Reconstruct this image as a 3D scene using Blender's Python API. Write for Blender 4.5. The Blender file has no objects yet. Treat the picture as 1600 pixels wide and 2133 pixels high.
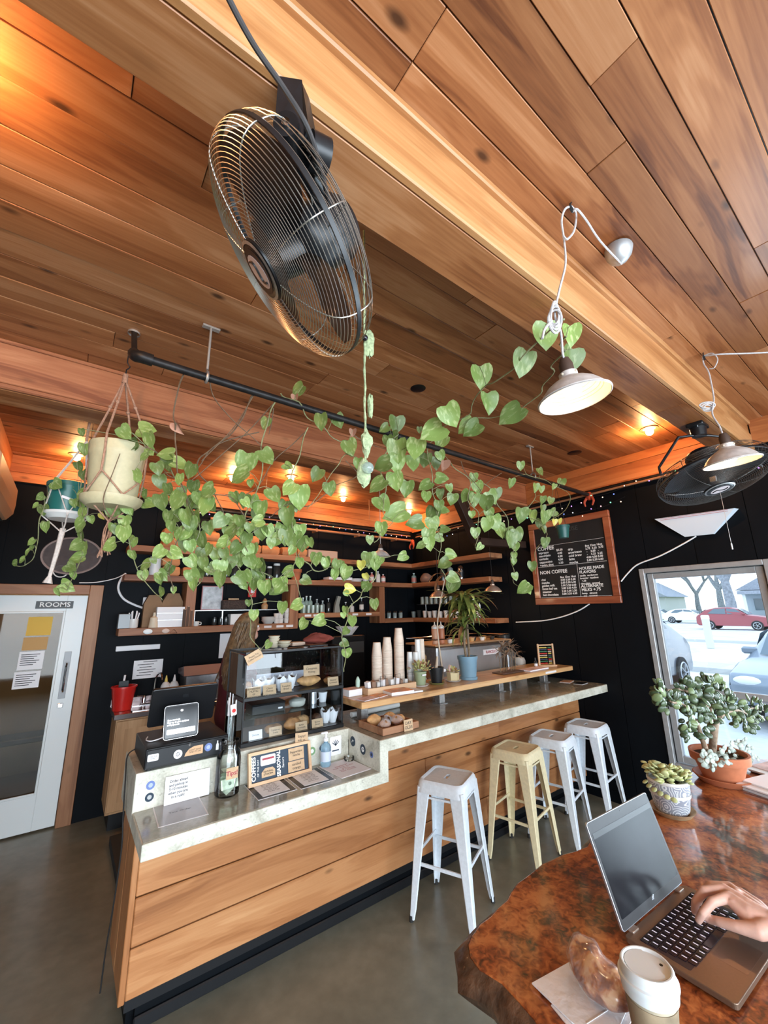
import bpy, math, random
from mathutils import Vector, Matrix, Euler
random.seed(7)
S = bpy.context.scene
COL = S.collection
PI = math.pi
# -- camera
FPX = 851.5
YAW, PIT, ROL = math.radians(36.99), math.radians(13.468), math.radians(-0.968)
EYE = Vector((0, 0, 1.84))
_f = Vector((math.sin(YAW)*math.cos(PIT), math.cos(YAW)*math.cos(PIT), math.sin(PIT)))
_r = Vector((math.cos(YAW), -math.sin(YAW), 0))
_u = _r.cross(_f)
RR = _r*math.cos(ROL) + _u*math.sin(ROL)
UU = -_r*math.sin(ROL) + _u*math.cos(ROL)
FF = _f
cam_data = bpy.data.cameras.new('camera')
cam_data.sensor_fit = 'HORIZONTAL'
cam_data.sensor_width = 36
cam_data.lens = 36*FPX/1600
cam_data.clip_start = 0.02
cam = bpy.data.objects.new('camera', cam_data)
COL.objects.link(cam)
m = Matrix.Identity(4)
for i in range(3):
 m[i][0], m[i][1], m[i][2], m[i][3] = RR[i], UU[i], -FF[i], EYE[i]
cam.matrix_world = m
S.camera = cam
# -- light and exposure
S.view_settings.view_transform = 'Standard'
S.view_settings.look = 'None'
S.view_settings.gamma = 1
S.view_settings.use_curve_mapping = False
S.view_settings.exposure = 0.70
W = bpy.data.worlds.new('overcast_sky'); S.world = W; W.use_nodes = True
nt = W.node_tree; nt.nodes.clear()
wo = nt.nodes.new('ShaderNodeOutputWorld'); bg = nt.nodes.new('ShaderNodeBackground')
tc = nt.nodes.new('ShaderNodeTexCoord'); sx = nt.nodes.new('ShaderNodeSeparateXYZ'); rp = nt.nodes.new('ShaderNodeValToRGB')
nt.links.new(tc.outputs['Generated'], sx.inputs[0]); nt.links.new(sx.outputs['Z'], rp.inputs[0])
rp.color_ramp.elements[0].position = 0.0; rp.color_ramp.elements[0].color = (0.80, 0.88, 0.97, 1)
rp.color_ramp.elements[1].position = 0.7; rp.color_ramp.elements[1].color = (0.62, 0.78, 1.0, 1)
nt.links.new(rp.outputs[0], bg.inputs[0]); bg.inputs[1].default_value = 2.0
nt.links.new(bg.outputs[0], wo.inputs[0])
def area_light(name, loc, rot, sx_, sy_, power, color, portal=False):
 d = bpy.data.lights.new(name, 'AREA'); d.shape = 'RECTANGLE'; d.size = sx_; d.size_y = sy_
 d.energy = power; d.color = color
 if portal: d.cycles.is_portal = True
 o = bpy.data.objects.new(name, d); o.location = loc; o.rotation_euler = rot; COL.objects.link(o); return o
area_light('daylight_front_window', (0.3, -3.35, 1.55), (PI/2, 0, 0), 7.4, 2.3, 430, (0.80, 0.91, 1.0))
area_light('daylight_side_window', (4.75, -1.0, 1.45), (0, PI/2, 0), 1.7, 3.0, 230, (0.78, 0.90, 1.0))
def bulb_light(loc, power, color, r=0.03, name='lamp_light', spot=None):
 d = bpy.data.lights.new(name, 'SPOT' if spot else 'POINT'); d.energy = power; d.color = color; d.shadow_soft_size = r
 if spot: d.spot_size = spot; d.spot_blend = 0.6
 o = bpy.data.objects.new(name, d); o.location = loc; COL.objects.link(o); return o
# -- photo pixel -> point on a known plane of the room
def ray(px, py):
 return RR*((px-800)/FPX) - UU*((py-1066.5)/FPX) + FF
def Z(px, py, z):
 d = ray(px, py); return EYE + d*((z-EYE.z)/d.z)
def Y(px, py, y):
 d = ray(px, py); return EYE + d*(y/d.y)
def X(px, py, x):
 d = ray(px, py); return EYE + d*(x/d.x)
# -- materials
_M = {}
def _new(name):
 m = bpy.data.materials.new(name); m.use_nodes = True
 return m, m.node_tree, m.node_tree.nodes['Principled BSDF']
def mat(name, col, rough=0.5, metal=0.0, spec=0.5, noise=0.0, nscale=8, bump=0.0, emit=None, estr=0, alpha=None, sss=0, coat=0, trans=0, ior=1.45, rnd=0.0):
 if name in _M: return _M[name]
 m, t, p = _new(name); N = t.nodes; L = t.links
 c = tuple(col)+(1,)
 p.inputs['Base Color'].default_value = c
 p.inputs['Roughness'].default_value = rough; p.inputs['Metallic'].default_value = metal
 p.inputs['Specular IOR Level'].default_value = spec
 p.inputs['IOR'].default_value = ior
 if coat: p.inputs['Coat Weight'].default_value = coat; p.inputs['Coat Roughness'].default_value = 0.08
 if trans: p.inputs['Transmission Weight'].default_value = trans
 if sss:
  p.inputs['Subsurface Weight'].default_value = sss; p.inputs['Subsurface Radius'].default_value = (0.01, 0.004, 0.002)
 if emit: p.inputs['Emission Color'].default_value = tuple(emit)+(1,); p.inputs['Emission Strength'].default_value = estr
 if alpha is not None: p.inputs['Alpha'].default_value = alpha
 if noise or bump or rnd:
  tc = N.new('ShaderNodeTexCoord'); nz = N.new('ShaderNodeTexNoise'); nz.inputs['Scale'].default_value = nscale; nz.inputs['Detail'].default_value = 6
  L.new(tc.outputs['Object'], nz.inputs['Vector'])
  if noise or rnd:
   hs = N.new('ShaderNodeHueSaturation'); hs.inputs['Color'].default_value = c
   mr = N.new('ShaderNodeMapRange'); mr.inputs[1].default_value = 0.3; mr.inputs[2].default_value = 0.7
   mr.inputs[3].default_value = 1-noise; mr.inputs[4].default_value = 1+noise
   L.new(nz.outputs['Fac'], mr.inputs[0])
   if rnd:
    oi = N.new('ShaderNodeObjectInfo'); m2 = N.new('ShaderNodeMapRange'); m2.inputs[3].default_value = 1-rnd; m2.inputs[4].default_value = 1+rnd
    L.new(oi.outputs['Random'], m2.inputs[0]); mu = N.new('ShaderNodeMath'); mu.operation = 'MULTIPLY'
    L.new(m2.outputs[0], mu.inputs[0]); L.new(mr.outputs[0], mu.inputs[1]); L.new(mu.outputs[0], hs.inputs['Value'])
   else: L.new(mr.outputs[0], hs.inputs['Value'])
   L.new(hs.outputs[0], p.inputs['Base Color'])
  if bump:
   b = N.new('ShaderNodeBump'); b.inputs['Strength'].default_value = bump; b.inputs['Distance'].default_value = 0.01
   L.new(nz.outputs['Fac'], b.inputs['Height']); L.new(b.outputs[0], p.inputs['Normal'])
 _M[name] = m; return m
def glass(name, tint=(0.95, 0.98, 0.98), refl=0.12, rough=0.02):
 if name in _M: return _M[name]
 m, t, p = _new(name); N = t.nodes; L = t.links; N.remove(p)
 o = [n for n in N if n.type == 'OUTPUT_MATERIAL'][0]
 tr = N.new('ShaderNodeBsdfTransparent'); tr.inputs[0].default_value = tuple(tint)+(1,)
 gl = N.new('ShaderNodeBsdfGlossy'); gl.inputs['Roughness'].default_value = rough
 lw = N.new('ShaderNodeFresnel'); lw.inputs[0].default_value = 1.5
 mr = N.new('ShaderNodeMapRange'); mr.inputs[1].default_value = 0.04; mr.inputs[2].default_value = 1; mr.inputs[3].default_value = refl; mr.inputs[4].default_value = 1
 mx = N.new('ShaderNodeMixShader'); L.new(lw.outputs[0], mr.inputs[0]); L.new(mr.outputs[0], mx.inputs[0])
 L.new(tr.outputs[0], mx.inputs[1]); L.new(gl.outputs[0], mx.inputs[2]); L.new(mx.outputs[0], o.inputs[0])
 _M[name] = m; return m
def wood(name, stops, axis='X', scale=1.0, rough=0.45, knots=0.5, rnd=0.14, fine=0.11, spec=0.4, coat=0.0, bump=0.15, swirl=0.0):
 if name in _M: return _M[name]
 m, t, p = _new(name); N = t.nodes; L = t.links
 tc = N.new('ShaderNodeTexCoord'); oi = N.new('ShaderNodeObjectInfo')
 cx = N.new('ShaderNodeCombineXYZ')
 for k, s in enumerate((37.0, 53.0, 71.0)):
  mu = N.new('ShaderNodeMath'); mu.operation = 'MULTIPLY'; mu.inputs[1].default_value = s
  L.new(oi.outputs['Random'], mu.inputs[0]); L.new(mu.outputs[0], cx.inputs[k])
 ad = N.new('ShaderNodeVectorMath'); L.new(tc.outputs['Object'], ad.inputs[0]); L.new(cx.outputs[0], ad.inputs[1])
 def mp(a, b):
  n = N.new('ShaderNodeMapping'); v = [b*scale]*3; v['XYZ'.index(axis)] = a*scale
  n.inputs['Scale'].default_value = v; L.new(ad.outputs[0], n.inputs[0]); return n
 n1 = N.new('ShaderNodeTexNoise'); n1.inputs['Scale'].default_value = 1; n1.inputs['Detail'].default_value = 4; n1.inputs['Distortion'].default_value = 0.8+swirl
 L.new(mp(0.7, 6).outputs[0], n1.inputs['Vector'])
 n2 = N.new('ShaderNodeTexNoise'); n2.inputs['Scale'].default_value = 1; n2.inputs['Detail'].default_value = 5
 L.new(mp(4, 120).outputs[0], n2.inputs['Vector'])
 rg = N.new('ShaderNodeMath'); rg.operation = 'MULTIPLY'; rg.inputs[1].default_value = 55; L.new(n1.outputs['Fac'], rg.inputs[0])
 sn = N.new('ShaderNodeMath'); sn.operation = 'SINE'; L.new(rg.outputs[0], sn.inputs[0])
 m3 = N.new('ShaderNodeMapRange'); m3.inputs[1].default_value = -1; m3.inputs[2].default_value = 1; m3.inputs[3].default_value = -0.035; m3.inputs[4].default_value = 0.035
 L.new(sn.outputs[0], m3.inputs[0])
 a1 = N.new('ShaderNodeMath'); L.new(n1.outputs['Fac'], a1.inputs[0]); L.new(m3.outputs[0], a1.inputs[1])
 m4 = N.new('ShaderNodeMapRange'); m4.inputs[3].default_value = -fine; m4.inputs[4].default_value = fine; L.new(n2.outputs['Fac'], m4.inputs[0])
 a2 = N.new('ShaderNodeMath'); L.new(a1.outputs[0], a2.inputs[0]); L.new(m4.outputs[0], a2.inputs[1])
 rp = N.new('ShaderNodeValToRGB'); L.new(a2.outputs[0], rp.inputs[0])
 while len(rp.color_ramp.elements) < len(stops): rp.color_ramp.elements.new(0.5)
 for e, (q, c) in zip(rp.color_ramp.elements, stops): e.position = q; e.color = tuple(c)+(1,)
 out = rp.outputs[0]
 if knots:
  vo = N.new('ShaderNodeTexVoronoi'); vo.inputs['Scale'].default_value = 1; vo.inputs['Randomness'].default_value = 1
  nd = N.new('ShaderNodeVectorMath'); nd.operation = 'MULTIPLY_ADD'
  kn = mp(3.0, 6.8)
  L.new(n1.outputs['Color'], nd.inputs[0]); nd.inputs[1].default_value = (.15, .15, .15); L.new(kn.outputs[0], nd.inputs[2])
  L.new(nd.outputs[0], vo.inputs['Vector'])
  k = N.new('ShaderNodeMapRange'); k.inputs[1].default_value = 0.05; k.inputs[2].default_value = 0.14; k.inputs[3].default_value = knots; k.inputs[4].default_value = 0
  L.new(vo.outputs['Distance'], k.inputs[0])
  mx = N.new('ShaderNodeMix'); mx.data_type = 'RGBA'; L.new(k.outputs[0], mx.inputs[0]); L.new(out, mx.inputs[6])
  dk = tuple(x*0.22 for x in stops[0][1])+(1,); mx.inputs[7].default_value = dk; out = mx.outputs[2]
 hs = N.new('ShaderNodeHueSaturation'); L.new(out, hs.inputs['Color'])
 mr = N.new('ShaderNodeMapRange'); mr.inputs[3].default_value = 1-rnd; mr.inputs[4].default_value = 1+rnd; L.new(oi.outputs['Random'], mr.inputs[0]); L.new(mr.outputs[0], hs.inputs['Value'])
 L.new(hs.outputs[0], p.inputs['Base Color'])
 p.inputs['Roughness'].default_value = rough; p.inputs['Specular IOR Level'].default_value = spec
 if coat: p.inputs['Coat Weight'].default_value = coat; p.inputs['Coat Roughness'].default_value = 0.12
 if bump:
  b = N.new('ShaderNodeBump'); b.inputs['Strength'].default_value = bump; b.inputs['Distance'].default_value = 0.004
  L.new(a2.outputs[0], b.inputs['Height']); L.new(b.outputs[0], p.inputs['Normal'])
 _M[name] = m; return m
# -- mesh builder
class MB:
 def __init__(s): s.v = []; s.f = []; s.sm = []; s.mi = []; s.cur = 0
 def add(s, vs, fs, smooth=False, T=None):
  n = len(s.v)
  s.v += [tuple(T @ Vector(v)) if T is not None else tuple(v) for v in vs]
  s.f += [tuple(i+n for i in f) for f in fs]; s.sm += [smooth]*len(fs); s.mi += [s.cur]*len(fs); return s
 def box(s, x0, x1, y0, y1, z0, z1, T=None, ch=0.0):
  if ch <= 0:
   vs = [(x, y, z) for x in (x0, x1) for y in (y0, y1) for z in (z0, z1)]
   return s.add(vs, [(0,1,3,2),(4,6,7,5),(0,4,5,1),(2,3,7,6),(0,2,6,4),(1,5,7,3)], False, T)
  c = min(ch, abs(x1-x0)*.45, abs(y1-y0)*.45, abs(z1-z0)*.45)
  import itertools
  vs = []; idx = {}
  for i, x in enumerate((x0, x1)):
   for j, y in enumerate((y0, y1)):
    for k, z in enumerate((z0, z1)):
     sx = 1 if i == 0 else -1; sy = 1 if j == 0 else -1; sz = 1 if k == 0 else -1
     idx[i,j,k,0] = len(vs); vs.append((x, y+sy*c, z+sz*c))
     idx[i,j,k,1] = len(vs); vs.append((x+sx*c, y, z+sz*c))
     idx[i,j,k,2] = len(vs); vs.append((x+sx*c, y+sy*c, z))
  fs = []
  q = [(0,0),(1,0),(1,1),(0,1)]
  for i in (0, 1): fs.append(tuple(idx[i,a,b,0] for a, b in q)); fs.append(tuple(idx[a,i,b,1] for a, b in q)); fs.append(tuple(idx[a,b,i,2] for a, b in q))
  for a in (0, 1):
   for b in (0, 1):
    fs.append((idx[a,b,0,0], idx[a,b,1,0], idx[a,b,1,1], idx[a,b,0,1]))
    fs.append((idx[a,0,b,0], idx[a,1,b,0], idx[a,1,b,2], idx[a,0,b,2]))
    fs.append((idx[0,a,b,1], idx[1,a,b,1], idx[1,a,b,2], idx[0,a,b,2]))
    for c_ in (0, 1): fs.append((idx[a,b,c_,0], idx[a,b,c_,1], idx[a,b,c_,2]))
  ctr = Vector(((x0+x1)/2, (y0+y1)/2, (z0+z1)/2)); ff = []
  for f in fs:
   p = [Vector(vs[i]) for i in f]; n = (p[1]-p[0]).cross(p[2]-p[0]); cc = sum(p, Vector())/len(p)
   ff.append(f if n.dot(cc-ctr) > 0 else tuple(reversed(f)))
  return s.add(vs, ff, False, T)
 def cbox(s, c, d, T=None, ch=0.0):
  return s.box(c[0]-d[0]/2, c[0]+d[0]/2, c[1]-d[1]/2, c[1]+d[1]/2, c[2]-d[2]/2, c[2]+d[2]/2, T, ch)
 def lathe(s, prof, seg=16, T=None, smooth=True, cap0=False, cap1=False, ang=2*PI, wob=None):
  vs = []; fs = []; full = abs(ang-2*PI) < 1e-6; n = seg if full else seg+1
  for k, (r, z) in enumerate(prof):
   for i in range(n):
    a = ang*i/seg; rr = r*(wob(a, k) if wob else 1); vs.append((rr*math.cos(a), rr*math.sin(a), z))
  for k in range(len(prof)-1):
   for i in range(seg):
    j = (i+1) % n if full else i+1
    fs.append((k*n+i, k*n+j, (k+1)*n+j, (k+1)*n+i))
  if cap0: fs.append(tuple(reversed(range(n))))
  if cap1: fs.append(tuple((len(prof)-1)*n+i for i in range(n)))
  return s.add(vs, fs, smooth, T)
 def cyl(s, p0, p1, r0, r1=None, seg=10, smooth=True, caps=True):
  p0 = Vector(p0); p1 = Vector(p1); r1 = r0 if r1 is None else r1; d = p1-p0
  if d.length < 1e-9: return s
  T = Matrix.Translation(p0) @ d.to_track_quat('Z', 'Y').to_matrix().to_4x4()
  return s.lathe([(r0, 0), (r1, d.length)], seg, T, smooth, caps, caps)
 def bar(s, p0, p1, w, h, up=(0, 0, 1), ch=0.0):
  p0 = Vector(p0); p1 = Vector(p1); d = (p1-p0); L_ = d.length; d = d.normalized(); up = Vector(up)
  if abs(d.dot(up)) > .99: up = Vector((1, 0, 0))
  sd = up.cross(d).normalized(); u2 = d.cross(sd)
  T = Matrix.Identity(4)
  for i in range(3): T[i][0] = d[i]; T[i][1] = sd[i]; T[i][2] = u2[i]; T[i][3] = p0[i]
  return s.box(0, L_, -w/2, w/2, -h/2, h/2, T, ch)
 def tube(s, pts, r, seg=6, r1=None, closed=False, smooth=True):
  pts = [Vector(p) for p in pts]; n = len(pts); vs = []; fs = []
  if n < 2: return s
  up = None
  for i, p in enumerate(pts):
   if closed: t = (pts[(i+1) % n]-pts[i-1])
   else: t = pts[min(i+1, n-1)]-pts[max(i-1, 0)]
   if t.length < 1e-9: t = Vector((0, 0, 1))
   t.normalize()
   if up is None: up = t.orthogonal().normalized()
   up = (up - t*up.dot(t)); up = up.normalized() if up.length > 1e-6 else t.orthogonal().normalized()
   b = t.cross(up); k = i/(n-1); rr = (r if r1 is None else r+(r1-r)*k)
   if callable(r): rr = r(k)
   for j in range(seg):
    a = 2*PI*j/seg; vs.append(p+(up*math.cos(a)+b*math.sin(a))*rr)
  for i in range(n if closed else n-1):
   for j in range(seg):
    a = i*seg+j; b_ = i*seg+(j+1) % seg; i2 = (i+1) % n
    fs.append((a, b_, i2*seg+(j+1) % seg, i2*seg+j))
  if not closed: fs.append(tuple(reversed(range(seg)))); fs.append(tuple((n-1)*seg+j for j in range(seg)))
  return s.add(vs, fs, smooth)
 def ball(s, c, r, seg=12, rings=8, T=None, sc=(1, 1, 1)):
  prof = [(max(math.sin(PI*k/rings), 1e-4)*1.0, -math.cos(PI*k/rings)) for k in range(rings+1)]
  M_ = Matrix.Translation(Vector(c)) @ (T.to_3x3().to_4x4() if T is not None else Matrix.Identity(4)) @ Matrix.Diagonal((r*sc[0], r*sc[1], r*sc[2], 1))
  return s.lathe(prof, seg, M_, True)
 def prism(s, pts, z0, z1, T=None, smooth=False):
  n = len(pts); vs = [(x, y, z0) for x, y in pts]+[(x, y, z1) for x, y in pts]
  fs = [tuple(reversed(range(n))), tuple(range(n, 2*n))]+[(i, (i+1) % n, n+(i+1) % n, n+i) for i in range(n)]
  a = sum(pts[i][0]*pts[(i+1) % n][1]-pts[(i+1) % n][0]*pts[i][1] for i in range(n))
  if (a < 0) != (z1 < z0): fs = [tuple(reversed(f)) for f in fs]
  return s.add(vs, fs, smooth, T)
 def ring_slab(s, outer, inner, z0, z1, T=None):
  n = len(outer); vs = [(x, y, z) for z in (z0, z1) for x, y in outer]+[(x, y, z) for z in (z0, z1) for x, y in inner]
  fs = []
  for i in range(n):
   j = (i+1) % n
   fs += [(i, j, n+j, n+i), (2*n+j, 2*n+i, 3*n+i, 3*n+j), (n+i, n+j, 3*n+j, 3*n+i), (j, i, 2*n+i, 2*n+j)]
  return s.add(vs, fs, False, T)
def mesh_of(mb, name, mats, angle=40, off=None):
 me = bpy.data.meshes.new(name)
 vs = mb.v if off is None else [tuple(off @ Vector(v)) for v in mb.v]
 me.from_pydata(vs, [], mb.f); me.update()
 me.polygons.foreach_set('use_smooth', mb.sm)
 for mm in (mats if isinstance(mats, (list, tuple)) else [mats]): me.materials.append(mm)
 if any(mb.mi): me.polygons.foreach_set('material_index', mb.mi)
 if any(mb.sm):
  try: me.set_sharp_from_angle(angle=math.radians(angle))
  except Exception: pass
 return me
_W = {}
def thing(name, label, cat, loc=(0, 0, 0), rz=0, group=None, kind=None, rot=None):
 o = bpy.data.objects.new(name, None); COL.objects.link(o); o.empty_display_size = .05
 o.location = loc; o.rotation_euler = rot if rot is not None else (0, 0, rz)
 R_ = rot if isinstance(rot, Euler) else Euler(o.rotation_euler)
 _W[o.name] = Matrix.Translation(Vector(loc)) @ R_.to_matrix().to_4x4()
 tag(o, label, cat, group, kind); return o
def tag(o, label=None, cat=None, group=None, kind=None):
 if label: o['label'] = label
 if cat: o['category'] = cat
 if group: o['group'] = group
 if kind: o['kind'] = kind
 return o
def obj(name, me, parent=None, loc=None):
 o = bpy.data.objects.new(name, me); COL.objects.link(o)
 if parent is not None:
  o.parent = parent; _W[o.name] = _W[parent.name]
 else:
  _W[o.name] = Matrix.Translation(Vector(loc)) if loc is not None else Matrix.Identity(4)
  if loc is not None: o.location = loc
 return o
def part(mb, name, mats, parent, world=False, bevel=0, angle=40):
 off = _W[parent.name].inverted() if world else None
 o = obj(name, mesh_of(mb, name, mats, angle, off), parent)
 if bevel: bev(o, bevel)
 return o
def solo(mb, name, mats, label, cat, loc, group=None, world=True, kind=None, bevel=0, angle=40, rz=0):
 T = Matrix.Translation(Vector(loc)) @ Matrix.Rotation(rz, 4, 'Z')
 off = T.inverted() if world else None
 o = obj(name, mesh_of(mb, name, mats, angle, off), None, loc)
 if rz: o.rotation_euler = (0, 0, rz); _W[o.name] = T
 tag(o, label, cat, group, kind)
 if bevel: bev(o, bevel)
 return o
def bev(o, w, seg=2):
 b = o.modifiers.new('bevel', 'BEVEL'); b.width = w; b.segments = seg; b.limit_method = 'ANGLE'; b.angle_limit = math.radians(40)
def struct(mb, name, mats, loc=None, bevel=0, angle=40):
 off = Matrix.Translation(-Vector(loc)) if loc is not None else None
 o = obj(name, mesh_of(mb, name, mats, angle, off), None, loc); o['kind'] = 'structure'
 if bevel: bev(o, bevel)
 return o
def copy_tree(o, parent=None, label=None):
 c = o.copy(); COL.objects.link(c)
 if parent is not None: c.parent = parent
 if label: c['label'] = label
 _W[c.name] = _W.get(o.name, Matrix.Identity(4))
 for ch in list(o.children): copy_tree(ch, c)
 return c
def place(c, loc, rz=0, sc=None):
 c.location = loc; c.rotation_euler = (0, 0, rz)
 if sc: c.scale = (sc, sc, sc)
 return c
def frame(o, x, y, z=None):
 x = Vector(x).normalized(); y = Vector(y); y = (y-x*x.dot(y)).normalized(); z = x.cross(y)
 T = Matrix.Identity(4)
 for i in range(3): T[i][0] = x[i]; T[i][1] = y[i]; T[i][2] = z[i]; T[i][3] = o[i]
 return T
TXS = bpy.data.scenes.new('lettering_bench')
def text(s, size, m, parent, T, name='lettering', ext=0.0004, align='CENTER', sx=1.0, bold=0.0, world=True, sp=1.0):
 cu = bpy.data.curves.new('txt', 'FONT'); cu.body = s; cu.size = size; cu.extrude = ext; cu.align_x = align; cu.align_y = 'CENTER'
 cu.resolution_u = 2; cu.offset = bold; cu.space_line = sp
 t = bpy.data.objects.new('txt', cu); TXS.collection.objects.link(t)
 TXS.view_layers[0].update(); dg = TXS.view_layers[0].depsgraph; me = bpy.data.meshes.new_from_object(t.evaluated_get(dg))
 bpy.data.objects.remove(t); bpy.data.curves.remove(cu)
 me.name = name; me.materials.clear(); me.materials.append(m)
 TT = T @ Matrix.Diagonal((sx, 1, 1, 1))
 if world and parent is not None: TT = _W[parent.name].inverted() @ TT
 me.transform(TT)
 return obj(name, me, parent)
def jit(a): return random.uniform(-a, a)
def smoothpts(pts, n=4):
 P = [Vector(p) for p in pts]; out = []
 for i in range(len(P)-1):
  p0 = P[max(i-1, 0)]; p1 = P[i]; p2 = P[i+1]; p3 = P[min(i+2, len(P)-1)]
  for k in range(n):
   t = k/n; out.append(0.5*((2*p1)+(p2-p0)*t+(2*p0-5*p1+4*p2-p3)*t*t+(3*p1-p0-3*p2+p3)*t**3))
 out.append(P[-1]); return out
# == STRUCTURE
XW, YB, ZC = 4.46, 5.14, 3.36
XL, YF = -3.6, -3.3
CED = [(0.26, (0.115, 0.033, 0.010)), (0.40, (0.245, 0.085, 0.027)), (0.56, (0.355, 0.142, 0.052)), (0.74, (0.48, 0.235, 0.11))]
FIR = [(0.3, (0.33, 0.13, 0.042)), (0.5, (0.45, 0.205, 0.075)), (0.7, (0.56, 0.29, 0.125))]
PINE = [(0.28, (0.26, 0.098, 0.032)), (0.44, (0.37, 0.152, 0.055)), (0.6, (0.45, 0.205, 0.082)), (0.78, (0.53, 0.27, 0.12))]
SHF = [(0.3, (0.17, 0.060, 0.026)), (0.5, (0.30, 0.125, 0.056)), (0.7, (0.42, 0.20, 0.095))]
M_ceil = wood('ceiling_cedar', CED, rough=0.5, knots=0.85, rnd=0.17, coat=0.08)
M_beam = wood('beam_fir', FIR, rough=0.42, knots=0.15, rnd=0.07, coat=0.1, fine=0.16, scale=0.9)
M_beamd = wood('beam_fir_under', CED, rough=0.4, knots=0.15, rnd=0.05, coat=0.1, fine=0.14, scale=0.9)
M_fascia = wood('fascia_cedar', [(0.3, (0.30, 0.085, 0.024)), (0.5, (0.45, 0.15, 0.045)), (0.7, (0.56, 0.22, 0.075))], rough=0.5, knots=0.5, rnd=0.08)
M_fasciay = wood('fascia_cedar_y', [(0.3, (0.30, 0.085, 0.024)), (0.5, (0.45, 0.15, 0.045)), (0.7, (0.56, 0.22, 0.075))], axis='Y', rough=0.5, knots=0.5, rnd=0.08)
M_pine = wood('counter_pine', PINE, rough=0.42, knots=0.9, rnd=0.09, coat=0.12, swirl=.5)
M_piney = wood('counter_pine_side', PINE, axis='Y', rough=0.45, knots=0.6, rnd=0.06)
M_pinez = wood('pine_upright', PINE, axis='Z', rough=0.45, knots=0.2, rnd=0.06)
M_shelf = wood('shelf_fir', SHF, rough=0.5, knots=0.4, rnd=0.08)
M_shelfy = wood('shelf_fir_y', SHF, axis='Y', rough=0.5, knots=0.4, rnd=0.08)
M_shelfz = wood('shelf_fir_z', SHF, axis='Z', rough=0.5, knots=0.4, rnd=0.08)
M_plank = wood('bar_plank', [(0.3, (0.42, 0.21, 0.08)), (0.5, (0.62, 0.36, 0.16)), (0.7, (0.72, 0.46, 0.23))], rough=0.35, knots=0.3, rnd=0.0, coat=0.2)
M_black = mat('black_paint', (0.0022, 0.0034, 0.0052), 0.6, spec=0.14, noise=0.25, nscale=3, rnd=0.12)
M_blackm = mat('black_metal', (0.006, 0.0065, 0.008), 0.35, spec=0.5)
M_dark = mat('dark_plastic', (0.008, 0.009, 0.011), 0.4)
M_white = mat('white_paint', (0.72, 0.76, 0.76), 0.4)
M_paper = mat('white_paper', (0.80, 0.80, 0.82), 0.8)
M_steel = mat('brushed_steel', (0.55, 0.55, 0.56), 0.28, metal=1, noise=0.1, nscale=30)
M_chrome = mat('chrome', (0.8, 0.8, 0.82), 0.08, metal=1)
M_galv = mat('galvanised_steel', (0.42, 0.41, 0.40), 0.45, metal=0.8, noise=.2, nscale=60)
M_alum = mat('window_aluminium', (0.36, 0.37, 0.38), 0.45, metal=0.4, noise=0.08, nscale=20)
M_glass = glass('window_glass', (0.94, 0.97, 0.98), 0.06)
M_card = mat('kraft_card', (0.52, 0.36, 0.22), 0.85, noise=.1, nscale=40)
M_ink = mat('black_ink', (0.01, 0.01, 0.012), 0.6)
M_inkw = mat('white_ink', (0.82, 0.82, 0.80), 0.7)
M_red = mat('red_plastic', (0.55, 0.02, 0.015), 0.3, noise=.08)
M_kraft = mat('kraft_paper', (0.50, 0.215, 0.085), 0.8, noise=.15, nscale=12, bump=.3, rnd=.1)
def concrete(name, c0, c1, c2, rough, scale, spots=0.0, coat=0.0):
 m, t, p = _new(name); N = t.nodes; L = t.links; _M[name] = m
 tc = N.new('ShaderNodeTexCoord')
 a = N.new('ShaderNodeTexNoise'); a.inputs['Scale'].default_value = scale; a.inputs['Detail'].default_value = 9; a.inputs['Roughness'].default_value = .6; a.inputs['Distortion'].default_value = .6
 b = N.new('ShaderNodeTexNoise'); b.inputs['Scale'].default_value = scale*14; b.inputs['Detail'].default_value = 6
 L.new(tc.outputs['Object'], a.inputs[0]); L.new(tc.outputs['Object'], b.inputs[0])
 mx = N.new('ShaderNodeMath'); mx.operation = 'MULTIPLY_ADD'; mx.inputs[1].default_value = .25; L.new(b.outputs[0], mx.inputs[0])
 sb = N.new('ShaderNodeMath'); sb.operation = 'MULTIPLY'; sb.inputs[1].default_value = .75; L.new(a.outputs[0], sb.inputs[0]); L.new(sb.outputs[0], mx.inputs[2])
 r = N.new('ShaderNodeValToRGB'); r.color_ramp.elements.new(.5)
 for e, q, c in zip(r.color_ramp.elements, (.36, .5, .64), (c0, c1, c2)): e.position = q; e.color = tuple(c)+(1,)
 L.new(mx.outputs[0], r.inputs[0]); out = r.outputs[0]
 if spots:
  v = N.new('ShaderNodeTexNoise'); v.inputs['Scale'].default_value = 70; v.inputs['Detail'].default_value = 3
  mp = N.new('ShaderNodeMapping'); mp.inputs['Scale'].default_value = (.45, 1, 1); L.new(tc.outputs['Object'], mp.inputs[0]); L.new(mp.outputs[0], v.inputs[0])
  mr = N.new('ShaderNodeMapRange'); mr.inputs[1].default_value = .66; mr.inputs[2].default_value = .70; mr.inputs[3].default_value = 0; mr.inputs[4].default_value = spots
  L.new(v.outputs[0], mr.inputs[0]); q = N.new('ShaderNodeMix'); q.data_type = 'RGBA'; L.new(mr.outputs[0], q.inputs[0]); L.new(out, q.inputs[6]); q.inputs[7].default_value = (.06, .05, .035, 1); out = q.outputs[2]
 L.new(out, p.inputs['Base Color']); p.inputs['Roughness'].default_value = rough
 if coat: p.inputs['Coat Weight'].default_value = coat; p.inputs['Coat Roughness'].default_value = .12
 bp = N.new('ShaderNodeBump'); bp.inputs['Strength'].default_value = .2; bp.inputs['Distance'].default_value = .003; L.new(mx.outputs[0], bp.inputs['Height']); L.new(bp.outputs[0], p.inputs['Normal'])
 return m
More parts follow.
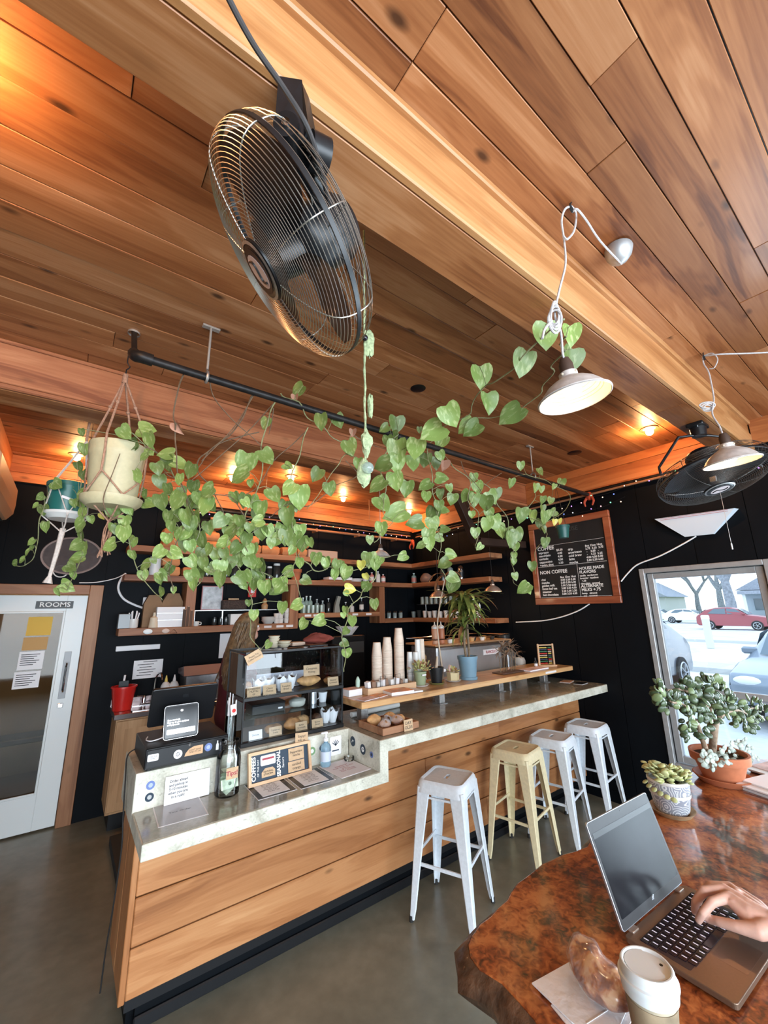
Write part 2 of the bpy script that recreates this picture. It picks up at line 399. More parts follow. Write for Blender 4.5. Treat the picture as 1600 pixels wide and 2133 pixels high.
M_floor = concrete('polished_floor', (0.11, 0.106, 0.078), (0.165, 0.160, 0.120), (0.225, 0.22, 0.17), .36, .9, coat=.1)
M_conc = concrete('cast_concrete', (0.36, 0.35, 0.28), (0.56, 0.555, 0.47), (0.70, 0.695, 0.61), .6, 7, spots=.35)
M_conct = concrete('polished_counter', (0.20, 0.185, 0.14), (0.28, 0.265, 0.21), (0.38, 0.365, 0.30), .17, 5, coat=.3)
fl = struct(MB().box(XL-.1, XW+.1, YF-.1, YB+.1, -.1, 0), 'floor', M_floor)
def clad_wall(name, axis, pos, a0, a1, z0, z1, holes, th=.12, step=.407, start=0.0, mt=M_black, inward=-1):
 mb = MB()
 xs = sorted({a0, a1, *[h[0] for h in holes], *[h[1] for h in holes]})
 for q0, q1 in zip(xs, xs[1:]):
  segs = [(z0, z1)]
  for h in holes:
   if h[0] < (q0+q1)/2 < h[1]:
    segs = [s_ for z in segs for s_ in ((z[0], h[2]), (h[3], z[1])) if s_[1]-s_[0] > 1e-4]
  for s0, s1 in segs:
   if axis == 'x': mb.box(pos if inward < 0 else pos-th, pos+th if inward < 0 else pos, q0, q1, s0, s1)
   else: mb.box(q0, q1, pos if inward < 0 else pos-th, pos+th if inward < 0 else pos, s0, s1)
 w = struct(mb, name, mt)
 k = start
 while k > a0: k -= step
 while k < a1:
  q0, q1 = max(k+.003, a0), min(k+step-.003, a1); k += step
  if q1-q0 < .03: continue
  cuts = [(q0, q1, z0, z1)]
  for h in holes:
   nc = []
   for c in cuts:
    if c[1] <= h[0] or c[0] >= h[1] or c[3] <= h[2] or c[2] >= h[3]: nc.append(c); continue
    if c[0] < h[0]: nc.append((c[0], h[0], c[2], c[3]))
    if c[1] > h[1]: nc.append((h[1], c[1], c[2], c[3]))
    m0, m1 = max(c[0], h[0]), min(c[1], h[1])
    if c[2] < h[2]: nc.append((m0, m1, c[2], h[2]))
    if c[3] > h[3]: nc.append((m0, m1, h[3], c[3]))
   cuts = nc
  for c in cuts:
   if c[1]-c[0] < .01: continue
   t_ = .006*inward
   if axis == 'x': b = MB().box(min(pos, pos+t_), max(pos, pos+t_), c[0], c[1], c[2], c[3])
   else: b = MB().box(c[0], c[1], min(pos, pos+t_), max(pos, pos+t_), c[2], c[3])
   part(b, 'panel', mt, w)
 return w
WZ0, WZ1 = .44, 2.19
wins = [(.83-.06, 1.742), (-.30, .72), (-1.38, -.36), (-2.46, -1.44)]
clad_wall('wall_right', 'x', XW, YF, YB, 0, ZC, [(a, b, WZ0, WZ1) for a, b in wins], start=2.88)
clad_wall('wall_back', 'y', YB, XL, XW, 0, ZC, [(-.80, .18, 0, 2.06)], start=.25)
M_lwall = mat('left_wall_paint', (.10, .085, .07), .7)
struct(MB().box(XL-.12, XL, YF, YB, 0, ZC), 'wall_left', M_lwall)
mb = MB()
mb.box(XL, XW, YF-.12, YF, 0, .35); mb.box(XL, XW, YF-.12, YF, 2.75, ZC)
for x0, x1 in ((XL, -3.3), (-1.55, -1.45), (.2, .3), (1.95, 2.05), (3.7, XW)): mb.box(x0, x1, YF-.12, YF, .35, 2.75)
struct(mb, 'wall_front', M_lwall)
for i, (a, b) in enumerate(wins):
 w = struct(MB(), 'window_%d' % (i+1), M_alum)
 f = MB(); x0, x1 = XW-.02, XW+.10
 def rect(f, a, b, z0, z1, t, x0, x1):
  f.box(x0, x1, a, a+t, z0, z1, None, .004); f.box(x0, x1, b-t, b, z0, z1, None, .004)
  f.box(x0, x1, a+t, b-t, z1-t, z1, None, .004); f.box(x0, x1, a+t, b-t, z0, z0+t, None, .004)
 rect(f, a, b, WZ0, WZ1, .045, x0, x1); part(f, 'outer_frame', M_alum, w)
 f = MB(); rect(f, a+.055, b-.055, WZ0+.055, WZ1-.05, .052, XW+.012, XW+.07); part(f, 'sash_frame', M_alum, w)
 g = MB(); g.box(XW+.02, XW+.035, a+.045, a+.055, WZ0+.05, WZ1-.05); g.box(XW+.02, XW+.035, b-.055, b-.045, WZ0+.05, WZ1-.05); g.box(XW+.02, XW+.035, a+.05, b-.05, WZ1-.05, WZ1-.045); part(g, 'gasket', M_dark, w)
 if i == 0: part(MB().box(XW+.01, XW+.07, a+.10, b-.10, 1.085, 1.135, None, .004).box(XW+.005, XW+.012, a+.10, b-.10, 1.075, 1.083), 'middle_rail', M_alum, w)
 part(MB().box(XW+.038, XW+.044, a+.10, b-.10, WZ0+.1, WZ1-.1), 'pane', M_glass, w)
ceil = struct(MB().box(XL, XW, YF, YB, ZC+.022, ZC+.12), 'ceiling', M_dark)
rows = []
y = .607; ys = []
while y > -1.35: ys.append(y); y -= .1365
ys = ys[::-1]; y = .607+.1365
while y < YB-.02: ys.append(y); y += .1365 if y < 1.0 else .16
bounds = ys+[YB]
joints = {}
for k, (y0, y1) in enumerate(zip(bounds, bounds[1:])):
 if .70 < (y0+y1)/2 < .90: continue
 xs = [XL]; x = XL+random.uniform(.6, 2.4)
 while x < XW-.5: xs.append(x); x += random.uniform(1.3, 3.0)
 ym = (y0+y1)/2
 if abs(ym-.539) < .05: xs = [XL, -1.2, .587, 3.05]
 if abs(ym-.66) < .05: xs = [XL, -.3, .585, 2.6]
 if abs(ym-.40) < .05: xs = [XL, -.9, 1.30, 3.2]
 xs.append(XW)
 for x0, x1 in zip(xs, xs[1:]):
  c = ((x0+x1)/2, ym, ZC)
  dz = random.choice((0, 0, .0012, -.0012, .002))
  b = MB().box(x0+.0012-c[0], x1-.0012-c[0], y0+.0018-c[1], y1-.0018-c[1], dz, .021, None, .0016)
  o = obj('plank', mesh_of(b, 'plank', M_ceil), ceil); o.location = c
struct(MB().box(XL, XW, YF, ys[0], ZC, ZC+.021), 'ceiling', M_ceil)
BY0, BY1, BZ = .700, .905, 3.08
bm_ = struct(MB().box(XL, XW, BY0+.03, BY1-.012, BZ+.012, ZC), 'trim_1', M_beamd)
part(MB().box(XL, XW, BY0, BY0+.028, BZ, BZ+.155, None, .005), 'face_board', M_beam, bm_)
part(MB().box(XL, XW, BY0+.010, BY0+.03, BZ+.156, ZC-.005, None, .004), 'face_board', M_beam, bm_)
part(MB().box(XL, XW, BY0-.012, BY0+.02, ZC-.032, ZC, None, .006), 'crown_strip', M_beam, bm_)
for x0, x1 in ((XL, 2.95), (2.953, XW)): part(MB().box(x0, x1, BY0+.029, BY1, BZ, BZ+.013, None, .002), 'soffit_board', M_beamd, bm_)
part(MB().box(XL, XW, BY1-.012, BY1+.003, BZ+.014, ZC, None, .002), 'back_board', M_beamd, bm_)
B2a, B2b = 2.89, 3.13
M_b2 = wood('beam_cedar', [(0.3, (0.20, 0.062, 0.026)), (0.5, (0.34, 0.125, 0.055)), (0.7, (0.44, 0.19, 0.09))], rough=0.45, knots=0.3, rnd=0.05, fine=.14)
b2 = struct(MB().box(XL, XW, B2a+.022, B2b-.02, 3.09, ZC), 'trim_2', M_b2)
part(MB().box(XL, XW, B2a, B2a+.02, 3.105, ZC, None, .004), 'face_board', M_b2, b2)
part(MB().box(XL, XW, B2a-.008, B2a+.02, 3.07, 3.100, None, .006), 'nosing', M_b2, b2)
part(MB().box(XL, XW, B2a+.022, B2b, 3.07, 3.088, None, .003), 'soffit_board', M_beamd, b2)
part(MB().box(XL, XW, B2a-.018, B2a, ZC-.022, ZC, None, .005), 'crown_strip', M_b2, b2)
t3 = struct(MB().box(XL, XW-.03, YB-.03, YB-.006, 3.10, ZC), 'trim_3', M_fascia)
for z0, z1 in ((3.10, 3.19), (3.193, 3.275), (3.278, ZC)):
 for x0, x1 in ((XL, -.9), (-.897, .75), (.753, 2.2), (2.203, XW-.031)): part(MB().box(x0, x1, YB-.040, YB-.031, z0, z1, None, .002), 'board', M_fascia, t3)
t4 = struct(MB().box(XW-.03, XW-.006, BY1, YB-.03, 3.10, ZC), 'trim_4', M_fasciay)
for z0, z1 in ((3.10, 3.27), (3.273, ZC)):
 part(MB().box(XW-.040, XW-.031, BY1+.004, B2a-.001, z0, z1, None, .002), 'board', M_fasciay, t4)
 part(MB().box(XW-.040, XW-.031, B2b+.001, YB-.04, z0, z1, None, .002), 'board', M_fasciay, t4)
part(MB().box(XW-.045, XW-.006, BY1, YB-.04, 3.085, 3.099), 'lip', M_fasciay, t4)
t5 = struct(MB().box(XW-.03, XW-.006, YF, BY0, 3.14, ZC), 'trim_5', M_fasciay)
ka, kb0 = Y(950, 1052, 3.01), Y(992, 1128, 3.01)
kb = thing('knee_brace', 'dark wooden knee brace under the second beam left of the corner', 'brace', ka)
part(MB().bar((ka.x, 3.01, 3.068), kb0, .09, .085, (0, 1, 0), .004), 'strut', mat('brace_wood', (.022, .010, .006), .6, noise=.3), kb, True)
part(MB().bar(kb0, (XW-.02, 3.01, 2.60), .085, .085, (0, 1, 0), .004), 'tail', mat('brace_wood', ()), kb, True)
part(MB().bar((Y(972, 1052, 3.01).x, 3.01, 3.068), Y(980, 1092, 3.01), .03, .03, (0, 1, 0)), 'wedge', mat('brace_wood', ()), kb, True)
struct(MB().box(XL, -.88, YB-.02, YB-.007, 0, .10), 'baseboard_back', M_black)
struct(MB().box(XW-.02, XW-.007, YF, 2.55, 0, .10), 'baseboard_right', M_black)
M_case = wood('casing_wood', [(0.3, (0.17, 0.07, 0.03)), (0.5, (0.29, 0.13, 0.06)), (0.7, (0.38, 0.19, 0.095))], axis='Z', rough=.5, knots=.2, rnd=.05)
M_casex = wood('casing_wood_x', [(0.3, (0.17, 0.07, 0.03)), (0.5, (0.29, 0.13, 0.06)), (0.7, (0.38, 0.19, 0.095))], rough=.5, knots=.2, rnd=.05)
tr = struct(MB(), 'trim_6', M_case)
DX0, DX1, DZ = -.76, .135, 2.03
part(MB().box(DX1+.002, DX1+.115, YB-.03, YB-.007, 0, DZ+.10, None, .003), 'casing', M_case, tr)
part(MB().box(DX0-.115, DX0-.002, YB-.03, YB-.007, 0, DZ+.10, None, .003), 'casing', M_case, tr)
part(MB().box(DX0, DX1, YB-.03, YB-.007, DZ+.008, DZ+.10, None, .003), 'casing', M_casex, tr)
part(MB().box(DX1+.001, DX1+.045, YB, YB+.12, 0, 2.06), 'jamb', M_case, tr); part(MB().box(DX0-.04, DX0-.001, YB, YB+.12, 0, 2.06), 'jamb', M_case, tr)
d = struct(MB(), 'door_1', M_white)
dy0, dy1 = YB+.004, YB+.046
SW = .165
f = MB(); f.box(DX1-SW, DX1-.004, dy0, dy1, .015, DZ, None, .003); f.box(DX0+.004, DX0+SW, dy0, dy1, .015, DZ, None, .003)
part(f, 'stile', M_white, d)
part(MB().box(DX0+SW, DX1-SW, dy0, dy1, DZ-.15, DZ, None, .003), 'top_rail', M_white, d)
part(MB().box(DX0+SW, DX1-SW, dy0, dy1, .015, .30, None, .003), 'bottom_rail', M_white, d)
g = MB(); gx0, gx1, gz0, gz1 = DX0+SW, DX1-SW, .30, DZ-.15
for a in ((gx0, gx0+.018, gz0, gz1), (gx1-.018, gx1, gz0, gz1), (gx0+.018, gx1-.018, gz1-.018, gz1), (gx0+.018, gx1-.018, gz0, gz0+.018)): g.box(a[0], a[1], dy0-.008, dy0+.004, a[2], a[3], None, .003)
part(g, 'glazing_bead', M_white, d)
part(MB().box(gx0+.01, gx1-.01, dy0+.014, dy0+.02, gz0+.01, gz1-.01), 'pane', glass('door_glass', (.66, .64, .58), .02, .03), d)
pl = part(MB().box(.012, .066, dy0-.006, dy0, 1.08, 1.50, None, .002), 'pull_plate', mat('pull_grey', (.30, .31, .32), .5, metal=.3), d)
hp = smoothpts([(.04, dy0-.005, 1.40), (.04, dy0-.045, 1.385), (.04, dy0-.05, 1.26), (.04, dy0-.045, 1.15), (.04, dy0-.005, 1.135)], 4)
part(MB().tube(hp, .009, 8), 'handle', M_chrome, d)
part(MB().box(.018, .060, dy0-.012, dy0, 1.00, 1.04, None, .004), 'lock', M_steel, d)
sg = thing('door_sign', 'black sign with white ROOMS lettering across the top of the door glass', 'sign', (-.08, dy0-.006, 1.90))
part(MB().box(-.265, .02, dy0-.006, dy0-.0005, 1.905, 1.975, None, .001), 'plate', M_dark, sg, True)
text('ROOMS', .062, M_inkw, sg, frame((-.12, dy0-.0065, 1.94), (1, 0, 0), (0, 0, 1)), bold=.001, sx=1.1)
M_yel = mat('yellow_paper', (.66, .42, .08), .8)
for nm, lab, x0, x1, z0, z1, mt in (
 ('notice', 'yellow notice taped high on the door glass', -.30, -.12, 1.66, 1.83, M_yel),
 ('notice', 'tan notice taped under the yellow one on the door glass', -.31, -.13, 1.53, 1.645, mat('tan_paper', (.50, .30, .12), .8)),
 ('notice', 'white printed notice on the door glass with a large number', -.32, -.14, 1.36, 1.52, M_paper),
 ('notice', 'white printed notice below the numbered one on the door glass', -.33, -.145, 1.20, 1.345, M_paper)):
 n = thing(nm, lab, 'notice', ((x0+x1)/2, dy0+.012, z0), group='notices taped to the door glass')
 part(MB().box(x0, x1, dy0+.011, dy0+.0135, z0, z1), 'sheet', mt, n, True)
 if mt is M_paper:
  l = MB()
  for k in range(6): l.box(x0+.015, x1-.03-.02*(k % 3), dy0+.0103, dy0+.0109, z1-.03-.018*k, z1-.024-.018*k)
  part(l, 'print', M_ink, n, True)
M_hall = mat('corridor_plaster', (.42, .33, .24), .7, noise=.15, nscale=2)
h = MB(); h.box(-1.3, .9, YB+1.9, YB+2.0, 0, 2.6); h.box(-1.3, -1.2, YB+.13, YB+1.9, 0, 2.6); h.box(.8, .9, YB+.13, YB+1.9, 0, 2.6); h.box(-1.3, .9, YB+.13, YB+2, 2.6, 2.7);
struct(h, 'wall_corridor', M_hall); struct(MB().box(-1.3, .9, YB+.1, YB+2, -.1, 0), 'floor_corridor', mat('corridor_floor', (.22, .16, .11), .3))
bulb_light((-.3, YB+1.0, 2.4), 9, (1, .66, .36), .1)  # unseen lamp added to warm the corridor behind the glass, no fixture
sc_ = thing('corridor_bench', 'dark bench seen through the door glass', 'bench', (-.3, YB+1.6, 0))
part(MB().box(-.7, .2, YB+1.45, YB+1.8, .42, .48, None, .01), 'seat', M_dark, sc_, True); part(MB().box(-.7, -.64, YB+1.5, YB+1.75, 0, .42), 'leg', M_dark, sc_, True); part(MB().box(.14, .2, YB+1.5, YB+1.75, 0, .42), 'leg', M_dark, sc_, True)
# -- outdoors beyond the side window
M_asph = concrete('pavement', (.50, .51, .52), (.60, .61, .62), (.68, .69, .70), .8, .8)
struct(MB().box(XW+.12, 140, -60, 90, -.12, -.02), 'ground_outside', M_asph)
struct(MB().box(-40, XW+.12, -40, YF-.12, -.12, -.02), 'ground_front', M_asph)
mat('kerb_concrete', (.5, .5, .48), .8)
# == BAR COUNTER
YC, ZH, ZL = 2.205, 1.07, .90
YW = 2.53
bar = thing('bar_counter', 'long bar counter clad in knotty pine planks with black toe kick', 'counter', (2.4, 2.76, 0))
part(MB().box(.42, XW-.012, YW+.03, 2.98, .10, .83).box(1.665, XW-.012, YW+.03, 2.98, .83, .995), 'carcass', M_dark, bar, True)
part(MB().box(.47, XW-.012, 2.585, 2.95, 0, .15), 'toe_kick', M_black, bar, True)
part(MB().box(.465, XW-.02, 2.568, 2.585, 0, .055, None, .006), 'kick_strip', M_dark, bar, True)
zs = [.156, .352, .549, .762, .995]
seams = {0: [2.9], 1: [3.35], 2: [2.25], 3: [3.12]}
for i in range(4):
 xs = [.415]+seams[i]+[XW-.012]
 for x0, x1 in zip(xs, xs[1:]):
  a, b = zs[i]+.003, zs[i+1]-.003
  if i == 3:
   if x0 < 1.6:
    x0 = 1.664
  if i == 2 and x0 < 1:
   c = ((x0+x1)/2, YW+.011, a)
   o = part(MB().box(x0+.001, x1-.001, YW, YW+.024, a, b, None, .004), 'plank', M_pine, bar, True);
   part(MB().box(.415, 1.66, YW, YW+.024, b+.006, .832, None, .003), 'plank', M_pine, bar, True); continue
  part(MB().box(x0+.001, x1-.001, YW, YW+.024, a, b, None, .004), 'plank', M_pine, bar, True)
part(MB().box(.388, .414, YW-.004, YW+.026, .154, .835, None, .003), 'corner_trim', M_pinez, bar, True)
for y0, y1 in ((YW+.027, 2.75), (2.753, 2.98)): part(MB().box(.39, .412, y0, y1, .156, .835, None, .003), 'side_board', M_pinez, bar, True)
part(MB().box(.44, .47, 2.62, 2.96, .0, .155), 'toe_kick', M_black, bar, True)
wt = thing('worktop', 'cast concrete worktop with a lowered pocket at the till end', 'worktop', (2.4, 2.5, .835))
JX = [(.365, .835), (1.664, .835), (1.664, 1.0), (XW-.008, 1.0), (XW-.008, 1.07), (1.60, 1.07), (1.60, .90), (.365, .90)]
def xz_prism(mb, pts, y0, y1):
 T = Matrix(((1, 0, 0, 0), (0, 0, -1, 0), (0, 1, 0, 0), (0, 0, 0, 1)))
 return mb.prism(pts, -y0, -y1, T)
o = part(xz_prism(MB(), JX, YC, 2.56), 'front_casting', M_conc, wt, True, bevel=.005)
part(MB().box(1.60, XW-.008, 2.56, 3.0, 1.0, 1.07).box(.365, 1.60, 2.56, 3.0, .835, 1.07), 'rear_casting', M_conc, wt, True, bevel=.004)
part(MB().box(1.606, XW-.009, YC+.008, 2.995, 1.0702, 1.0712), 'polished_face', M_conct, wt, True)
part(MB().box(.372, 1.598, YC+.012, 2.552, .9002, .9012), 'polished_face', M_conct, wt, True)
ic = thing('service_counter', 'black service counter behind the bar under the espresso machine', 'counter', (3.3, 3.3, 0))
part(MB().box(2.1, XW-.012, 3.02, 3.60, .10, .86), 'carcass', M_dark, ic, True); part(MB().box(2.15, XW-.05, 3.06, 3.54, 0, .10), 'toe_kick', M_black, ic, True)
part(MB().box(2.08, XW-.012, 3.01, 3.62, .862, .90, None, .004), 'top', M_steel, ic, True)
ps = thing('raised_shelf', 'thick live pine plank raised on short steel posts along the bar', 'shelf', (3.0, 2.75, 1.071))
part(MB().box(1.70, XW-.008, 2.55, 2.97, 1.172, 1.216), 'plank', M_plank, ps, True, bevel=.006)
for x in (1.80, 2.58, 3.36, 4.10):
 q = part(MB().box(x-.03, x+.03, 2.66, 2.72, 1.078, 1.172, None, .002), 'post', M_galv, ps, True)
 part(MB().box(x-.045, x+.045, 2.645, 2.735, 1.0715, 1.078), 'foot', M_galv, q, True)
SZ = 1.217
part(MB().box(3.93, 4.12, 2.546, 2.5505, 1.185, 1.203), 'label_strip', M_paper, ps, True)
# -- stools
M_stool = mat('stool_white', (.74, .81, .88), .36, noise=.06, nscale=60)
M_stooly = mat('stool_cream', (.80, .71, .46), .38, noise=.08, nscale=50)
M_rub = mat('rubber', (.02, .02, .02), .7)
def rrect(w, h, r, n=5, cx=0, cy=0):
 pts = []
 for sx, sy, a0 in ((1, 1, 0), (-1, 1, PI/2), (-1, -1, PI), (1, -1, 1.5*PI)):
  for k in range(n): a = a0+PI/2*k/(n-1); pts.append((cx+sx*(w/2-r)+r*math.cos(a), cy+sy*(h/2-r)+r*math.sin(a)))
 return pts
def make_stool(label, mt, group):
 t = thing('bar_stool', label, 'stool', (0, 0, 0), group=group)
 loops = [(rrect(.042*2, .027, .0134), .752), (rrect(.25, .25, .03), .752), (rrect(.262, .262, .035), .757), (rrect(.285, .285, .045), .760), (rrect(.305, .305, .052), .752), (rrect(.316, .316, .055), .738), (rrect(.330, .330, .05), .69), (rrect(.324, .324, .05), .69), (rrect(.30, .30, .05), .735), (rrect(.086, .029, .0144), .742)]
 mb = MB(); n = len(loops[0][0]); vs = [(x, y, z) for L_, z in loops for x, y in L_]; fs = []
 for k in range(len(loops)):
  k2 = (k+1) % len(loops)
  for i in range(n): j = (i+1) % n; fs.append((k*n+j, k*n+i, k2*n+i, k2*n+j)[::-1])
 mb.add(vs, fs, True); part(mb, 'seat', mt, t, angle=35)
 for sx, sy in ((1, 1), (-1, 1), (-1, -1), (1, -1)):
  p0 = Vector((sx*.155, sy*.155, .72)); p1 = Vector((sx*.205, sy*.205, .012))
  lv = []
  for t_, w in ((0, .085), (.25, .068), (.6, .048), (.92, .033), (1, .024)):
   p = p0.lerp(p1, t_);
   for ax, ay in ((-sx*w, 0), (-sx*w*.12, -0*sy), (0, -sy*w*.12), (0, -sy*w)): lv.append((p.x+ax, p.y+ay, p.z))
  n4 = 4; th = .006
  vs = lv+[(x-sx*th, y-sy*th, z) for x, y, z in lv]; N_ = len(lv); fs = []
  for k in range(4):
   for j in range(3): fs.append((k*4+j, k*4+j+1, (k+1)*4+j+1, (k+1)*4+j)); fs.append((N_+k*4+j, N_+(k+1)*4+j, N_+(k+1)*4+j+1, N_+k*4+j+1))
   for j in (0, 3): fs.append((k*4+j, (k+1)*4+j, N_+(k+1)*4+j, N_+k*4+j))
  for k in (0, 4):
   for j in range(3): fs.append((k*4+j, k*4+j+1, N_+k*4+j+1, N_+k*4+j))
  lg = part(MB().add(vs, fs), 'leg', mt, t)
  part(MB().cyl((sx*.197, sy*.197, .0), (sx*.197, sy*.197, .03), .014, .012, 8), 'rubber_foot', M_rub, lg)
 for z, r in ((.30, .0075), (.665, .006)):
  k = .155+(.72-z)/.708*.05-.012
  for sx, sy, ex, ey in ((1, 1, -1, 1), (-1, 1, -1, -1), (-1, -1, 1, -1), (1, -1, 1, 1)):
   dz = .035 if (sx, sy) in ((1, 1), (-1, -1)) and z < .5 else 0
   part(MB().bar((sx*k, sy*k, z+dz), (ex*k, ey*k, z+dz), .009, .018 if z < .5 else .012), 'brace', mt, t)
 return t
st1 = make_stool('white metal bar stool nearest the camera, alone at the left of the row', M_stool, 'metal bar stools in front of the counter')
place(st1, (2.16, 2.215, 0), math.radians(24))
st2 = make_stool('cream yellow metal bar stool, second in the row', M_stooly, 'metal bar stools in front of the counter'); place(st2, (3.00, 2.28, 0), math.radians(12))
st3 = copy_tree(st1, label='white metal bar stool directly behind the cream yellow one'); place(st3, (3.50, 2.275, 0), math.radians(13))
st4 = copy_tree(st1, label='white metal bar stool farthest away, next to the black wall'); place(st4, (4.08, 2.27, 0), math.radians(7))
# -- things at the till
XZ = ((1, 0, 0), (0, 0, 1))
def card(label, c, w, h, txt, tilt=.25, mt=M_card, ink=M_ink, size=.016, rz=0, cat='card', group=None, world_y=True, rot=0, name='price_card'):
 t = thing(name, label, cat, c, rot=Euler((-tilt, rot, rz)), group=group)
 part(MB().box(-w/2, w/2, -.0015, 0, 0, h, None, .0006), 'board', mt, t)
 if txt: text(txt, size, ink, t, frame((0, -.0018, h/2), *XZ), world=False)
 return t
cd = thing('cash_drawer', 'wide black cash drawer covered with stickers under the tablet', 'cash drawer', (.60, 2.73, 1.072))
part(MB().box(.395, .80, 2.545, 2.92, 1.082, 1.178, None, .004), 'body', M_blackm, cd, True)
part(MB().box(.401, .794, 2.540, 2.546, 1.090, 1.170, None, .002), 'drawer_front', M_dark, cd, True)
part(MB().cyl((.60, 2.5405, 1.163), (.60, 2.537, 1.163), .007), 'lock', M_chrome, cd, True)
for x in (.42, .775):
 for y in (2.57, 2.89): part(MB().cyl((x, y, 1.0715), (x, y, 1.083), .012), 'foot', M_rub, cd, True)
M_blue = mat('sticker_blue', (.13, .19, .42), .5); M_navy = mat('sticker_navy', (.012, .03, .055), .5); M_tan = mat('sticker_tan', (.60, .38, .22), .7); M_grn = mat('sticker_green', (.18, .33, .16), .5)
def disc(mb, c, r, d=(0, -1, 0), t=.0012, seg=20):
 c = Vector(c); return mb.cyl(c, c+Vector(d)*t, r, r, seg, False)
def sticker(p, r, m1, m2, parent, d=(0, -1, 0)):
 s = part(disc(MB(), p, r, d, .0008), 'sticker', m1, parent, True)
 q = Vector(p)+Vector(d)*.0008; part(disc(MB(), q, r*.5, d, .0005), 'print', m2, s, True)
 return s
def yt(py): return py
s = part(MB().prism(rrect(.05, .032, .006), 0, .0012, frame((.43, 2.540, 1.135), *XZ)), 'sticker', M_paper, cd, True); text('JOIN THE\nFAMILY', .0085, M_ink, s, frame((.43, 2.5385, 1.135), *XZ))
s = sticker((.545, 2.540, 1.128), .021, M_inkw, M_navy, cd)
wh = MB()
for k in range(4): a = PI*k/4; wh.bar((.545-.013*math.cos(a), 2.5384, 1.128-.013*math.sin(a)), (.545+.013*math.cos(a), 2.5384, 1.128+.013*math.sin(a)), .0008, .0025)
part(wh, 'emblem', M_inkw, s, True)
hp = [(-.045, -.02), (.045, -.02), (.045, .022), (.0, .022), (-.025, .012), (-.04, -.005)]
s = part(MB().prism(hp, 0, .001, frame((.622, 2.540, 1.130), *XZ)), 'sticker', M_tan, cd, True); text("DON'T HAVE\nTIME? IT'S OK", .010, M_ink, s, frame((.627, 2.5387, 1.130), *XZ))
sticker((.695, 2.540, 1.133), .020, M_blue, mat('sticker_lilac', (.35, .42, .62), .5), cd)
part(MB().prism([(-.007, -.022), (.007, -.022), (.007, .005), (.003, .012), (.003, .024), (-.003, .024), (-.003, .012), (-.007, .005)], 0, .001, frame((.742, 2.540, 1.133), *XZ)), 'bottle_sticker', M_paper, cd, True)
s = part(MB().prism(rrect(.036, .030, .012), 0, .001, frame((.774, 2.540, 1.138), *XZ)), 'sticker', M_paper, cd, True); text('200', .018, M_navy, s, frame((.774, 2.5387, 1.138), *XZ), bold=.001)
cb = MB(); cb.tube(smoothpts([(.40, 2.9, 1.10), (.358, 2.88, 1.075), (.352, 2.80, .98), (.35, 2.72, .84), (.36, 2.72, .70), (.362, 2.78, .45), (.36, 2.86, .20), (.362, 2.90, .006)], 5), .0035, 6)
solo(cb, 'power_cord', M_rub, 'thin black cord hanging down the left end of the counter', 'cord', (.37, 2.85, 0))
tb = thing('tablet', 'tablet on a stand with a lit payment screen facing the customer', 'tablet', (.565, 2.61, 1.179))
TT = frame((.566, 2.612, 1.186), (1, 0, 0), (0, .22, 1))
part(MB().prism(rrect(.172, .165, .014, cy=.083), -.004, .004, TT), 'housing', M_dark, tb, True)
part(MB().ring_slab(rrect(.173, .166, .015, cy=.083), rrect(.170, .163, .013, cy=.083), .003, .0046, TT), 'rim', M_steel, tb, True)
M_scr = mat('tablet_screen', (.004, .004, .006), .12)
scr = part(MB().prism(rrect(.158, .150, .008, cy=.083), .0042, .0048, TT), 'screen', M_scr, tb, True)
M_lit = mat('screen_lit', (.8, .8, .85), .5, emit=(.85, .88, 1), estr=.9)
l = MB(); l.prism(rrect(.142, .024, .004, cy=.036), .005, .0053, TT)
part(l, 'lit_button', M_lit, scr, True); part(MB().prism(rrect(.014, .010, .005, cy=.136), .005, .0053, TT), 'lit_mark', M_lit, scr, True)
text('Earn rewards\nSign up to give updates\nand payment', .0115, M_lit, scr, TT @ Matrix.Translation((-.07, .082, .0052)), align='LEFT', bold=.0006, name='screen_text')
part(MB().box(.53, .60, 2.645, 2.72, 1.179, 1.186).bar((.565, 2.70, 1.184), (.565, 2.645, 1.27), .05, .008, (1, 0, 0)), 'stand', M_dark, tb, True)
part(MB().tube(smoothpts([(.485, 2.63, 1.20), (.46, 2.66, 1.186), (.43, 2.66, 1.184), (.415, 2.70, 1.184), (.43, 2.76, 1.184)], 4), .003, 6), 'cable', M_paper, tb, True)
mn = thing('monitor', 'black touchscreen monitor seen from behind above the cash drawer', 'monitor', (.60, 2.80, 1.179))
MT = frame((.592, 2.76, 1.24), (1, 0, 0), (0, -.35, 1))
part(MB().prism(rrect(.345, .215, .012, cy=.10), -.012, .010, MT), 'housing', M_blackm, mn, True, bevel=.004)
part(MB().prism(rrect(.33, .20, .008, cy=.10), -.0135, -.012, MT), 'screen', M_scr, mn, True)
part(MB().prism(rrect(.03, .018, .004, cy=.155), .010, .0115, MT), 'emblem', M_dark, mn, True)
part(MB().box(.52, .68, 2.76, 2.90, 1.179, 1.190, None, .004).bar((.60, 2.86, 1.188), (.60, 2.775, 1.30), .07, .02, (1, 0, 0)), 'stand', M_blackm, mn, True)
uj = thing('utensil_jar', 'tall glass jar of straws and tongs with a red heart tag beside the pastry case', 'jar', (.845, 2.66, 1.072))
part(MB().lathe([(.030, 1.0725), (.032, 1.075), (.032, 1.25), (.028, 1.25), (.028, 1.08), (.001, 1.079)], 16, Matrix.Translation((.845, 2.66, 0))), 'glass', glass('jar_glass', (.93, .96, .96), .10), uj, True)
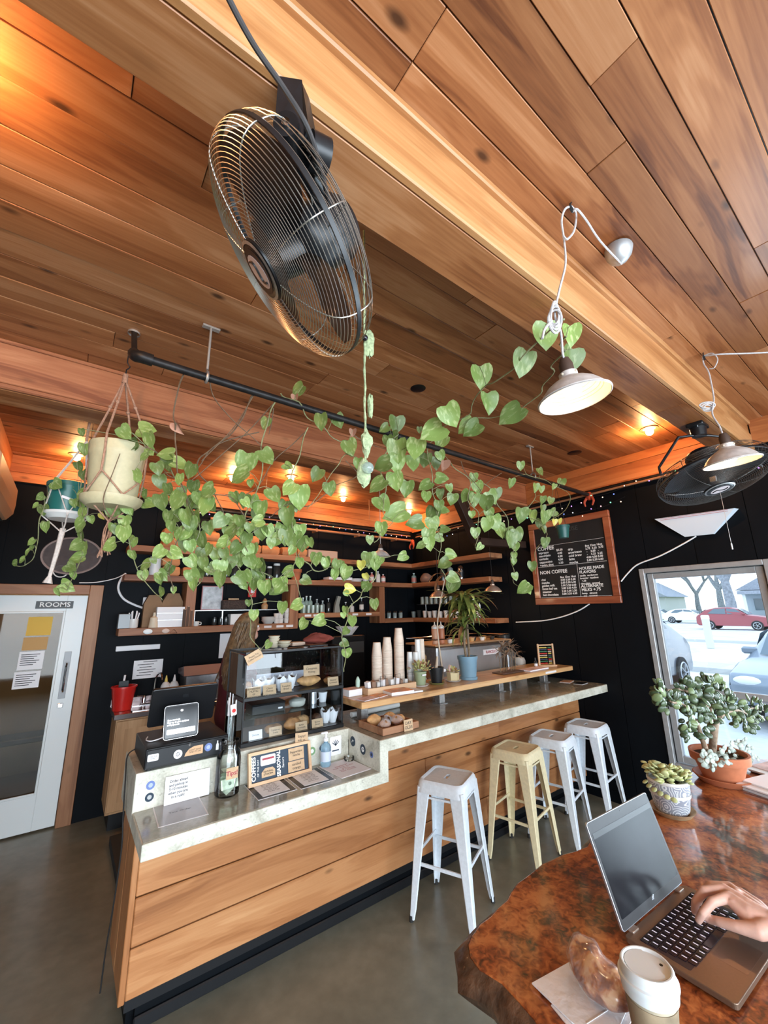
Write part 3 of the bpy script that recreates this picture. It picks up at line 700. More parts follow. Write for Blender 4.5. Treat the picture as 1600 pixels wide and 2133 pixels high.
for k in range(7):
 a = k*.9; part(MB().cyl((.845+.018*math.cos(a), 2.66+.018*math.sin(a), 1.082), (.845+.026*math.cos(a), 2.66+.026*math.sin(a), 1.33+.02*(k % 3)), .003, .003, 6), 'straw', M_steel if k % 2 else M_paper, uj, True)
tg = part(MB().prism(rrect(.035, .06, .006), 0, .001, frame((.843, 2.618, 1.285), (1, 0, .1), (-.1, 0, 1))), 'tag', M_paper, uj, True)
part(disc(MB(), (.845, 2.6175, 1.28), .011), 'tag_print', M_red, tg, True)
os_ = thing('order_sign', 'white order ahead sign leaning against the concrete riser', 'sign', (.607, 2.55, .902))
OT = frame((.607, 2.535, .904), (1, 0, 0), (0, .13, 1))
part(MB().prism([(-.108, 0), (.108, 0), (.108, .125), (-.108, .125)], 0, .002, OT), 'board', M_paper, os_, True)
text('Order ahead\nand pickup in\n5-10 minutes\nwhen you are\nin a rush!', .0165, M_ink, os_, OT @ Matrix.Translation((-.045, .065, .0022)), bold=.0003, sp=1.05)
sticker((.435, 2.5595, 1.005), .020, M_blue, mat('sticker_lilac', ()), wt); sticker((.435, 2.5595, .952), .020, M_navy, mat('sticker_grey', (.4, .42, .42), .5), wt)
sticker((1.33, 2.5595, .985), .024, M_grn, M_paper, wt); sticker((1.40, 2.5595, .99), .018, M_navy, M_blue, wt)
gs = part(MB().prism(rrect(.085, .11, .008), 0, .001, frame((1.50, 2.5598, .985), *XZ)), 'sticker', M_paper, wt, True)
g = MB()
for k in range(5): a = PI*(.2+.15*k); g.bar((1.50, 2.5585, .985), (1.50+.03*math.cos(a), 2.5585, .985+.035*math.sin(a)), .0006, .004)
g.box(1.475, 1.525, 2.5583, 2.5589, .953, .960); part(g, 'print', M_navy, gs, True)
for px, py, r in ((735, 1544, .030), (756, 1561, .030), (774, 1572, .018)):
 p = X(px, py, 1.5995); sticker(p, r, M_navy if r > .02 else M_blue, M_inkw if px == 756 else M_navy, wt, (-1, 0, 0))
for p_ in ((735, 1544), (756, 1561)):
 p = X(*p_, 1.5978); part(MB().tube([p+Vector((0, .012, -.008)), p+Vector((0, .004, .008)), p+Vector((0, -.004, 0)), p+Vector((0, -.012, .006))], .0015, 5), 'sticker_print', M_inkw if p_[0] != 756 else M_navy, wt, True)
def sheet(label, c, w, h, rz, m1, m2, inset, txt=None, cat='menu', name='menu_sheet', group=None, tsz=.01, ink=M_ink):
 t = thing(name, label, cat, c, rz, group)
 part(MB().box(-w/2, w/2, -h/2, h/2, 0, .0012), 'sheet', m1, t)
 part(MB().box(-w/2+inset, w/2-inset, -h/2+inset, h/2-inset, .0012, .0018), 'print', m2, t)
 if txt: text(txt, tsz, ink, t, Matrix.Translation((0, 0, .0019)), world=False, ext=.0001, sp=1.15)
 return t
M_lam = mat('laminate', (.33, .32, .33), .25, coat=.3, noise=.08)
sheet('clear laminated sheet with a white border at the left end of the pocket', (.555, 2.435, .9015), .215, .245, -.05, M_paper, M_lam, .006, 'Your Order', 'sheet', 'laminated_sheet', tsz=.02)
MT1 = 'HOT DRINKS\nespresso 3.50\nmacchiato 4.00\ncortado 4.00\ncappuccino 4.00\nlatte 4.50\nmocha 5.00'
M_marb = mat('dark_print', (.02, .02, .022), .35, noise=.5, nscale=25)
for i, (x, y, lab) in enumerate(((1.005, 2.415, 'black bordered menu sheet under the framed coffee sign'), (1.235, 2.40, 'black bordered menu sheet between the other two menus'))):
 t = sheet(lab, (x, y, .9015), .215, .235, -.02, M_paper, M_marb, .004, None, group='menus on the lowered counter')
 part(MB().box(-.075, .075, -.095, .095, .0018, .0024, None, 0), 'panel', M_paper, t)
 text(MT1, .014, M_ink, t, Matrix.Translation((0, 0, .0026)), world=False, ext=.0001, sp=1.25)
sheet('white menu sheet with red print at the right end of the pocket', (1.475, 2.40, .9015), .22, .25, .06, M_paper, mat('pale_print', (.74, .70, .72), .8), .004, 'BREAKFAST\nbagel  toast  burrito\nquiche\nsoup of the day\nHOT COCOA', 'menu', tsz=.018, ink=mat('red_ink', (.35, .05, .07), .7), group='menus on the lowered counter')
tj = thing('tip_jar', 'glass mason jar of dollar bills with a cardboard Tips label', 'jar', (.79, 2.49, .9015))
JT = Matrix.Translation((.79, 2.48, .9015)) @ Matrix.Diagonal((1.33, 1.33, 1.08, 1))
jar_prof = [(.001, .002), (.040, .001), (.046, .008), (.047, .03), (.047, .165), (.043, .19), (.034, .205), (.034, .235), (.0365, .238), (.0365, .245), (.032, .247), (.031, .207), (.044, .165), (.044, .01), (.001, .008)]
part(MB().lathe(jar_prof, 28, JT), 'glass', glass('mason_glass', (.985, .995, .99), .06, .05), tj, True)
for k in range(4): part(MB().tube([JT @ Vector((.0362*math.cos(a), .0362*math.sin(a), .212+.007*k)) for a in [2*PI*i/20 for i in range(20)]], .0012, 5, closed=True), 'thread', glass('jar_glass'), tj, True)
M_bill = mat('dollar_green', (.55, .64, .50), .8, noise=.2, nscale=60)
for k in range(12):
 a = random.uniform(0, PI); z = .012+.012*(k if k < 7 else k-6)+(.02 if k > 4 else 0); T = JT @ Matrix.Translation((0, -.012 if k == 6 else 0, z+.012)) @ Matrix.Rotation(a, 4, 'Z') @ Matrix.Rotation(jit(.9), 4, 'X')
 if k == 6: T = JT @ Matrix.Translation((-.002, -.036, .062)) @ Matrix.Rotation(PI/2-.1, 4, 'X') @ Matrix.Rotation(.08, 4, 'Z')
 b = MB(); w, h = (.033, .018) if k != 6 else (.033, .022); vs = [(x*w, y*h, .003*math.sin(3*x+k)) for x in (-1, -.33, .33, 1) for y in (-1, 1)]
 b.add(vs, [(2*i, 2*i+2, 2*i+3, 2*i+1) for i in range(3)], True, T)
 bl = part(b, 'dollar_bill', M_bill, tj, True)
 if k == 6: part(disc(MB(), T @ Vector((0, 0, .0035)), .008), 'print', mat('bill_ink', (.10, .16, .10), .8), bl, True)
lbp = frame((.79, 2.4145, 1.02), (1, 0, 0), (0, 0, 1))
cl = part(MB().box(-.030, .032, -.027, .027, 0, .002, lbp), 'label', M_card, tj, True); text('Tips!', .030, mat('red_ink', ()), cl, lbp @ Matrix.Translation((0, 0, .0022)), bold=.0006)
fs_ = thing('coffee_sign', 'wood framed chalk sign reading COFFEES and SEASONAL with cardboard notes', 'sign', (1.09, 2.50, .9015))
FT = frame((1.095, 2.487, .903), (1, .02, 0), (0, .2, 1)); fw, fh = .385, .165
M_oak = wood('pale_frame', [(.3, (.48, .30, .17)), (.5, (.60, .40, .24)), (.7, (.68, .48, .30))], rough=.6, knots=0, rnd=0)
part(MB().box(-fw/2, fw/2, 0, .016, 0, .02, FT).box(-fw/2, fw/2, fh-.016, fh, 0, .02, FT).box(-fw/2, -fw/2+.016, .016, fh-.016, 0, .02, FT).box(fw/2-.016, fw/2, .016, fh-.016, 0, .02, FT), 'frame', M_oak, fs_, True)
part(MB().box(-fw/2+.01, fw/2-.01, .01, fh-.01, .002, .008, FT), 'board', M_navy, fs_, True)
def ft(s, x, y, size, m, rot=0, **k): return text(s, size, m, fs_, FT @ Matrix.Translation((x, y, .0112)) @ Matrix.Rotation(rot, 4, 'Z'), **k)
ft('COFFEES', -.160, .082, .032, M_inkw, PI/2, bold=.001, sx=.95); ft('OF THE DAY', -.135, .082, .015, M_inkw, PI/2)
ft('SEASONAL', -.012, .082, .030, M_inkw, PI/2, bold=.001, sx=.9); ft('flavors', .014, .082, .020, M_inkw, PI/2)
part(MB().prism(rrect(.09, .05, .008, cx=-.075, cy=.113), .009, .010, FT).prism(rrect(.075, .012, .004, cx=-.075, cy=.098), .010, .0102, FT), 'card', M_paper, fs_, True)
part(MB().box(-.11, -.04, .115, .125, .0101, .0106, FT), 'red_bar', mat('red_ink', ()), fs_, True)
part(MB().prism([(-.115, .03), (-.035, .03), (-.035, .06), (-.05, .074), (-.095, .074), (-.115, .055)], .009, .0105, FT), 'note', M_card, fs_, True); ft('NATURAL\nETHIOPIA', -.075, .050, .013, M_ink)
part(MB().box(.05, .15, .078, .142, .009, .0105, FT).box(.045, .15, .020, .074, .009, .0105, FT), 'note', M_card, fs_, True)
ft('Peppermint\nmocha', .10, .112, .017, M_ink); ft('candied\norange', .098, .047, .019, M_ink)
for q in fs_.children:
 if q.name.startswith('lettering'): pass
card('small cardboard card clipped on top of the framed coffee sign', (1.235, 2.515, 1.055), .085, .06, 'Enjoy!\nask us', .2, size=.02, rot=.08)
hs_ = thing('sanitizer_bottle', 'clear blue pump bottle of hand sanitizer on the lowered counter', 'bottle', (1.395, 2.50, .9045))
HT = Matrix.Translation((1.395, 2.50, .9045))
M_gel = mat('blue_gel', (.45, .68, .85), .08, trans=.7, ior=1.3)
part(MB().lathe([(.001, 0), (.030, 0), (.033, .006), (.033, .105), (.026, .122), (.013, .132), (.013, .14)], 20, HT, cap1=True), 'bottle', M_gel, hs_, True)
part(MB().lathe([(.0335, .03), (.0337, .03), (.0337, .085), (.0335, .085)], 20, HT), 'label', mat('label_pale', (.55, .62, .75), .4), hs_, True)
part(MB().lathe([(.015, .14), (.015, .156), (.008, .16), (.006, .18), (.012, .182), (.012, .192), (.001, .195)], 14, HT).box(-.034, 0, -.006, .006, .183, .193, HT, .003), 'pump', M_paper, hs_, True)
vt = thing('glass_votive', 'small clear glass votive by the stickered concrete step', 'votive', (1.56, 2.49, .9035))
part(MB().lathe([(.001, 0), (.028, 0), (.034, .008), (.034, .022), (.026, .024), (.024, .012), (.001, .010)], 18, Matrix.Translation((1.56, 2.49, .9035))), 'glass', glass('mason_glass'), vt, True)
# -- pastry display case
CX0, CX1, CY0, CY1, CZ0, CZ1, CZM = .895, 1.585, 2.61, 2.94, 1.072, 1.60, 1.325
pc = thing('pastry_case', 'two level glass pastry display case with black frame', 'display case', ((CX0+CX1)/2, (CY0+CY1)/2, CZ0))
b = .008
fr = MB()
for x in (CX0, CX1-b):
 for y in (CY0, CY1-b): fr.box(x, x+b, y, y+b, CZ0+.02, CZ1)
for z in (CZ1-.012,):
 fr.box(CX0, CX1, CY0-.002, CY0+b, z, z+.012); fr.box(CX0, CX1, CY1-b, CY1, z, z+.012); fr.box(CX0, CX0+b, CY0, CY1, z, z+.012); fr.box(CX1-b, CX1, CY0, CY1, z, z+.012)
fr.box((CX0+CX1)/2+.10, (CX0+CX1)/2+.106, CY0, CY0+.006, CZ0+.03, CZM)
part(fr, 'frame', M_blackm, pc, True)
part(MB().box(CX0-.002, CX1+.002, CY0-.004, CY1, CZM-.006, CZM+.014, None, .002), 'middle_shelf', M_blackm, pc, True)
part(MB().box(CX0-.005, CX1+.005, CY0-.006, CY1+.005, CZ0, CZ0+.024, None, .003), 'base', M_blackm, pc, True)
M_cg = glass('case_glass', (.95, .97, .98), .035, .01)
for nm, bx in (('front_pane', (CX0+b, CX1-b, CY0+.003, CY0+.006, CZ0+.025, CZM-.013)), ('front_pane', (CX0+b, CX1-b, CY0+.003, CY0+.006, CZM+.015, CZ1-.019)),
    ('side_pane', (CX0+.004, CX0+.007, CY0+b, CY1-b, CZ0+.025, CZM-.013)), ('side_pane', (CX0+.004, CX0+.007, CY0+b, CY1-b, CZM+.015, CZ1-.019)),
    ('side_pane', (CX1-.007, CX1-.004, CY0+b, CY1-b, CZ0+.025, CZM-.013)), ('side_pane', (CX1-.007, CX1-.004, CY0+b, CY1-b, CZM+.015, CZ1-.019)), ('top_pane', (CX0+b, CX1-b, CY0+b, CY1-b, CZ1-.012, CZ1-.008))):
 part(MB().box(*bx), nm, M_cg, pc, True)
part(MB().box(CX0+b, CX1-b, CY0+.05, CY1-.02, 1.205, 1.209), 'lower_glass_shelf', M_cg, pc, True)
dr = MB(); dr.box(CX0+.05, CX0+.052, CY1-.02, CY1-.018, CZM+.02, CZ1-.03);
M_bread = mat('bread_crust', (.42, .19, .065), .6, noise=.35, nscale=25, bump=.5)
M_bread2 = mat('golden_crust', (.58, .33, .14), .6, noise=.3, nscale=25, bump=.5)
M_choc = mat('chocolate', (.07, .03, .015), .5, noise=.3, nscale=40, bump=.4)
M_wrap = mat('white_wrap', (.78, .78, .80), .6, bump=.3, nscale=40)
def blob(mb, c, sc, n=12, amp=.08, seed=0, T=None, rings=8):
 rnd = random.Random(seed); ph = [rnd.uniform(0, 6) for _ in range(6)]
 vs = []; fs = []
 for k in range(rings+1):
  th = PI*k/rings
  for i in range(n):
   a = 2*PI*i/n; r = 1+amp*(math.sin(3*a+ph[0])*math.sin(2*th+ph[1])+.6*math.sin(5*a+ph[2]+3*th)+.5*math.cos(4*th+ph[3]))
   v = Vector((r*math.sin(th)*math.cos(a)*sc[0], r*math.sin(th)*math.sin(a)*sc[1], -r*math.cos(th)*sc[2]))
   if T is not None: v = T.to_3x3() @ v
   vs.append(v+Vector(c))
 for k in range(rings):
  for i in range(n): j = (i+1) % n; fs.append((k*n+i, k*n+j, (k+1)*n+j, (k+1)*n+i))
 mb.add(vs, fs, True); return mb
def muffin(c, label, s=1.0, group=None, top=None):
 t = thing('muffin', label, 'muffin', c, group=group)
 part(MB().lathe([(.001, 0), (.024*s, 0), (.036*s, .045*s), (.034*s, .046*s)], 20, None, True, wob=lambda a, k: 1+.05*math.sin(10*a)*(k > 0)), 'paper_case', M_wrap, t)
 part(blob(MB(), (0, 0, .046*s), (.038*s, .038*s, .024*s), seed=int(c[0]*100)), 'top', top or M_choc, t); return t
def wrapped(c, label, s, seed, group=None):
 t = thing('tulip_muffin', label, 'muffin', c, group=group)
 vs = []; fs = []; n = 12
 for k, (r, z) in enumerate(((.022, 0), (.034, .04), (.040, .075))):
  for i in range(n): a = 2*PI*i/n; zz = z+(.022 if k == 2 and i % 3 == 0 else 0); rr = r*(1.12 if k == 2 and i % 3 == 0 else 1); vs.append((rr*s*math.cos(a+seed), rr*s*math.sin(a+seed), zz*s))
 for k in range(2):
  for i in range(n): j = (i+1) % n; fs.append((k*n+i, k*n+j, (k+1)*n+j, (k+1)*n+i))
 part(MB().add(vs, fs), 'paper_wrap', M_wrap, t); part(blob(MB(), (0, 0, .058*s), (.032*s, .032*s, .024*s), seed=seed), 'top', M_choc, t); return t
zu = CZM+.0145; zd = 1.2095; zb = CZ0+.0245
G = 'baked goods on the upper level of the pastry case'
for k, x in enumerate((1.02, 1.095, 1.17, 1.245)): wrapped((x, 2.70+.03*(k % 2), zu), ('paper wrapped muffin at the left of the upper case level', 'paper wrapped muffin second from left on the upper case level', 'chocolate topped paper wrapped muffin behind the price cards', 'paper wrapped muffin beside the round loaf')[k], 1.0, k+1, G)
t = thing('round_loaf', 'golden braided loaf on the upper level of the pastry case', 'bread', (1.38, 2.73, zu), group=G)
part(blob(MB(), (0, 0, .038), (.085, .05, .036), seed=5, amp=.06), 'loaf', M_bread2, t)
t = thing('pastry', 'dark brown pastry by the left side pane of the case', 'pastry', (.945, 2.69, zu), group=G); part(blob(MB(), (0, 0, .04), (.028, .028, .039), seed=6), 'crust', M_bread, t)
t = thing('pastry', 'brown pastry at the right corner of the upper case level', 'pastry', (1.52, 2.70, zu), group=G); part(blob(MB(), (0, 0, .026), (.035, .035, .025), seed=9), 'crust', M_bread, t)
t = thing('parchment_tray', 'white parchment lined tray at the back of the upper case level', 'tray', (1.25, 2.84, zu), group=G)
part(MB().box(-.20, .20, -.05, .05, 0, .012, None, .003), 'tray', M_steel, t); part(MB().box(-.19, .19, .02, .025, .012, .09), 'parchment', mat('blue_white_paper', (.62, .68, .80), .7), t)
G = 'price cards in the pastry case'
for x, w, tx, lab in ((.965, .085, 'BLUEBERRY\nMUFFIN\nGF', 'printed price card at the left of the upper case level'), (1.065, .085, 'Choco\nDonuts', 'handwritten Choco Donuts card in the case'), (1.175, .075, 'Pumpkin\nBread', 'handwritten price card in front of the wrapped muffins'), (1.52, .085, 'Almond\nCroissant', 'handwritten Croissant card at the right of the upper case level')):
 card(lab, (x, 2.632, zu), w, .055, tx, .15, size=.0155, group=G)
card('large cardboard card propped above the loaf in the upper case level', (1.37, 2.665, zu+.075), .12, .07, 'Cinnamon\nHoney', .1, size=.02, group=G, cat='card')
G = 'baked goods on the floor of the pastry case'
for x, y, m_, lab, sc in ((1.12, 2.68, M_bread, 'flat brown scone behind the lower price card', (.06, .04, .028)), (1.25, 2.69, M_bread, 'dark croissant on the floor of the pastry case', (.06, .035, .036)), (1.335, 2.72, M_bread2, 'golden croissant on the floor of the pastry case', (.05, .035, .034)), (1.425, 2.70, M_choc, 'chocolate muffin on the floor of the pastry case', (.04, .036, .035))):
 t = thing('pastry', lab, 'pastry', (x, y, zb), group=G); part(blob(MB(), (0, 0, sc[2]), sc, seed=int(x*50)), 'crust', m_, t)
for k, x in enumerate((1.50, 1.545)): wrapped((x, 2.70-.02*k, zb), ('white paper wrapped muffin in the right bottom corner of the case', 'white paper wrapped muffin against the right pane at the bottom')[k], .95, k+8, G)
for x, tx, lab in ((.99, 'Donuts', 'small white card at the left of the case floor'), (1.115, 'Cinnamon\nScone', 'cardboard card before the brown scone'), (1.29, 'Butter\nCroissant', 'cardboard card before the golden croissant'), (1.405, 'Banana\nBread', 'cardboard card before the chocolate muffin')):
 card(lab, (x, 2.632, zb), .082, .05, tx, .2, M_paper if x < 1 else M_card, size=.014, group='price cards in the pastry case')
G = 'containers on the glass shelf of the pastry case'
t = thing('dark_box', 'dark square cake tin on the glass shelf inside the case', 'tin', (1.10, 2.78, zd), group=G); part(MB().box(-.11, .11, -.06, .06, 0, .055, None, .004), 'tin', M_dark, t); part(MB().box(-.115, .115, -.065, .065, .055, .062, None, .003), 'lid', M_blackm, t); part(MB().box(.06, .09, -.067, -.0655, .02, .03), 'label', M_paper, t)
t = thing('bread_bag', 'clear bag of sliced bread on the glass shelf inside the case', 'bag', (1.32, 2.77, zd), group=G); part(blob(MB(), (0, 0, .03), (.06, .05, .03), seed=3), 'bag', mat('bag_film', (.55, .56, .50), .2, spec=.8), t)
t = thing('steel_canister', 'steel canister at the right of the glass shelf inside the case', 'canister', (1.45, 2.80, zd), group=G); part(MB().lathe([(.001, 0), (.03, 0), (.03, .08), (.026, .084), (.026, .095), (.001, .096)], 16), 'canister', M_steel, t); part(MB().tube(smoothpts([(.03, 0, .07), (.05, 0, .06), (.05, 0, .03), (.03, 0, .02)]), .003), 'handle', M_steel, t)
t = thing('plastic_tub', 'white plastic tub beside the steel canister in the case', 'tub', (1.53, 2.80, zd), group=G); part(MB().lathe([(.001, 0), (.024, 0), (.032, .06), (.034, .06), (.034, .066), (.001, .067)], 16), 'tub', M_paper, t)
card('cardboard card tilted on the top left edge of the pastry case', (.955, 2.60, 1.545), .105, .062, 'Please Try\nCoffee Donuts', 0, size=.015, rot=-.45)
ct = thing('cookie_crate', 'low wooden crate of day old pastries at the counter step', 'crate', (1.80, 2.42, 1.0722), .12)
M_crate = wood('crate_wood', [(.3, (.20, .085, .04)), (.5, (.32, .15, .075)), (.7, (.40, .21, .11))], rough=.6, knots=0)
cw, chh = .30, .28
for nm, bx in (('side', (-cw/2, cw/2, -chh/2, -chh/2+.012, 0, .042)), ('side', (-cw/2, cw/2, chh/2-.012, chh/2, 0, .042)), ('side', (-cw/2, -cw/2+.012, -chh/2+.012, chh/2-.012, 0, .042)), ('side', (cw/2-.012, cw/2, -chh/2+.012, chh/2-.012, 0, .042)), ('bottom', (-cw/2+.012, cw/2-.012, -chh/2+.012, chh/2-.012, .001, .008))):
 part(MB().box(*bx, None, .002), nm, M_crate, ct)
place(ct, (1.815, 2.40, 1.0722), .0); _W[ct.name] = Matrix.Translation((1.815, 2.40, 1.0722))
M_film = mat('cling_film', (.85, .85, .88), .12, alpha=.28, spec=1.0, bump=.8, nscale=50)
for k, (dx, dy, s_, m_, fl_, lab) in enumerate(((-.075, .06, .052, M_bread2, 0, 'golden scone at the back left of the crate'), (.0, .02, .042, M_choc, 1, 'dark pastry in shiny film in the middle of the crate'), (.07, .08, .045, M_bread2, 0, 'golden pastry at the back right of the crate'), (.055, -.02, .042, M_bread, 1, 'iced pastry in film at the front right of the crate'), (.11, .015, .038, M_bread2, 0, 'pale pastry against the right side of the crate'), (-.07, -.05, .04, M_bread, 1, 'brown pastry in film at the front left of the crate'))):
 t = thing('day_old_pastry', lab, 'pastry', (1.815+dx, 2.40+dy, 1.0804), group='pastries in the wooden crate')
 part(blob(MB(), (0, 0, s_*.72), (s_, s_*.9, s_*.7), seed=k+20, amp=.07), 'crust', m_, t)
 if fl_: part(blob(MB(), (0, 0, s_*.76), (s_*1.08, s_*.98, s_*.74), seed=k+33, amp=.12), 'film', M_film, t)
card('cardboard DAY OLDS card leaning on the front of the crate', (1.865, 2.248, 1.0722), .075, .068, 'DAY\nOLDS', .08, size=.026)
# == WALL SHELVES AND THE BACK BAR
S1, S2, S3, S4, S5 = 2.534, 2.232, 1.702, 1.815, 1.717
SY0, SY1 = 4.87, YB-.008
def shelf(label, z, x0, x1, th=.055, side=None, group='wooden wall shelves'):
 t = thing('wall_shelf', label, 'shelf', ((x0+x1)/2, 5.0, z-th), group=group)
 part(MB().box(x0, x1, SY0, SY1, z-th, z, None, .003), 'board', M_shelf, t, True)
 if side: part(MB().box(4.19, XW-.008, side, SY0-.002, z-th, z, None, .003), 'return_board', M_shelfy, t, True)
 return t
sh1 = shelf('top wooden shelf holding stacked brown coffee bags, turning the corner', S1, .40, XW-.008, .062, 3.35)
sh2 = shelf('middle wooden shelf with jars, turning the corner', S2, .395, XW-.008, .062, 3.38)
sh3 = shelf('low wooden shelf at the left with order slips and mugs', S3, .405, 2.18, .07)
sh4 = shelf('short wooden shelf of bottles between two uprights', S4, 2.30, 3.56, .06)
t = thing('wall_shelf', 'low wooden shelf of cups on the right hand wall', 'shelf', (4.3, 4.1, S5-.06), group='wooden wall shelves')
part(MB().box(4.19, XW-.008, 3.33, 4.868, S5-.06, S5, None, .003), 'board', M_shelfy, t, True); part(MB().box(3.66, XW-.008, 4.87, SY1, S5-.06, S5, None, .003), 'board', M_shelf, t, True)
for lab, x0, x1, z0, z1 in (('wooden upright between the order slips and the glass frames', .985, 1.085, S3, S2-.062), ('wide wooden upright left of the glass bottles', 2.182, 2.298, S3-.07, S2-.062), ('wooden upright at the corner end of the bottle shelf', 3.562, 3.658, S5-.06, S2-.062), ('short wooden block between the top two shelves', 1.72, 1.80, S2, S1-.062)):
 t = thing('shelf_upright', lab, 'upright', ((x0+x1)/2, 5.0, z0+.001), group='uprights of the wall shelves')
 part(MB().box(x0, x1, SY0+.003, SY1, z0+.001, z1-.001, None, .003), 'post', M_shelfz, t, True)
def W_at(px, z, y=4.98, side=False):
 p = Y(px, 1260, y) if not side else X(px, 1260, 4.32)
 return Vector((p.x, p.y, z+.0008))
def bottle(label, c, r, h, m_, group=None, neck=.3, cap=None, lab=None, name='bottle'):
 t = thing(name, label, 'bottle', c, group=group)
 hb = h*(1-neck)
 part(MB().lathe([(.001, 0), (r*.95, 0), (r, .006), (r, hb*.92), (r*.8, hb), (r*.36, hb+h*.06), (r*.34, h*.93), (r*.34, h*.94)], 14), 'glass', m_, t)
 part(MB().lathe([(r*.42, h*.93), (r*.42, h), (.001, h)], 12), 'cap', cap or M_white, t)
 if lab: part(MB().lathe([(r*1.02, hb*.25), (r*1.02, hb*.75)], 14), 'label', lab, t)
 return t
def jar(label, c, r, h, fill, lid, group=None, lab=None):
 t = thing('jar', label, 'jar', c, group=group)
 part(MB().lathe([(.001, 0), (r*.95, 0), (r, .006), (r, h*.78), (r*.8, h*.85), (r*.8, h*.87)], 16), 'body', fill, t)
 part(MB().lathe([(r*.86, h*.86), (r*.86, h), (.001, h)], 16), 'lid', lid, t)
 if lab: part(MB().lathe([(r*1.02, h*.2), (r*1.02, h*.6)], 16), 'label', lab, t)
 return t
def mug(label, c, r, h, m_, group=None, name='mug', handle=True):
 t = thing(name, label, name.split('_')[-1], c, group=group)
 part(MB().lathe([(.001, 0), (r*.8, 0), (r, .012), (r, h), (r*.9, h), (r*.88, .012), (.001, .010)], 16), 'body', m_, t)
 if handle: part(MB().tube(smoothpts([(r, 0, h*.8), (r*1.6, 0, h*.75), (r*1.65, 0, h*.35), (r, 0, h*.25)], 4), .005, 6), 'handle', m_, t)
 return t
M_dglass = mat('dark_jar', (.025, .03, .03), .1, spec=.8)
M_cglass = mat('pale_glassware', (.36, .43, .42), .08, spec=.9, trans=.35)
M_ggreen = mat('greenish_glass', (.42, .56, .50), .08, spec=.9, trans=.3)
M_cer = mat('white_ceramic', (.66, .66, .64), .25, rnd=.06)
M_pink = mat('pink_bottle', (.62, .22, .18), .4)
M_lab = mat('bottle_label', (.7, .66, .6), .7)
def bag(label, c, w, d, h, rz=0, group='kraft coffee bags on the shelves', folded=False):
 t = thing('coffee_bag', label, 'bag', c, rz, group)
 vs = []; fs = []; L_ = 7
 rnd = random.Random(int(c[0]*997+c[2]*91))
 for k in range(L_):
  q = k/(L_-1); s = 1.0 if 0 < k < L_-1 else .86; s2 = 1.06 if 1 < k < L_-2 else 1
  for (a, b_) in ((-1, -1), (0, -1.08), (1, -1), (1.05, 0), (1, 1), (0, 1.08), (-1, 1), (-1.05, 0)):
   vs.append((a*w/2*s+rnd.uniform(-.003, .003), b_*d/2*s*s2+rnd.uniform(-.003, .003), q*h))
 for k in range(L_-1):
  for i in range(8): j = (i+1) % 8; fs.append((k*8+i, k*8+j, (k+1)*8+j, (k+1)*8+i))
 fs.append(tuple(reversed(range(8)))); fs.append(tuple((L_-1)*8+i for i in range(8)))
 part(MB().add(vs, fs, True), 'bag', M_kraft, t, angle=30)
 if folded: part(MB().add([(-w*.3, -d*.45, h), (w*.3, -d*.45, h), (w*.3, d*.45, h), (-w*.3, d*.45, h), (-w*.26, 0, h+.045), (w*.26, 0, h+.045)], [(0, 1, 5, 4), (2, 3, 4, 5), (1, 2, 5), (3, 0, 4)]), 'folded_top', M_kraft, t)
 return t
def xs_on(px): return Y(px, 1260, 4.98).x
bagpx = [(343, 'first from the left'), (385, 'second from the left'), (428, 'under the hanging vine'), (470, 'third from the left'), (513, 'left of the middle'), (553, 'right of the middle'), (593, 'second from the right'), (620, 'far right')]
bx = [xs_on(p) for p, _ in bagpx]
k = 0
desc = ['leftmost', 'second from left', 'third from left', 'fourth from left', 'fifth from left', 'sixth from left', 'seventh from left', 'rightmost']
for i in range(8):
 w = (bx[min(i+1, 7)]-bx[max(i-1, 0)])/(2 if 0 < i < 7 else 1)*.92
 if i == 7: w *= .8
 bag('brown coffee bag on the top shelf, bottom row, '+desc[i], (bx[i], 4.99, S1+.001), w, .20, .105, group='brown coffee bags stacked on the top shelf')
for i in (0, 2, 3, 4, 7):
 bag('brown coffee bag on the top shelf, upper row above the '+desc[i]+' bag', (bx[i]+jit(.01), 4.99, S1+.112), .17, .19, .10, group='brown coffee bags stacked on the top shelf', folded=i in (2, 7))
bag('brown coffee bag highest in the stack on the top shelf', (bx[2]+.02, 4.99, S1+.262), .16, .16, .07, group='brown coffee bags stacked on the top shelf')
for px, lab, z_, f_ in ((347, 'brown coffee bag on the middle shelf beside the white tin, lower', 0, 0), (389, 'brown coffee bag on the middle shelf, lower right', 0, 0), (345, 'brown coffee bag with folded top on the middle shelf, upper', .109, 1)):
 bag(lab, (xs_on(px), 4.99, S2+.001+z_), .17, .18, .10 if not f_ else .08, group='brown coffee bags on the middle shelf', folded=bool(f_))
t = thing('white_canister', 'tall white canister at the left end of the middle shelf', 'canister', W_at(314, S2)); part(MB().lathe([(.001, 0), (.055, 0), (.055, .20), (.05, .205), (.001, .206)], 20), 'body', M_white, t)
t = thing('white_lamp', 'small white lantern on the middle shelf among the leaves', 'lantern', W_at(447, S2)); part(MB().lathe([(.001, 0), (.04, 0), (.045, .09), (.02, .13), (.001, .135)], 16), 'body', M_white, t)
for px, r, h, lab in ((425, .05, .12, 'dark glass jar with black lid, leftmost of the jars'), (466, .045, .13, 'dark glass jar with black lid behind the leaves'), (484, .05, .17, 'large dark jar with a pale lid on the middle shelf'), (510, .05, .13, 'labelled dark jar before the short wooden block'), (545, .035, .17, 'slim dark jar right of the short block'), (558, .035, .16, 'slim dark jar second right of the short block'), (573, .048, .20, 'tall dark jar with a white lid left of the red pot')):
 jar(lab, W_at(px, S2), r, h, M_dglass, M_white if h > .15 else M_blackm, 'jars on the middle shelf', M_lab if 500 < px < 520 else None)
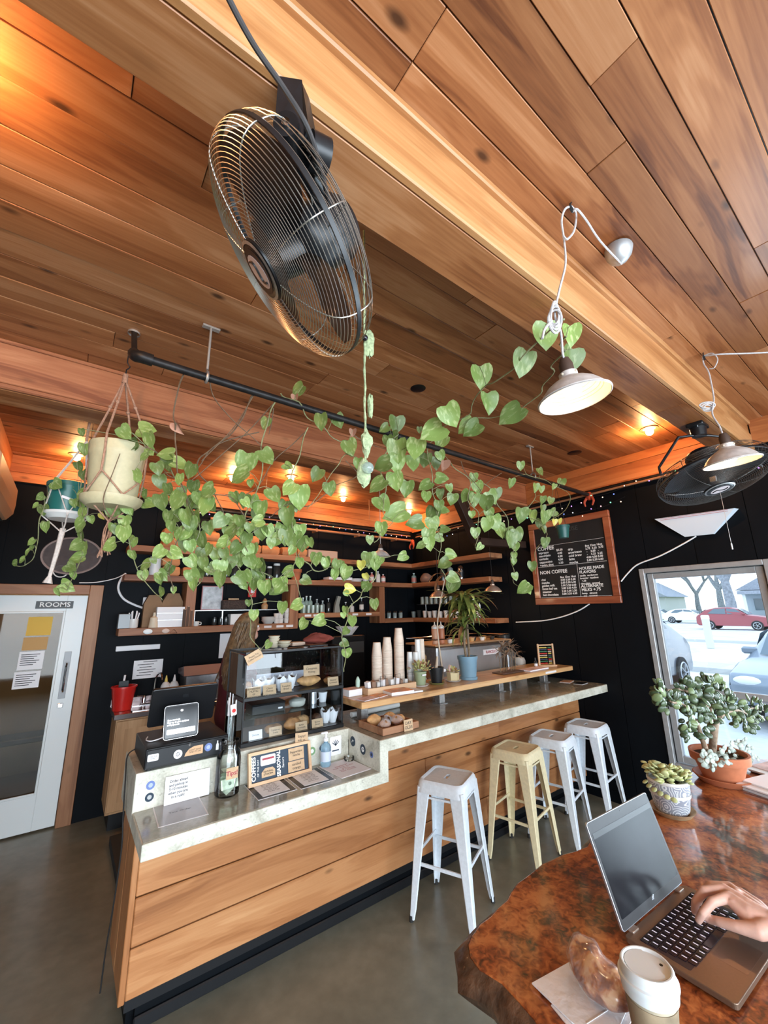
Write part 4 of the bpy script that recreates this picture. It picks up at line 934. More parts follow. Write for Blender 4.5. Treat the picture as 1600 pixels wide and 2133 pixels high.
t = thing('terracotta_pot', 'small terracotta pot of trailing vine on the middle shelf', 'pot', W_at(614, S2)); part(MB().lathe([(.001, 0), (.05, 0), (.068, .10), (.078, .10), (.078, .14), (.066, .14), (.064, .105), (.001, .10)], 18), 'pot', mat('terracotta', (.42, .13, .055), .75, noise=.12), t)
part(MB().lathe([(.001, .118), (.065, .118)], 18), 'soil', mat('soil', (.03, .02, .013), .9), t)
t = thing('book_stack', 'pale open tray of papers on the middle shelf', 'papers', W_at(700, S2)); part(MB().box(-.24, .20, -.08, .08, 0, .018, None, .002), 'tray', M_shelf, t); part(MB().box(-.16, .21, -.085, .085, .019, .055, None, .002), 'papers', M_paper, t)
t = thing('enamel_dish', 'shallow white dish on the middle shelf near the corner', 'dish', W_at(740, S2)); part(MB().lathe([(.001, 0), (.08, 0), (.11, .045), (.105, .045), (.07, .006), (.001, .006)], 20), 'dish', M_cer, t)
mug('white cup on the middle shelf beside the pink bottles', W_at(761, S2), .04, .08, M_cer)
for i, (px, h) in enumerate(((775, .15), (788, .17), (799, .13))):
 bottle(('pink labelled bottle, left of three on the middle shelf', 'pale labelled bottle, middle of three on the middle shelf', 'short pink bottle, right of three on the middle shelf')[i], W_at(px, S2), .035, h, (M_pink, M_lab, M_pink)[i], 'small bottles on the middle shelf', .25, M_white, M_lab)
t = thing('carton', 'long pale open carton on the top shelf', 'carton', W_at(665, S1)); part(MB().box(-.22, .22, -.09, .09, 0, .10, None, .002), 'carton', mat('pale_carton', (.50, .38, .30), .8), t); part(MB().box(-.20, .20, -.075, .075, .1005, .103), 'flap', M_card, t)
def side_at(px, z): return W_at(px, z, side=True)
t = bottle('milk bottle with an orange label on the right wall shelf', side_at(864, S2), .04, .17, M_ggreen, None, .25, M_white, M_pink)
t = thing('bread_basket', 'clear bag of pale pastries on the right wall shelf', 'bag', side_at(889, S2)); part(blob(MB(), (0, 0, .07), (.06, .12, .075), seed=4, amp=.1), 'bag', mat('bag_film2', (.28, .18, .14), .25, spec=.8), t)
for px, lab in ((925, 'dark amber bottle on the right wall shelf'), (942, 'clear tumbler on the right wall shelf'), (964, 'tall chrome shaker on the right wall shelf')):
 m_ = {925: M_dglass, 942: M_cglass, 964: M_chrome}[px]
 t = thing('vessel', lab, 'vessel', side_at(px, S2)); part(MB().lathe([(.001, 0), (.04, 0), (.045, .12), (.04, .17), (.02, .19), (.001, .2)], 16), 'body', m_, t)
 if px == 964: part(MB().lathe([(.046, .03), (.047, .10)], 16), 'label', M_dark, t)
gi = 0
for px, h, m_, lab in ((631, .20, M_ggreen, 'green glass bottle, back row far left'), (638, .22, M_ggreen, 'green glass bottle, back row second'), (646, .22, M_ggreen, 'green glass bottle, back row third'), (660, .18, M_cglass, 'clear glass bottle, back row fourth'), (672, .16, M_cglass, 'clear bottle left of the dark flasks'), (684, .19, M_dglass, 'dark flask, first'), (720, .14, M_dglass, 'dark short bottle in the middle of the bottle shelf'), (733, .12, M_lab, 'pale labelled tin shaped bottle'), (753, .20, M_dglass, 'tall dark bottle with white lettering near the upright')):
 bottle(lab+' on the bottle shelf', W_at(px, S4, 5.03), .032, h, m_, 'bottles on the bottle shelf', .3, M_white, M_lab if px == 753 else None)
for px, lab in ((633, 'leftmost'), (643, 'second'), (652, 'third'), (661, 'fourth'), (670, 'rightmost')):
 t = thing('drinking_glass', 'clear tumbler in the front row of the bottle shelf, '+lab, 'glass', W_at(px, S4, 4.93), group='tumblers on the bottle shelf')
 part(MB().lathe([(.001, 0), (.022, 0), (.027, .10), (.025, .10), (.021, .006), (.001, .005)], 14), 'glass', M_ggreen, t)
t = thing('bag_of_herbs', 'leaning clear bag beside the flasks on the bottle shelf', 'bag', W_at(701, S4)); part(MB().prism([(-.04, 0), (.05, 0), (.03, .10), (.06, .21), (.01, .22), (-.03, .10)], -.02, .02, frame((0, 0, 0), (1, 0, 0), (0, 0, 1))), 'bag', mat('bag_grey', (.25, .27, .24), .3, spec=.8), t)
t = None
for sh_, z, pxs in ((sh2, S2-.03, (555,)), (sh4, S4-.03, (642, 660, 740, 768)), (sh3, S3-.035, (605, 585, 560))):
 for px in pxs:
  x = Y(px, 1260, SY0).x; part(MB().box(x-.045, x+.045, SY0-.003, SY0, z-.012, z+.014), 'label_strip', M_paper, sh_, True)
x = Y(672, 1272, SY0).x; part(MB().box(x-.03, x+.03, SY0-.004, SY0, S4-.045, S4+.012), 'label_strip', mat('orange_paper', (.6, .15, .05), .7), sh4, True)
t = thing('straw_box', 'clear plastic box at the left end of the low shelf', 'box', W_at(262, S3, 4.95)); part(MB().box(-.05, .05, -.05, .05, 0, .14, None, .003), 'box', mat('frosted_plastic', (.25, .28, .30), .25, trans=.3), t)
mm = mug('white mug stuffed with wooden stirrers on the low shelf', W_at(282, S3, 4.93), .045, .09, M_cer)
place(mm, mm.location, PI)
for k in range(7): part(MB().cyl((.02*math.cos(k), .02*math.sin(k), .02), (.045*math.cos(k), .03*math.sin(k), .15+.01*(k % 3)), .006, .006, 6), 'stirrer', M_paper, mm)
for px, lab in ((318, 'brown paper wine carrier on the low shelf beside the mug'), (358, 'wide brown paper carton with a pointed top on the low shelf')):
 w = .085 if px == 318 else .10; t = thing('takeout_carton', lab, 'carton', W_at(px, S3, 5.03))
 h = .24 if px == 318 else .26
 part(MB().prism([(-w, 0), (w, 0), (w, h), (w*.55, h+.09), (-w*.55, h+.09), (-w, h)], -.05, .05, frame((0, 0, 0), (1, 0, 0), (0, 0, 1))), 'carton', mat('brown_carton', (.24, .14, .075), .8, noise=.1), t)
 part(MB().prism([(-w*.8, 0), (w*.8, 0), (0, .10)], .051, .053, frame((0, 0, h-.03), (1, 0, 0), (0, 0, 1))), 'flap', mat('brown_carton', ()), t)
t = thing('order_slips', 'tall stack of white order slips on the low shelf', 'papers', W_at(357, S3, 4.93)); part(MB().box(-.135, .135, -.045, .045, 0, .205, None, .002), 'slips', M_paper, t)
for z in (.07, .14): part(MB().box(-.135, .135, -.0462, -.045, z, z+.003), 'edge_line', M_steel, t)
t = thing('hand_bell', 'small cream dispenser bottle on the low shelf before the slips', 'dispenser', W_at(324, S3, 4.90)); part(MB().lathe([(.001, 0), (.045, 0), (.035, .10), (.015, .11), (.013, .15), (.001, .15)], 12), 'body', mat('cream_plastic', (.58, .50, .38), .5), t)
for k, (px, w, h) in enumerate(((384, .03, .18), (391, .026, .21), (398, .026, .17))):
 t = thing('brown_book', ('thin brown notebook against the upright, left', 'tall brown notebook against the upright, middle', 'brown notebook against the upright, right')[k], 'book', W_at(px, S3, 4.93), group='brown notebooks on the low shelf'); part(MB().box(-w/2, w/2, -.06, .06, 0, h, None, .002), 'cover', mat('brown_book', (.10, .055, .035), .7, rnd=.3), t); part(MB().box(-w/2+.004, w/2-.004, -.0605, .058, h-.004, h+.001), 'pages', M_card, t)
mug('small white cup with cord wound around it at the base of the upright', W_at(412, S3, 4.90), .03, .05, M_cer)
t = thing('wire_rack', 'thin steel wire rack with two tiers in the second bay', 'rack', (1.63, 4.98, S3+.001))
for z in (.16,): part(MB().box(1.10, 2.16, 4.975, 5.10, S3+z, S3+z+.008), 'rack_shelf', M_steel, t, True)
for x in (1.10, 1.40, 2.14): part(MB().box(x, x+.012, 4.975, 4.985, S3+.001, S3+.16), 'rack_leg', M_steel, t, True)
t = thing('framed_photo', 'pale framed picture standing on the wire rack', 'picture frame', (Y(443, 1260, 4.95).x, 5.0, S3+.169)); part(MB().box(-.115, .115, -.01, .01, 0, .27, None, .003), 'frame', mat('pink_frame', (.42, .18, .18), .5), t); part(MB().box(-.105, .105, -.0115, -.01, .01, .258), 'picture', mat('picture_grey', (.38, .40, .42), .3, noise=.4, nscale=18), t)
t = thing('dark_basket', 'long dark woven basket on the wire rack', 'basket', (Y(488, 1260, 4.95).x, 4.99, S3+.169)); part(MB().box(-.14, .14, -.07, .07, 0, .11, None, .012), 'basket', mat('dark_wicker', (.05, .035, .03), .8, noise=.5, nscale=60, bump=1), t); part(MB().cyl((-.06, 0, .12), (.06, 0, .12), .012), 'roll', M_card, t)
t = thing('wall_switch', 'small red alarm box on the black wall above the basket', 'alarm', (Y(524, 1231, YB-.01).x, YB-.03, 2.02)); part(MB().box(-.05, .05, -.015, .015, 0, .14, None, .004), 'box', M_red, t); part(MB().box(-.02, .025, -.0165, -.015, .05, .09), 'emblem', M_paper, t)
for px, lab in ((449, 'first'), (462, 'second'), (473, 'third')): jar('small dark jar under the wire rack, '+lab+' from the left', W_at(px, S3, 5.0), .028, .09, M_dglass, M_dark, 'jars under the wire rack')
t = thing('white_carton', 'white carton under the wire rack by the barista', 'carton', W_at(497, S3, 5.0)); part(MB().box(-.10, .10, -.06, .06, 0, .12, None, .003), 'carton', M_white, t)
t = thing('honey_bear', 'small tan figurine bottle on the wire rack near the cups', 'figurine', (Y(552, 1260, 4.98).x, 4.99, S3+.169)); part(MB().lathe([(.001, 0), (.035, 0), (.042, .05), (.02, .075), (.028, .10), (.012, .13), (.001, .135)], 14), 'body', mat('honey', (.45, .27, .13), .4), t)
for px, n_, lab in ((577, 2, 'left'), (586, 3, 'tall middle'), (598, 3, 'front right'), (607, 2, 'far right')):
 t = thing('cup_stack', 'stack of white ceramic cups by the wide upright, '+lab, 'cups', W_at(px, S3, 4.93), group='cup stacks by the wide upright')
 for k in range(n_): part(MB().lathe([(.001, .06*k), (.028, .06*k), (.036, .058+.06*k), (.032, .058+.06*k), (.001, .02+.06*k)], 14), 'cup', M_cer, t)
t = thing('bowl_stack', 'stack of shallow white bowls by the cups', 'bowls', W_at(560, S3, 4.92))
for k in range(3): part(MB().lathe([(.001, .018*k), (.05, .018*k), (.085, .045+.018*k), (.08, .045+.018*k), (.001, .010+.018*k)], 18), 'bowl', M_cer, t)
t = thing('paper_list', 'long printed list hanging on the wall behind the barista', 'paper', (1.58, YB-.012, 1.33)); part(MB().box(-.14, .10, -.003, 0, 0, .27), 'sheet', M_paper, t)
t = thing('wall_poster', 'white instruction poster on the black wall behind the faucet', 'poster', (Y(307, 1405, YB-.01).x, YB-.011, 1.19)); part(MB().box(-.135, .135, -.003, 0, 0, .18), 'sheet', M_paper, t)
l = MB();
for k in range(5): part(MB().box(-.10+.02*(k % 2), .03+.02*(k % 3), -.0036, -.003, .03+.026*k, .036+.026*k), 'print', M_ink, t)
part(MB().box(-.05, .08, -.0036, -.003, .160, .166), 'print', M_ink, t)
t = thing('wall_bar', 'short white magnetic bar on the black wall under the low shelf', 'bar', (Y(289, 1345, YB-.02).x, YB-.02, 1.475)); part(MB().box(-.20, .20, -.012, .012, 0, .05, None, .004), 'bar', M_paper, t)
for px, r_, m_ in ((308, .035, M_white), (345, .03, mat('shell_pink', (.6, .45, .38), .5)),):
 t = thing('shell_magnet', 'flat white shell stuck on the edge of the low shelf' if px == 308 else 'pinkish shell stuck on the edge of the low shelf', 'shell', (Y(px, 1315, SY0).x, SY0-.006, S3-.035), group='shells on the shelf edge'); part(MB().ball((0, 0, 0), r_, 12, 6, sc=(1.2, .15, .75)), 'shell', m_, t)
t = thing('triangle_hook', 'small wire triangle hanging from the edge of the low shelf', 'hook', (Y(361, 1318, SY0).x, SY0-.008, S3-.05)); part(MB().tube([(0, 0, .03), (.035, 0, -.01), (-.035, 0, -.01)], .004, 5, closed=True), 'wire', M_chrome, t)
cb = MB(); pts = [Y(*p, YB-.015) for p in ((165, 1214), (200, 1213), (240, 1205), (262, 1194))]; cb.tube(smoothpts(pts, 5), .005, 6)
solo(cb, 'white_cable', M_paper, 'thin white cable drooping on the black wall above the door casing', 'cable', pts[0])
cb = MB(); pts = [Y(*p, YB-.02) for p in ((262, 1194), (249, 1212), (247, 1230), (258, 1248), (280, 1260), (300, 1267))]; cb.tube(smoothpts(pts, 5), .011, 6)
solo(cb, 'thick_cable', M_paper, 'looped thick white cable beside the left end of the low shelf', 'cable', pts[0])
t = thing('wall_adapter', 'small white plug adapter at the end of the thick cable', 'plug', Y(302, 1252, YB-.02)); part(MB().box(-.02, .02, -.015, .015, -.04, .04, None, .004), 'body', M_paper, t)
# -- sink counter under the shelves
SCF = 4.70
sk = thing('sink_cabinet', 'plain pine sink cabinet with steel top in front of the black wall', 'cabinet', (1.3, 4.9, 0))
M_cab = wood('cabinet_pine', [(.3, (.34, .18, .08)), (.5, (.47, .27, .13)), (.7, (.56, .34, .18))], axis='Z', rough=.5, knots=.2, rnd=.04)
part(MB().box(.465, 2.3, SCF+.02, YB-.008, .14, .90), 'carcass', M_cab, sk, True)
part(MB().box(.50, 2.3, SCF+.07, YB-.02, 0, .14), 'toe_kick', M_dark, sk, True)
for x0, x1 in ((.47, 1.02), (1.03, 1.60), (1.61, 2.29)):
 dd = part(MB().box(x0, x1, SCF, SCF+.019, .16, .89, None, .004), 'door', M_cab, sk, True)
 part(MB().box(x0+.07, x1-.07, SCF-.0015, SCF, .23, .82), 'door_panel', M_cab, dd, True)
M_stop = mat('steel_top', (.5, .42, .42), .22, metal=.9, noise=.06, nscale=10)
part(MB().box(.44, 2.32, SCF-.02, YB-.008, .91, .955, None, .004), 'steel_top', M_stop, sk, True)
part(MB().box(.44, 2.32, YB-.03, YB-.010, .955, 1.02), 'backsplash', M_stop, sk, True)
b = MB(); b.ring_slab(rrect(.42, .26, .03, cx=.78, cy=4.85), rrect(.40, .24, .03, cx=.78, cy=4.85), .954, .960); part(b, 'basin_rim', M_chrome, sk, True)
zt = .957
fc = thing('faucet', 'chrome gooseneck faucet with two lever handles', 'faucet', (.80, 5.04, zt))
part(MB().box(-.10, .10, -.025, .025, 0, .012, None, .004), 'deck_plate', M_chrome, fc)
part(MB().lathe([(.02, .012), (.014, .05), (.009, .07)], 12).tube(smoothpts([(0, 0, .06), (0, 0, .20), (.01, -.02, .27), (.03, -.09, .29), (.035, -.13, .25), (.035, -.135, .21)], 5), .010, 8), 'spout', M_chrome, fc)
for s in (-1, 1):
 part(MB().lathe([(.02, .012), (.02, .06), (.012, .08), (.001, .085)], 12, Matrix.Translation((s*.085, 0, 0))), 'valve', M_chrome, fc)
 part(MB().cyl((s*.085, 0, .075), (s*.15, -.01, .082), .006, .004), 'handle', M_chrome, fc)
rb = thing('red_bin', 'red ribbed plastic bin on the steel sink top', 'bin', (Y(258, 1440, 4.88).x, 4.88, zt))
part(MB().lathe([(.001, 0), (.075, 0), (.10, .20), (.108, .20), (.108, .215), (.096, .215), (.072, .01), (.001, .01)], 24, wob=lambda a, k: 1+.02*math.cos(12*a)), 'bin', M_red, rb)
part(MB().box(-.05, .03, -.02, .0, .04, .26), 'dark_sponge', M_dark, rb); part(MB().cyl((-.02, .01, .03), (-.005, .01, .31), .012, .009), 'brush_handle', M_paper, rb)
for px, lab in ((345, 'white squeeze bottle with a yellow tip by the faucet, left'), (362, 'white squeeze bottle by the faucet, right')):
 t = thing('squeeze_bottle', lab, 'bottle', (Y(px, 1430, 4.90).x, 4.90, zt), group='squeeze bottles by the faucet')
 part(MB().lathe([(.001, 0), (.042, 0), (.045, .02), (.045, .17), (.03, .20), (.014, .21)], 16), 'body', mat('frosted_white', (.62, .66, .68), .35), t)
 part(MB().lathe([(.016, .21), (.012, .235), (.004, .27), (.001, .27)], 12), 'tip', mat('yellow_tip', (.75, .6, .15), .4) if px == 345 else M_paper, t)
gr = thing('steel_prep_bin', 'lidded stainless topping bin on the back counter', 'prep bin', (1.15, 4.90, zt))
part(MB().box(-.12, .34, -.14, .14, 0, .26, None, .006), 'body', M_steel, gr); part(MB().prism([(-.15, 0), (.15, 0), (.15, .05), (-.10, .09)], -.14, .36, Matrix(((0, 0, 1, 0), (1, 0, 0, 0), (0, 1, 0, .262), (0, 0, 0, 1)))), 'lid', mat('pinkish_steel', (.42, .34, .34), .35, metal=.8), gr)
t = thing('card_reader', 'small black box in front of the steel topping bin', 'box', (1.02, 4.745, zt)); part(MB().box(-.11, .11, -.02, .02, 0, .15, None, .006), 'box', M_dark, t)
t = thing('cutting_board', 'light wooden cutting board on the back counter', 'board', (1.58, 4.80, zt)); part(MB().box(-.12, .14, -.08, .09, 0, .03, None, .006), 'board', M_oak, t)
t = thing('coffee_brewer', 'tall black drip brewer on the back counter with lit buttons', 'brewer', (2.98, 4.85, 0))
part(MB().box(2.45, 3.55, 4.66, YB-.01, 0, .90), 'base_cabinet', M_dark, t, True); part(MB().box(2.72, 3.22, 4.75, 5.08, .902, 1.52, None, .01), 'body', M_blackm, t, True)
part(MB().box(2.98, 3.20, 4.742, 4.75, 1.30, 1.44), 'grey_panel', mat('grey_panel', (.05, .055, .06), .4), t, True)
for k in range(3): part(disc(MB(), (2.92, 4.748, 1.40-.07*k), .008), 'button', mat('button_white', (.7, .7, .75), .4), t, True)
t = thing('coffee_filters', 'fluted stack of white paper coffee filters on top of the brewer', 'filters', (3.02, 4.88, 1.522)); part(MB().lathe([(.001, 0), (.07, 0), (.15, .11), (.14, .11), (.06, .01), (.001, .01)], 60, wob=lambda a, k: 1+.05*math.cos(20*a)*(1 if k in (2, 3) else 0)), 'filters', M_paper, t)
t = thing('back_bench', 'black back bench under the bottle shelf', 'bench', (2.38, 4.9, 0)); part(MB().box(2.33, 2.44, 4.70, YB-.01, 0, .92), 'body', M_dark, t, True)
for k, px in enumerate((812, 824, 836, 848)):
 t = thing('jar_small', 'small jar with a silver lid on the low corner shelf, '+('first', 'second', 'third', 'fourth')[k]+' from left', 'jar', (min(Y(px-14, 1260, 5.0).x, 4.38), 5.0, S5+.001), group='silver lidded jars on the corner shelf'); part(MB().lathe([(.001, 0), (.03, 0), (.032, .07), (.025, .08)], 12), 'body', M_cglass, t); part(MB().lathe([(.03, .08), (.034, .10), (.001, .11)], 12), 'lid', M_chrome, t)
sd = [(862, .09, M_cglass), (874, .11, M_dglass), (886, .10, M_cer), (896, .09, M_cer), (906, .10, M_cer), (918, .09, M_cer), (930, .10, M_cer), (942, .09, M_cer), (953, .09, M_cer), (966, .11, M_cer), (980, .15, M_white), (997, .17, M_white)]
nm_ = ['first from left', 'second, dark one', 'third', 'fourth', 'fifth', 'sixth', 'seventh', 'eighth', 'ninth', 'tenth', 'tall one second from the right end', 'tallest at the right end']
for (px, h, m_), n_ in zip(sd, nm_):
 p = X(px, 1290, 4.30); t = thing('stacked_cup', 'cup on the low right wall shelf, '+n_, 'cup', (4.30, p.y, S5+.001), group='cups on the low right wall shelf')
 part(MB().lathe([(.001, 0), (.028, 0), (.038, h*.97), (.040, h), (.034, h), (.026, .01), (.001, .008)], 14), 'body', m_, t)
t = thing('glass_riser', 'thin steel riser with upturned tumblers over the low right wall shelf', 'riser', (4.34, 4.2, S5+.19)); part(MB().box(4.25, 4.44, 3.75, 4.85, S5+.19, S5+.196), 'rack_shelf', M_steel, t, True)
for y in (3.76, 4.83): part(MB().cyl((4.42, y, S5+.001), (4.42, y, S5+.19), .005), 'rack_leg', M_steel, t, True)
for k in range(11):
 y = 3.80+.10*k; t = thing('drinking_glass', 'upturned tumbler on the steel riser, '+('nearest the room', 'second', 'third', 'fourth', 'fifth', 'middle one', 'seventh', 'eighth', 'ninth', 'tenth', 'deepest in the corner')[k], 'glass', (4.33, y, S5+.197), group='upturned tumblers on the steel riser'); part(MB().lathe([(.034, 0), (.030, .11), (.001, .112)], 12), 'glass', M_cglass, t)
# -- espresso machine and neighbours
em = thing('espresso_machine', 'wide stainless espresso machine seen from behind with cups on top', 'espresso machine', (3.42, 3.30, .901))
part(MB().box(2.98, 4.10, 3.12, 3.52, .96, 1.47, None, .012), 'body', M_steel, em, True)
part(MB().box(3.02, 3.97, 3.108, 3.119, 1.16, 1.44, None, .004), 'back_panel', mat('soft_steel', (.58, .60, .62), .35, metal=.75, noise=.12, nscale=4), em, True)
part(MB().box(2.94, 4.14, 3.09, 3.56, 1.475, 1.492, None, .004), 'cup_tray', mat('copper_tray', (.55, .32, .17), .35, metal=.5), em, True)
part(MB().tube([(2.95, 3.10, 1.54), (4.13, 3.10, 1.54), (4.13, 3.55, 1.54), (2.95, 3.55, 1.54)], .006, 6, closed=True), 'cup_rail', M_chrome, em, True)
for x in (2.99, 4.09):
 for y in (3.15, 3.49): part(MB().cyl((x, y, .901), (x, y, .962), .02), 'foot', M_blackm, em, True)
lp = part(MB().box(3.66, 3.92, 3.1035, 3.1075, 1.345, 1.40), 'name_plate', M_paper, em, True); text('RANCILIO', .04, mat('red_ink', ()), lp, frame((3.79, 3.103, 1.372), *XZ), bold=.001)
for k in range(9):
 x = 3.22+.085*k; n_ = ('first', 'second', 'third', 'fourth', 'fifth', 'sixth', 'seventh', 'eighth', 'ninth')[k]
 t = thing('espresso_cup', 'small cup on the espresso machine tray, '+n_+' from left', 'cup', (x, 3.17+.05*(k % 2), 1.4925), group='cups on the espresso machine'); part(MB().lathe([(.001, 0), (.022, 0), (.034, .045), (.031, .045), (.001, .006)], 14), 'cup', (M_cer, mat('amber_cup', (.55, .34, .15), .3), M_dglass)[k % 3], t)
for k, x in enumerate((3.04, 3.13)):
 t = thing('syrup_bottle', ('tan squeeze bottle on the espresso machine, left', 'amber squeeze bottle on the espresso machine, right')[k], 'bottle', (x, 3.20, 1.4925), group='squeeze bottles on the espresso machine')
 part(MB().lathe([(.001, 0), (.032, 0), (.034, .01), (.034, .14), (.03, .155)], 16), 'body', (mat('caramel_a', (.58, .32, .20), .4), mat('caramel_b', (.42, .16, .08), .4))[k], t); part(MB().lathe([(.034, .15), (.034, .17), (.008, .19), (.004, .22), (.001, .22)], 14), 'cap', M_cer, t)
gd = thing('coffee_grinder', 'silver coffee grinder with hopper near the abacus', 'grinder', (4.26, 3.28, .901))
part(MB().box(4.17, 4.34, 3.18, 3.40, .901, 1.33, None, .015), 'body', mat('grinder_silver', (.45, .47, .50), .3, metal=.7), gd, True)
part(MB().lathe([(.03, 1.33), (.05, 1.36), (.085, 1.52), (.085, 1.54), (.001, 1.545)], 16, Matrix.Translation((4.255, 3.29, 0))), 'hopper', mat('smoke_hopper', (.03, .03, .03), .1, spec=.8), gd, True)
t = thing('milk_pitcher', 'tall steel pitcher beside the coffee grinder', 'pitcher', (4.30, 2.99+.12, .901)); part(MB().lathe([(.001, 0), (.06, 0), (.062, .34), (.05, .37), (.001, .38)], 18), 'body', M_cer, t); part(MB().tube(smoothpts([(-.06, 0, .3), (-.10, 0, .28), (-.10, 0, .12), (-.06, 0, .10)], 4), .008), 'handle', M_chrome, t)
t = thing('syrup_carafe', 'amber glass carafe with a gold pump left of the espresso machine', 'carafe', (2.80, 3.12, .901)); part(MB().lathe([(.001, 0), (.07, 0), (.075, .05), (.07, .30), (.03, .40), (.025, .47)], 16), 'glass', mat('amber_glass', (.22, .07, .02), .1, spec=.8), t); part(MB().lathe([(.03, .47), (.03, .50), (.01, .52), (.01, .56), (.001, .56)], 12), 'pump', mat('gold_metal', (.6, .4, .2), .3, metal=.8), t)
# -- on the raised plank
def at_shelf(px, py): p = Z(px, py, SZ); return Vector((p.x, min(max(p.y, 2.60), 2.94), SZ))
M_pcup = wood('cup_print', [(.3, (.62, .50, .40)), (.5, (.70, .58, .48)), (.7, (.76, .66, .56))], rough=.6, knots=0, rnd=.04)
for i, (x, y, n_, lab) in enumerate(((2.085, 2.90, 30, 'left'), (2.20, 2.91, 34, 'middle'), (2.325, 2.905, 42, 'tallest'))):
 t = thing('paper_cup_stack', 'tall stack of upturned paper cups on the raised plank, '+lab, 'cups', (x, y, SZ+.0005), group='paper cup stacks on the raised plank')
 base = None
 for k in range(n_):
  z = k*.0088
  mbb = MB().lathe([(.044, 0), (.0445, .003), (.0425, .004), (.0415, .0095)], 18)
  if k == n_-1: mbb = MB().lathe([(.044, 0), (.0445, .003), (.0425, .004), (.031, .105), (.001, .105)], 18)
  o = part(mbb, 'paper_cup', M_pcup, t); o.location.z = z
for x, y, lab in ((2.44, 2.90, 'white sleeve stack right of the tallest cups'), (2.475, 2.86, 'slim white sleeve stack before the lids'), (2.535, 2.90, 'tall stack of clear lids beside the green pot'), (2.60, 2.92, 'tall stack of cardboard sleeves beside the green pot')):
 h = .26 if x < 2.5 else .36; t = thing('lid_stack', lab, 'lids', (x, y, SZ+.0005), group='lid and sleeve stacks on the raised plank'); part(MB().lathe([(.001, 0), (.028, 0), (.030, h*.5), (.024, h), (.001, h)], 14), 'stack', (M_cer, M_pcup)[x in (2.60,)], t)
 for k in range(5): part(MB().lathe([(.0300-.0009*k, h*.16*k+.02), (.0312-.0009*k, h*.16*k+.024), (.0300-.0009*k, h*.16*k+.028)], 14), 'rim', M_paper, t)
cdy = thing('condiment_tray', 'wooden condiment tray with sugar packets and wire dividers', 'tray', (2.10, 2.79, SZ+.0005))
for nm, bx in (('side', (-.23, .25, -.07, -.058, 0, .045)), ('side', (-.23, .25, .045, .057, 0, .045)), ('end', (-.23, -.218, -.058, .045, 0, .045)), ('end', (.238, .25, -.058, .045, 0, .045)), ('bottom', (-.218, .238, -.058, .045, .0005, .006))): part(MB().box(*bx), nm, M_oak, cdy)
for k in range(9):
 t = thing('sugar_packets', ('white', 'brown', 'cream')[k % 3]+' packet bundle in the condiment tray, '+('first', 'second', 'third', 'fourth', 'fifth', 'sixth', 'seventh', 'eighth', 'ninth')[k]+' from left', 'packets', (1.92+.045*k, 2.785, SZ+.0075), group='packet bundles in the condiment tray', rot=Euler((jit(.15), jit(.2), jit(.3)))); part(MB().box(-.016, .016, -.02, .02, 0, .07+jit(.012), None, .002), 'packets', (M_paper, mat('brown_packet', (.25, .15, .10), .7), M_cer)[k % 3], t)
for x in (2.0, 2.15, 2.28): part(MB().tube([(x-2.10, -.05, .03), (x-2.10, -.05, .12), (x-2.05, -.05, .12), (x-2.05, -.05, .03)], .002, 5), 'wire_divider', M_dark, cdy)
t = thing('mint_tin', 'slim pale green bottle at the left end of the condiment tray', 'bottle', (1.87, 2.86, SZ+.0005)); part(MB().lathe([(.001, 0), (.016, 0), (.018, .09), (.008, .115), (.001, .12)], 12), 'body', mat('mint', (.45, .60, .50), .4), t)
M_mag = mat('orange_print', (.62, .22, .06), .35, noise=.5, nscale=20); M_magw = mat('pink_print', (.66, .46, .44), .5, noise=.3, nscale=25)
def paper_thing(label, c, w, d, h, rz, m_, name='magazine'):
 t = thing(name, label, name, c, rz); part(MB().box(-w/2, w/2, -d/2, d/2, 0, h), 'pages', M_paper, t); part(MB().box(-w/2-.001, w/2+.001, -d/2-.001, d/2+.001, h, h+.0015), 'cover', m_, t); return t
paper_thing('orange covered magazine lying on the raised plank', (2.10, 2.645, SZ+.0005), .20, .14, .022, -.12, M_mag)
paper_thing('white brochure under the edge of the orange magazine', (2.245, 2.62, SZ+.0005), .08, .12, .010, -.2, M_paper, 'brochure')
paper_thing('pink printed leaflet at the left end of the raised plank', (1.80, 2.63, SZ+.0005), .15, .10, .003, .2, M_magw, 'leaflet')
paper_thing('orange leaflet fanned beside the pink leaflet', (1.925, 2.66, SZ+.0005), .10, .10, .004, .3, M_mag, 'leaflet')
paper_thing('bundle of pale papers at the left end of the raised plank', (1.79, 2.82, SZ+.0005), .12, .10, .045, .05, M_magw, 'papers')
paper_thing('open booklet lying near the abacus', (3.90, 2.66, SZ+.0005), .34, .13, .012, .03, M_magw, 'booklet')
t = thing('small_black_bottle', 'small black dropper bottle beside the abacus', 'bottle', (4.06, 2.74, SZ+.0005)); part(MB().lathe([(.001, 0), (.018, 0), (.018, .055), (.008, .065), (.008, .095), (.001, .10)], 12), 'bottle', M_dark, t); part(MB().lathe([(.0185, .015), (.0185, .04)], 12), 'label', M_paper, t)
ab = thing('abacus', 'wooden abacus with rows of red, yellow and green beads', 'abacus', (4.20, 2.70, SZ+.0005), -.5);
for s in (-1, 1): part(MB().box(s*.085-.009, s*.085+.009, -.012, .006, .01, .235, None, .004), 'upright', M_oak, ab)
part(MB().box(-.10, .10, -.04, .03, 0, .018, None, .005), 'base', M_oak, ab); part(MB().box(-.077, .077, -.009, .003, .215, .228, None, .003), 'top_bar', M_oak, ab)
bc = [(.55, .04, .03), (.62, .50, .12), (.05, .20, .10), (.5, .45, .40), (.04, .06, .12)]
MBc = [mat('bead_%d' % i, c, .35) for i, c in enumerate(bc)]
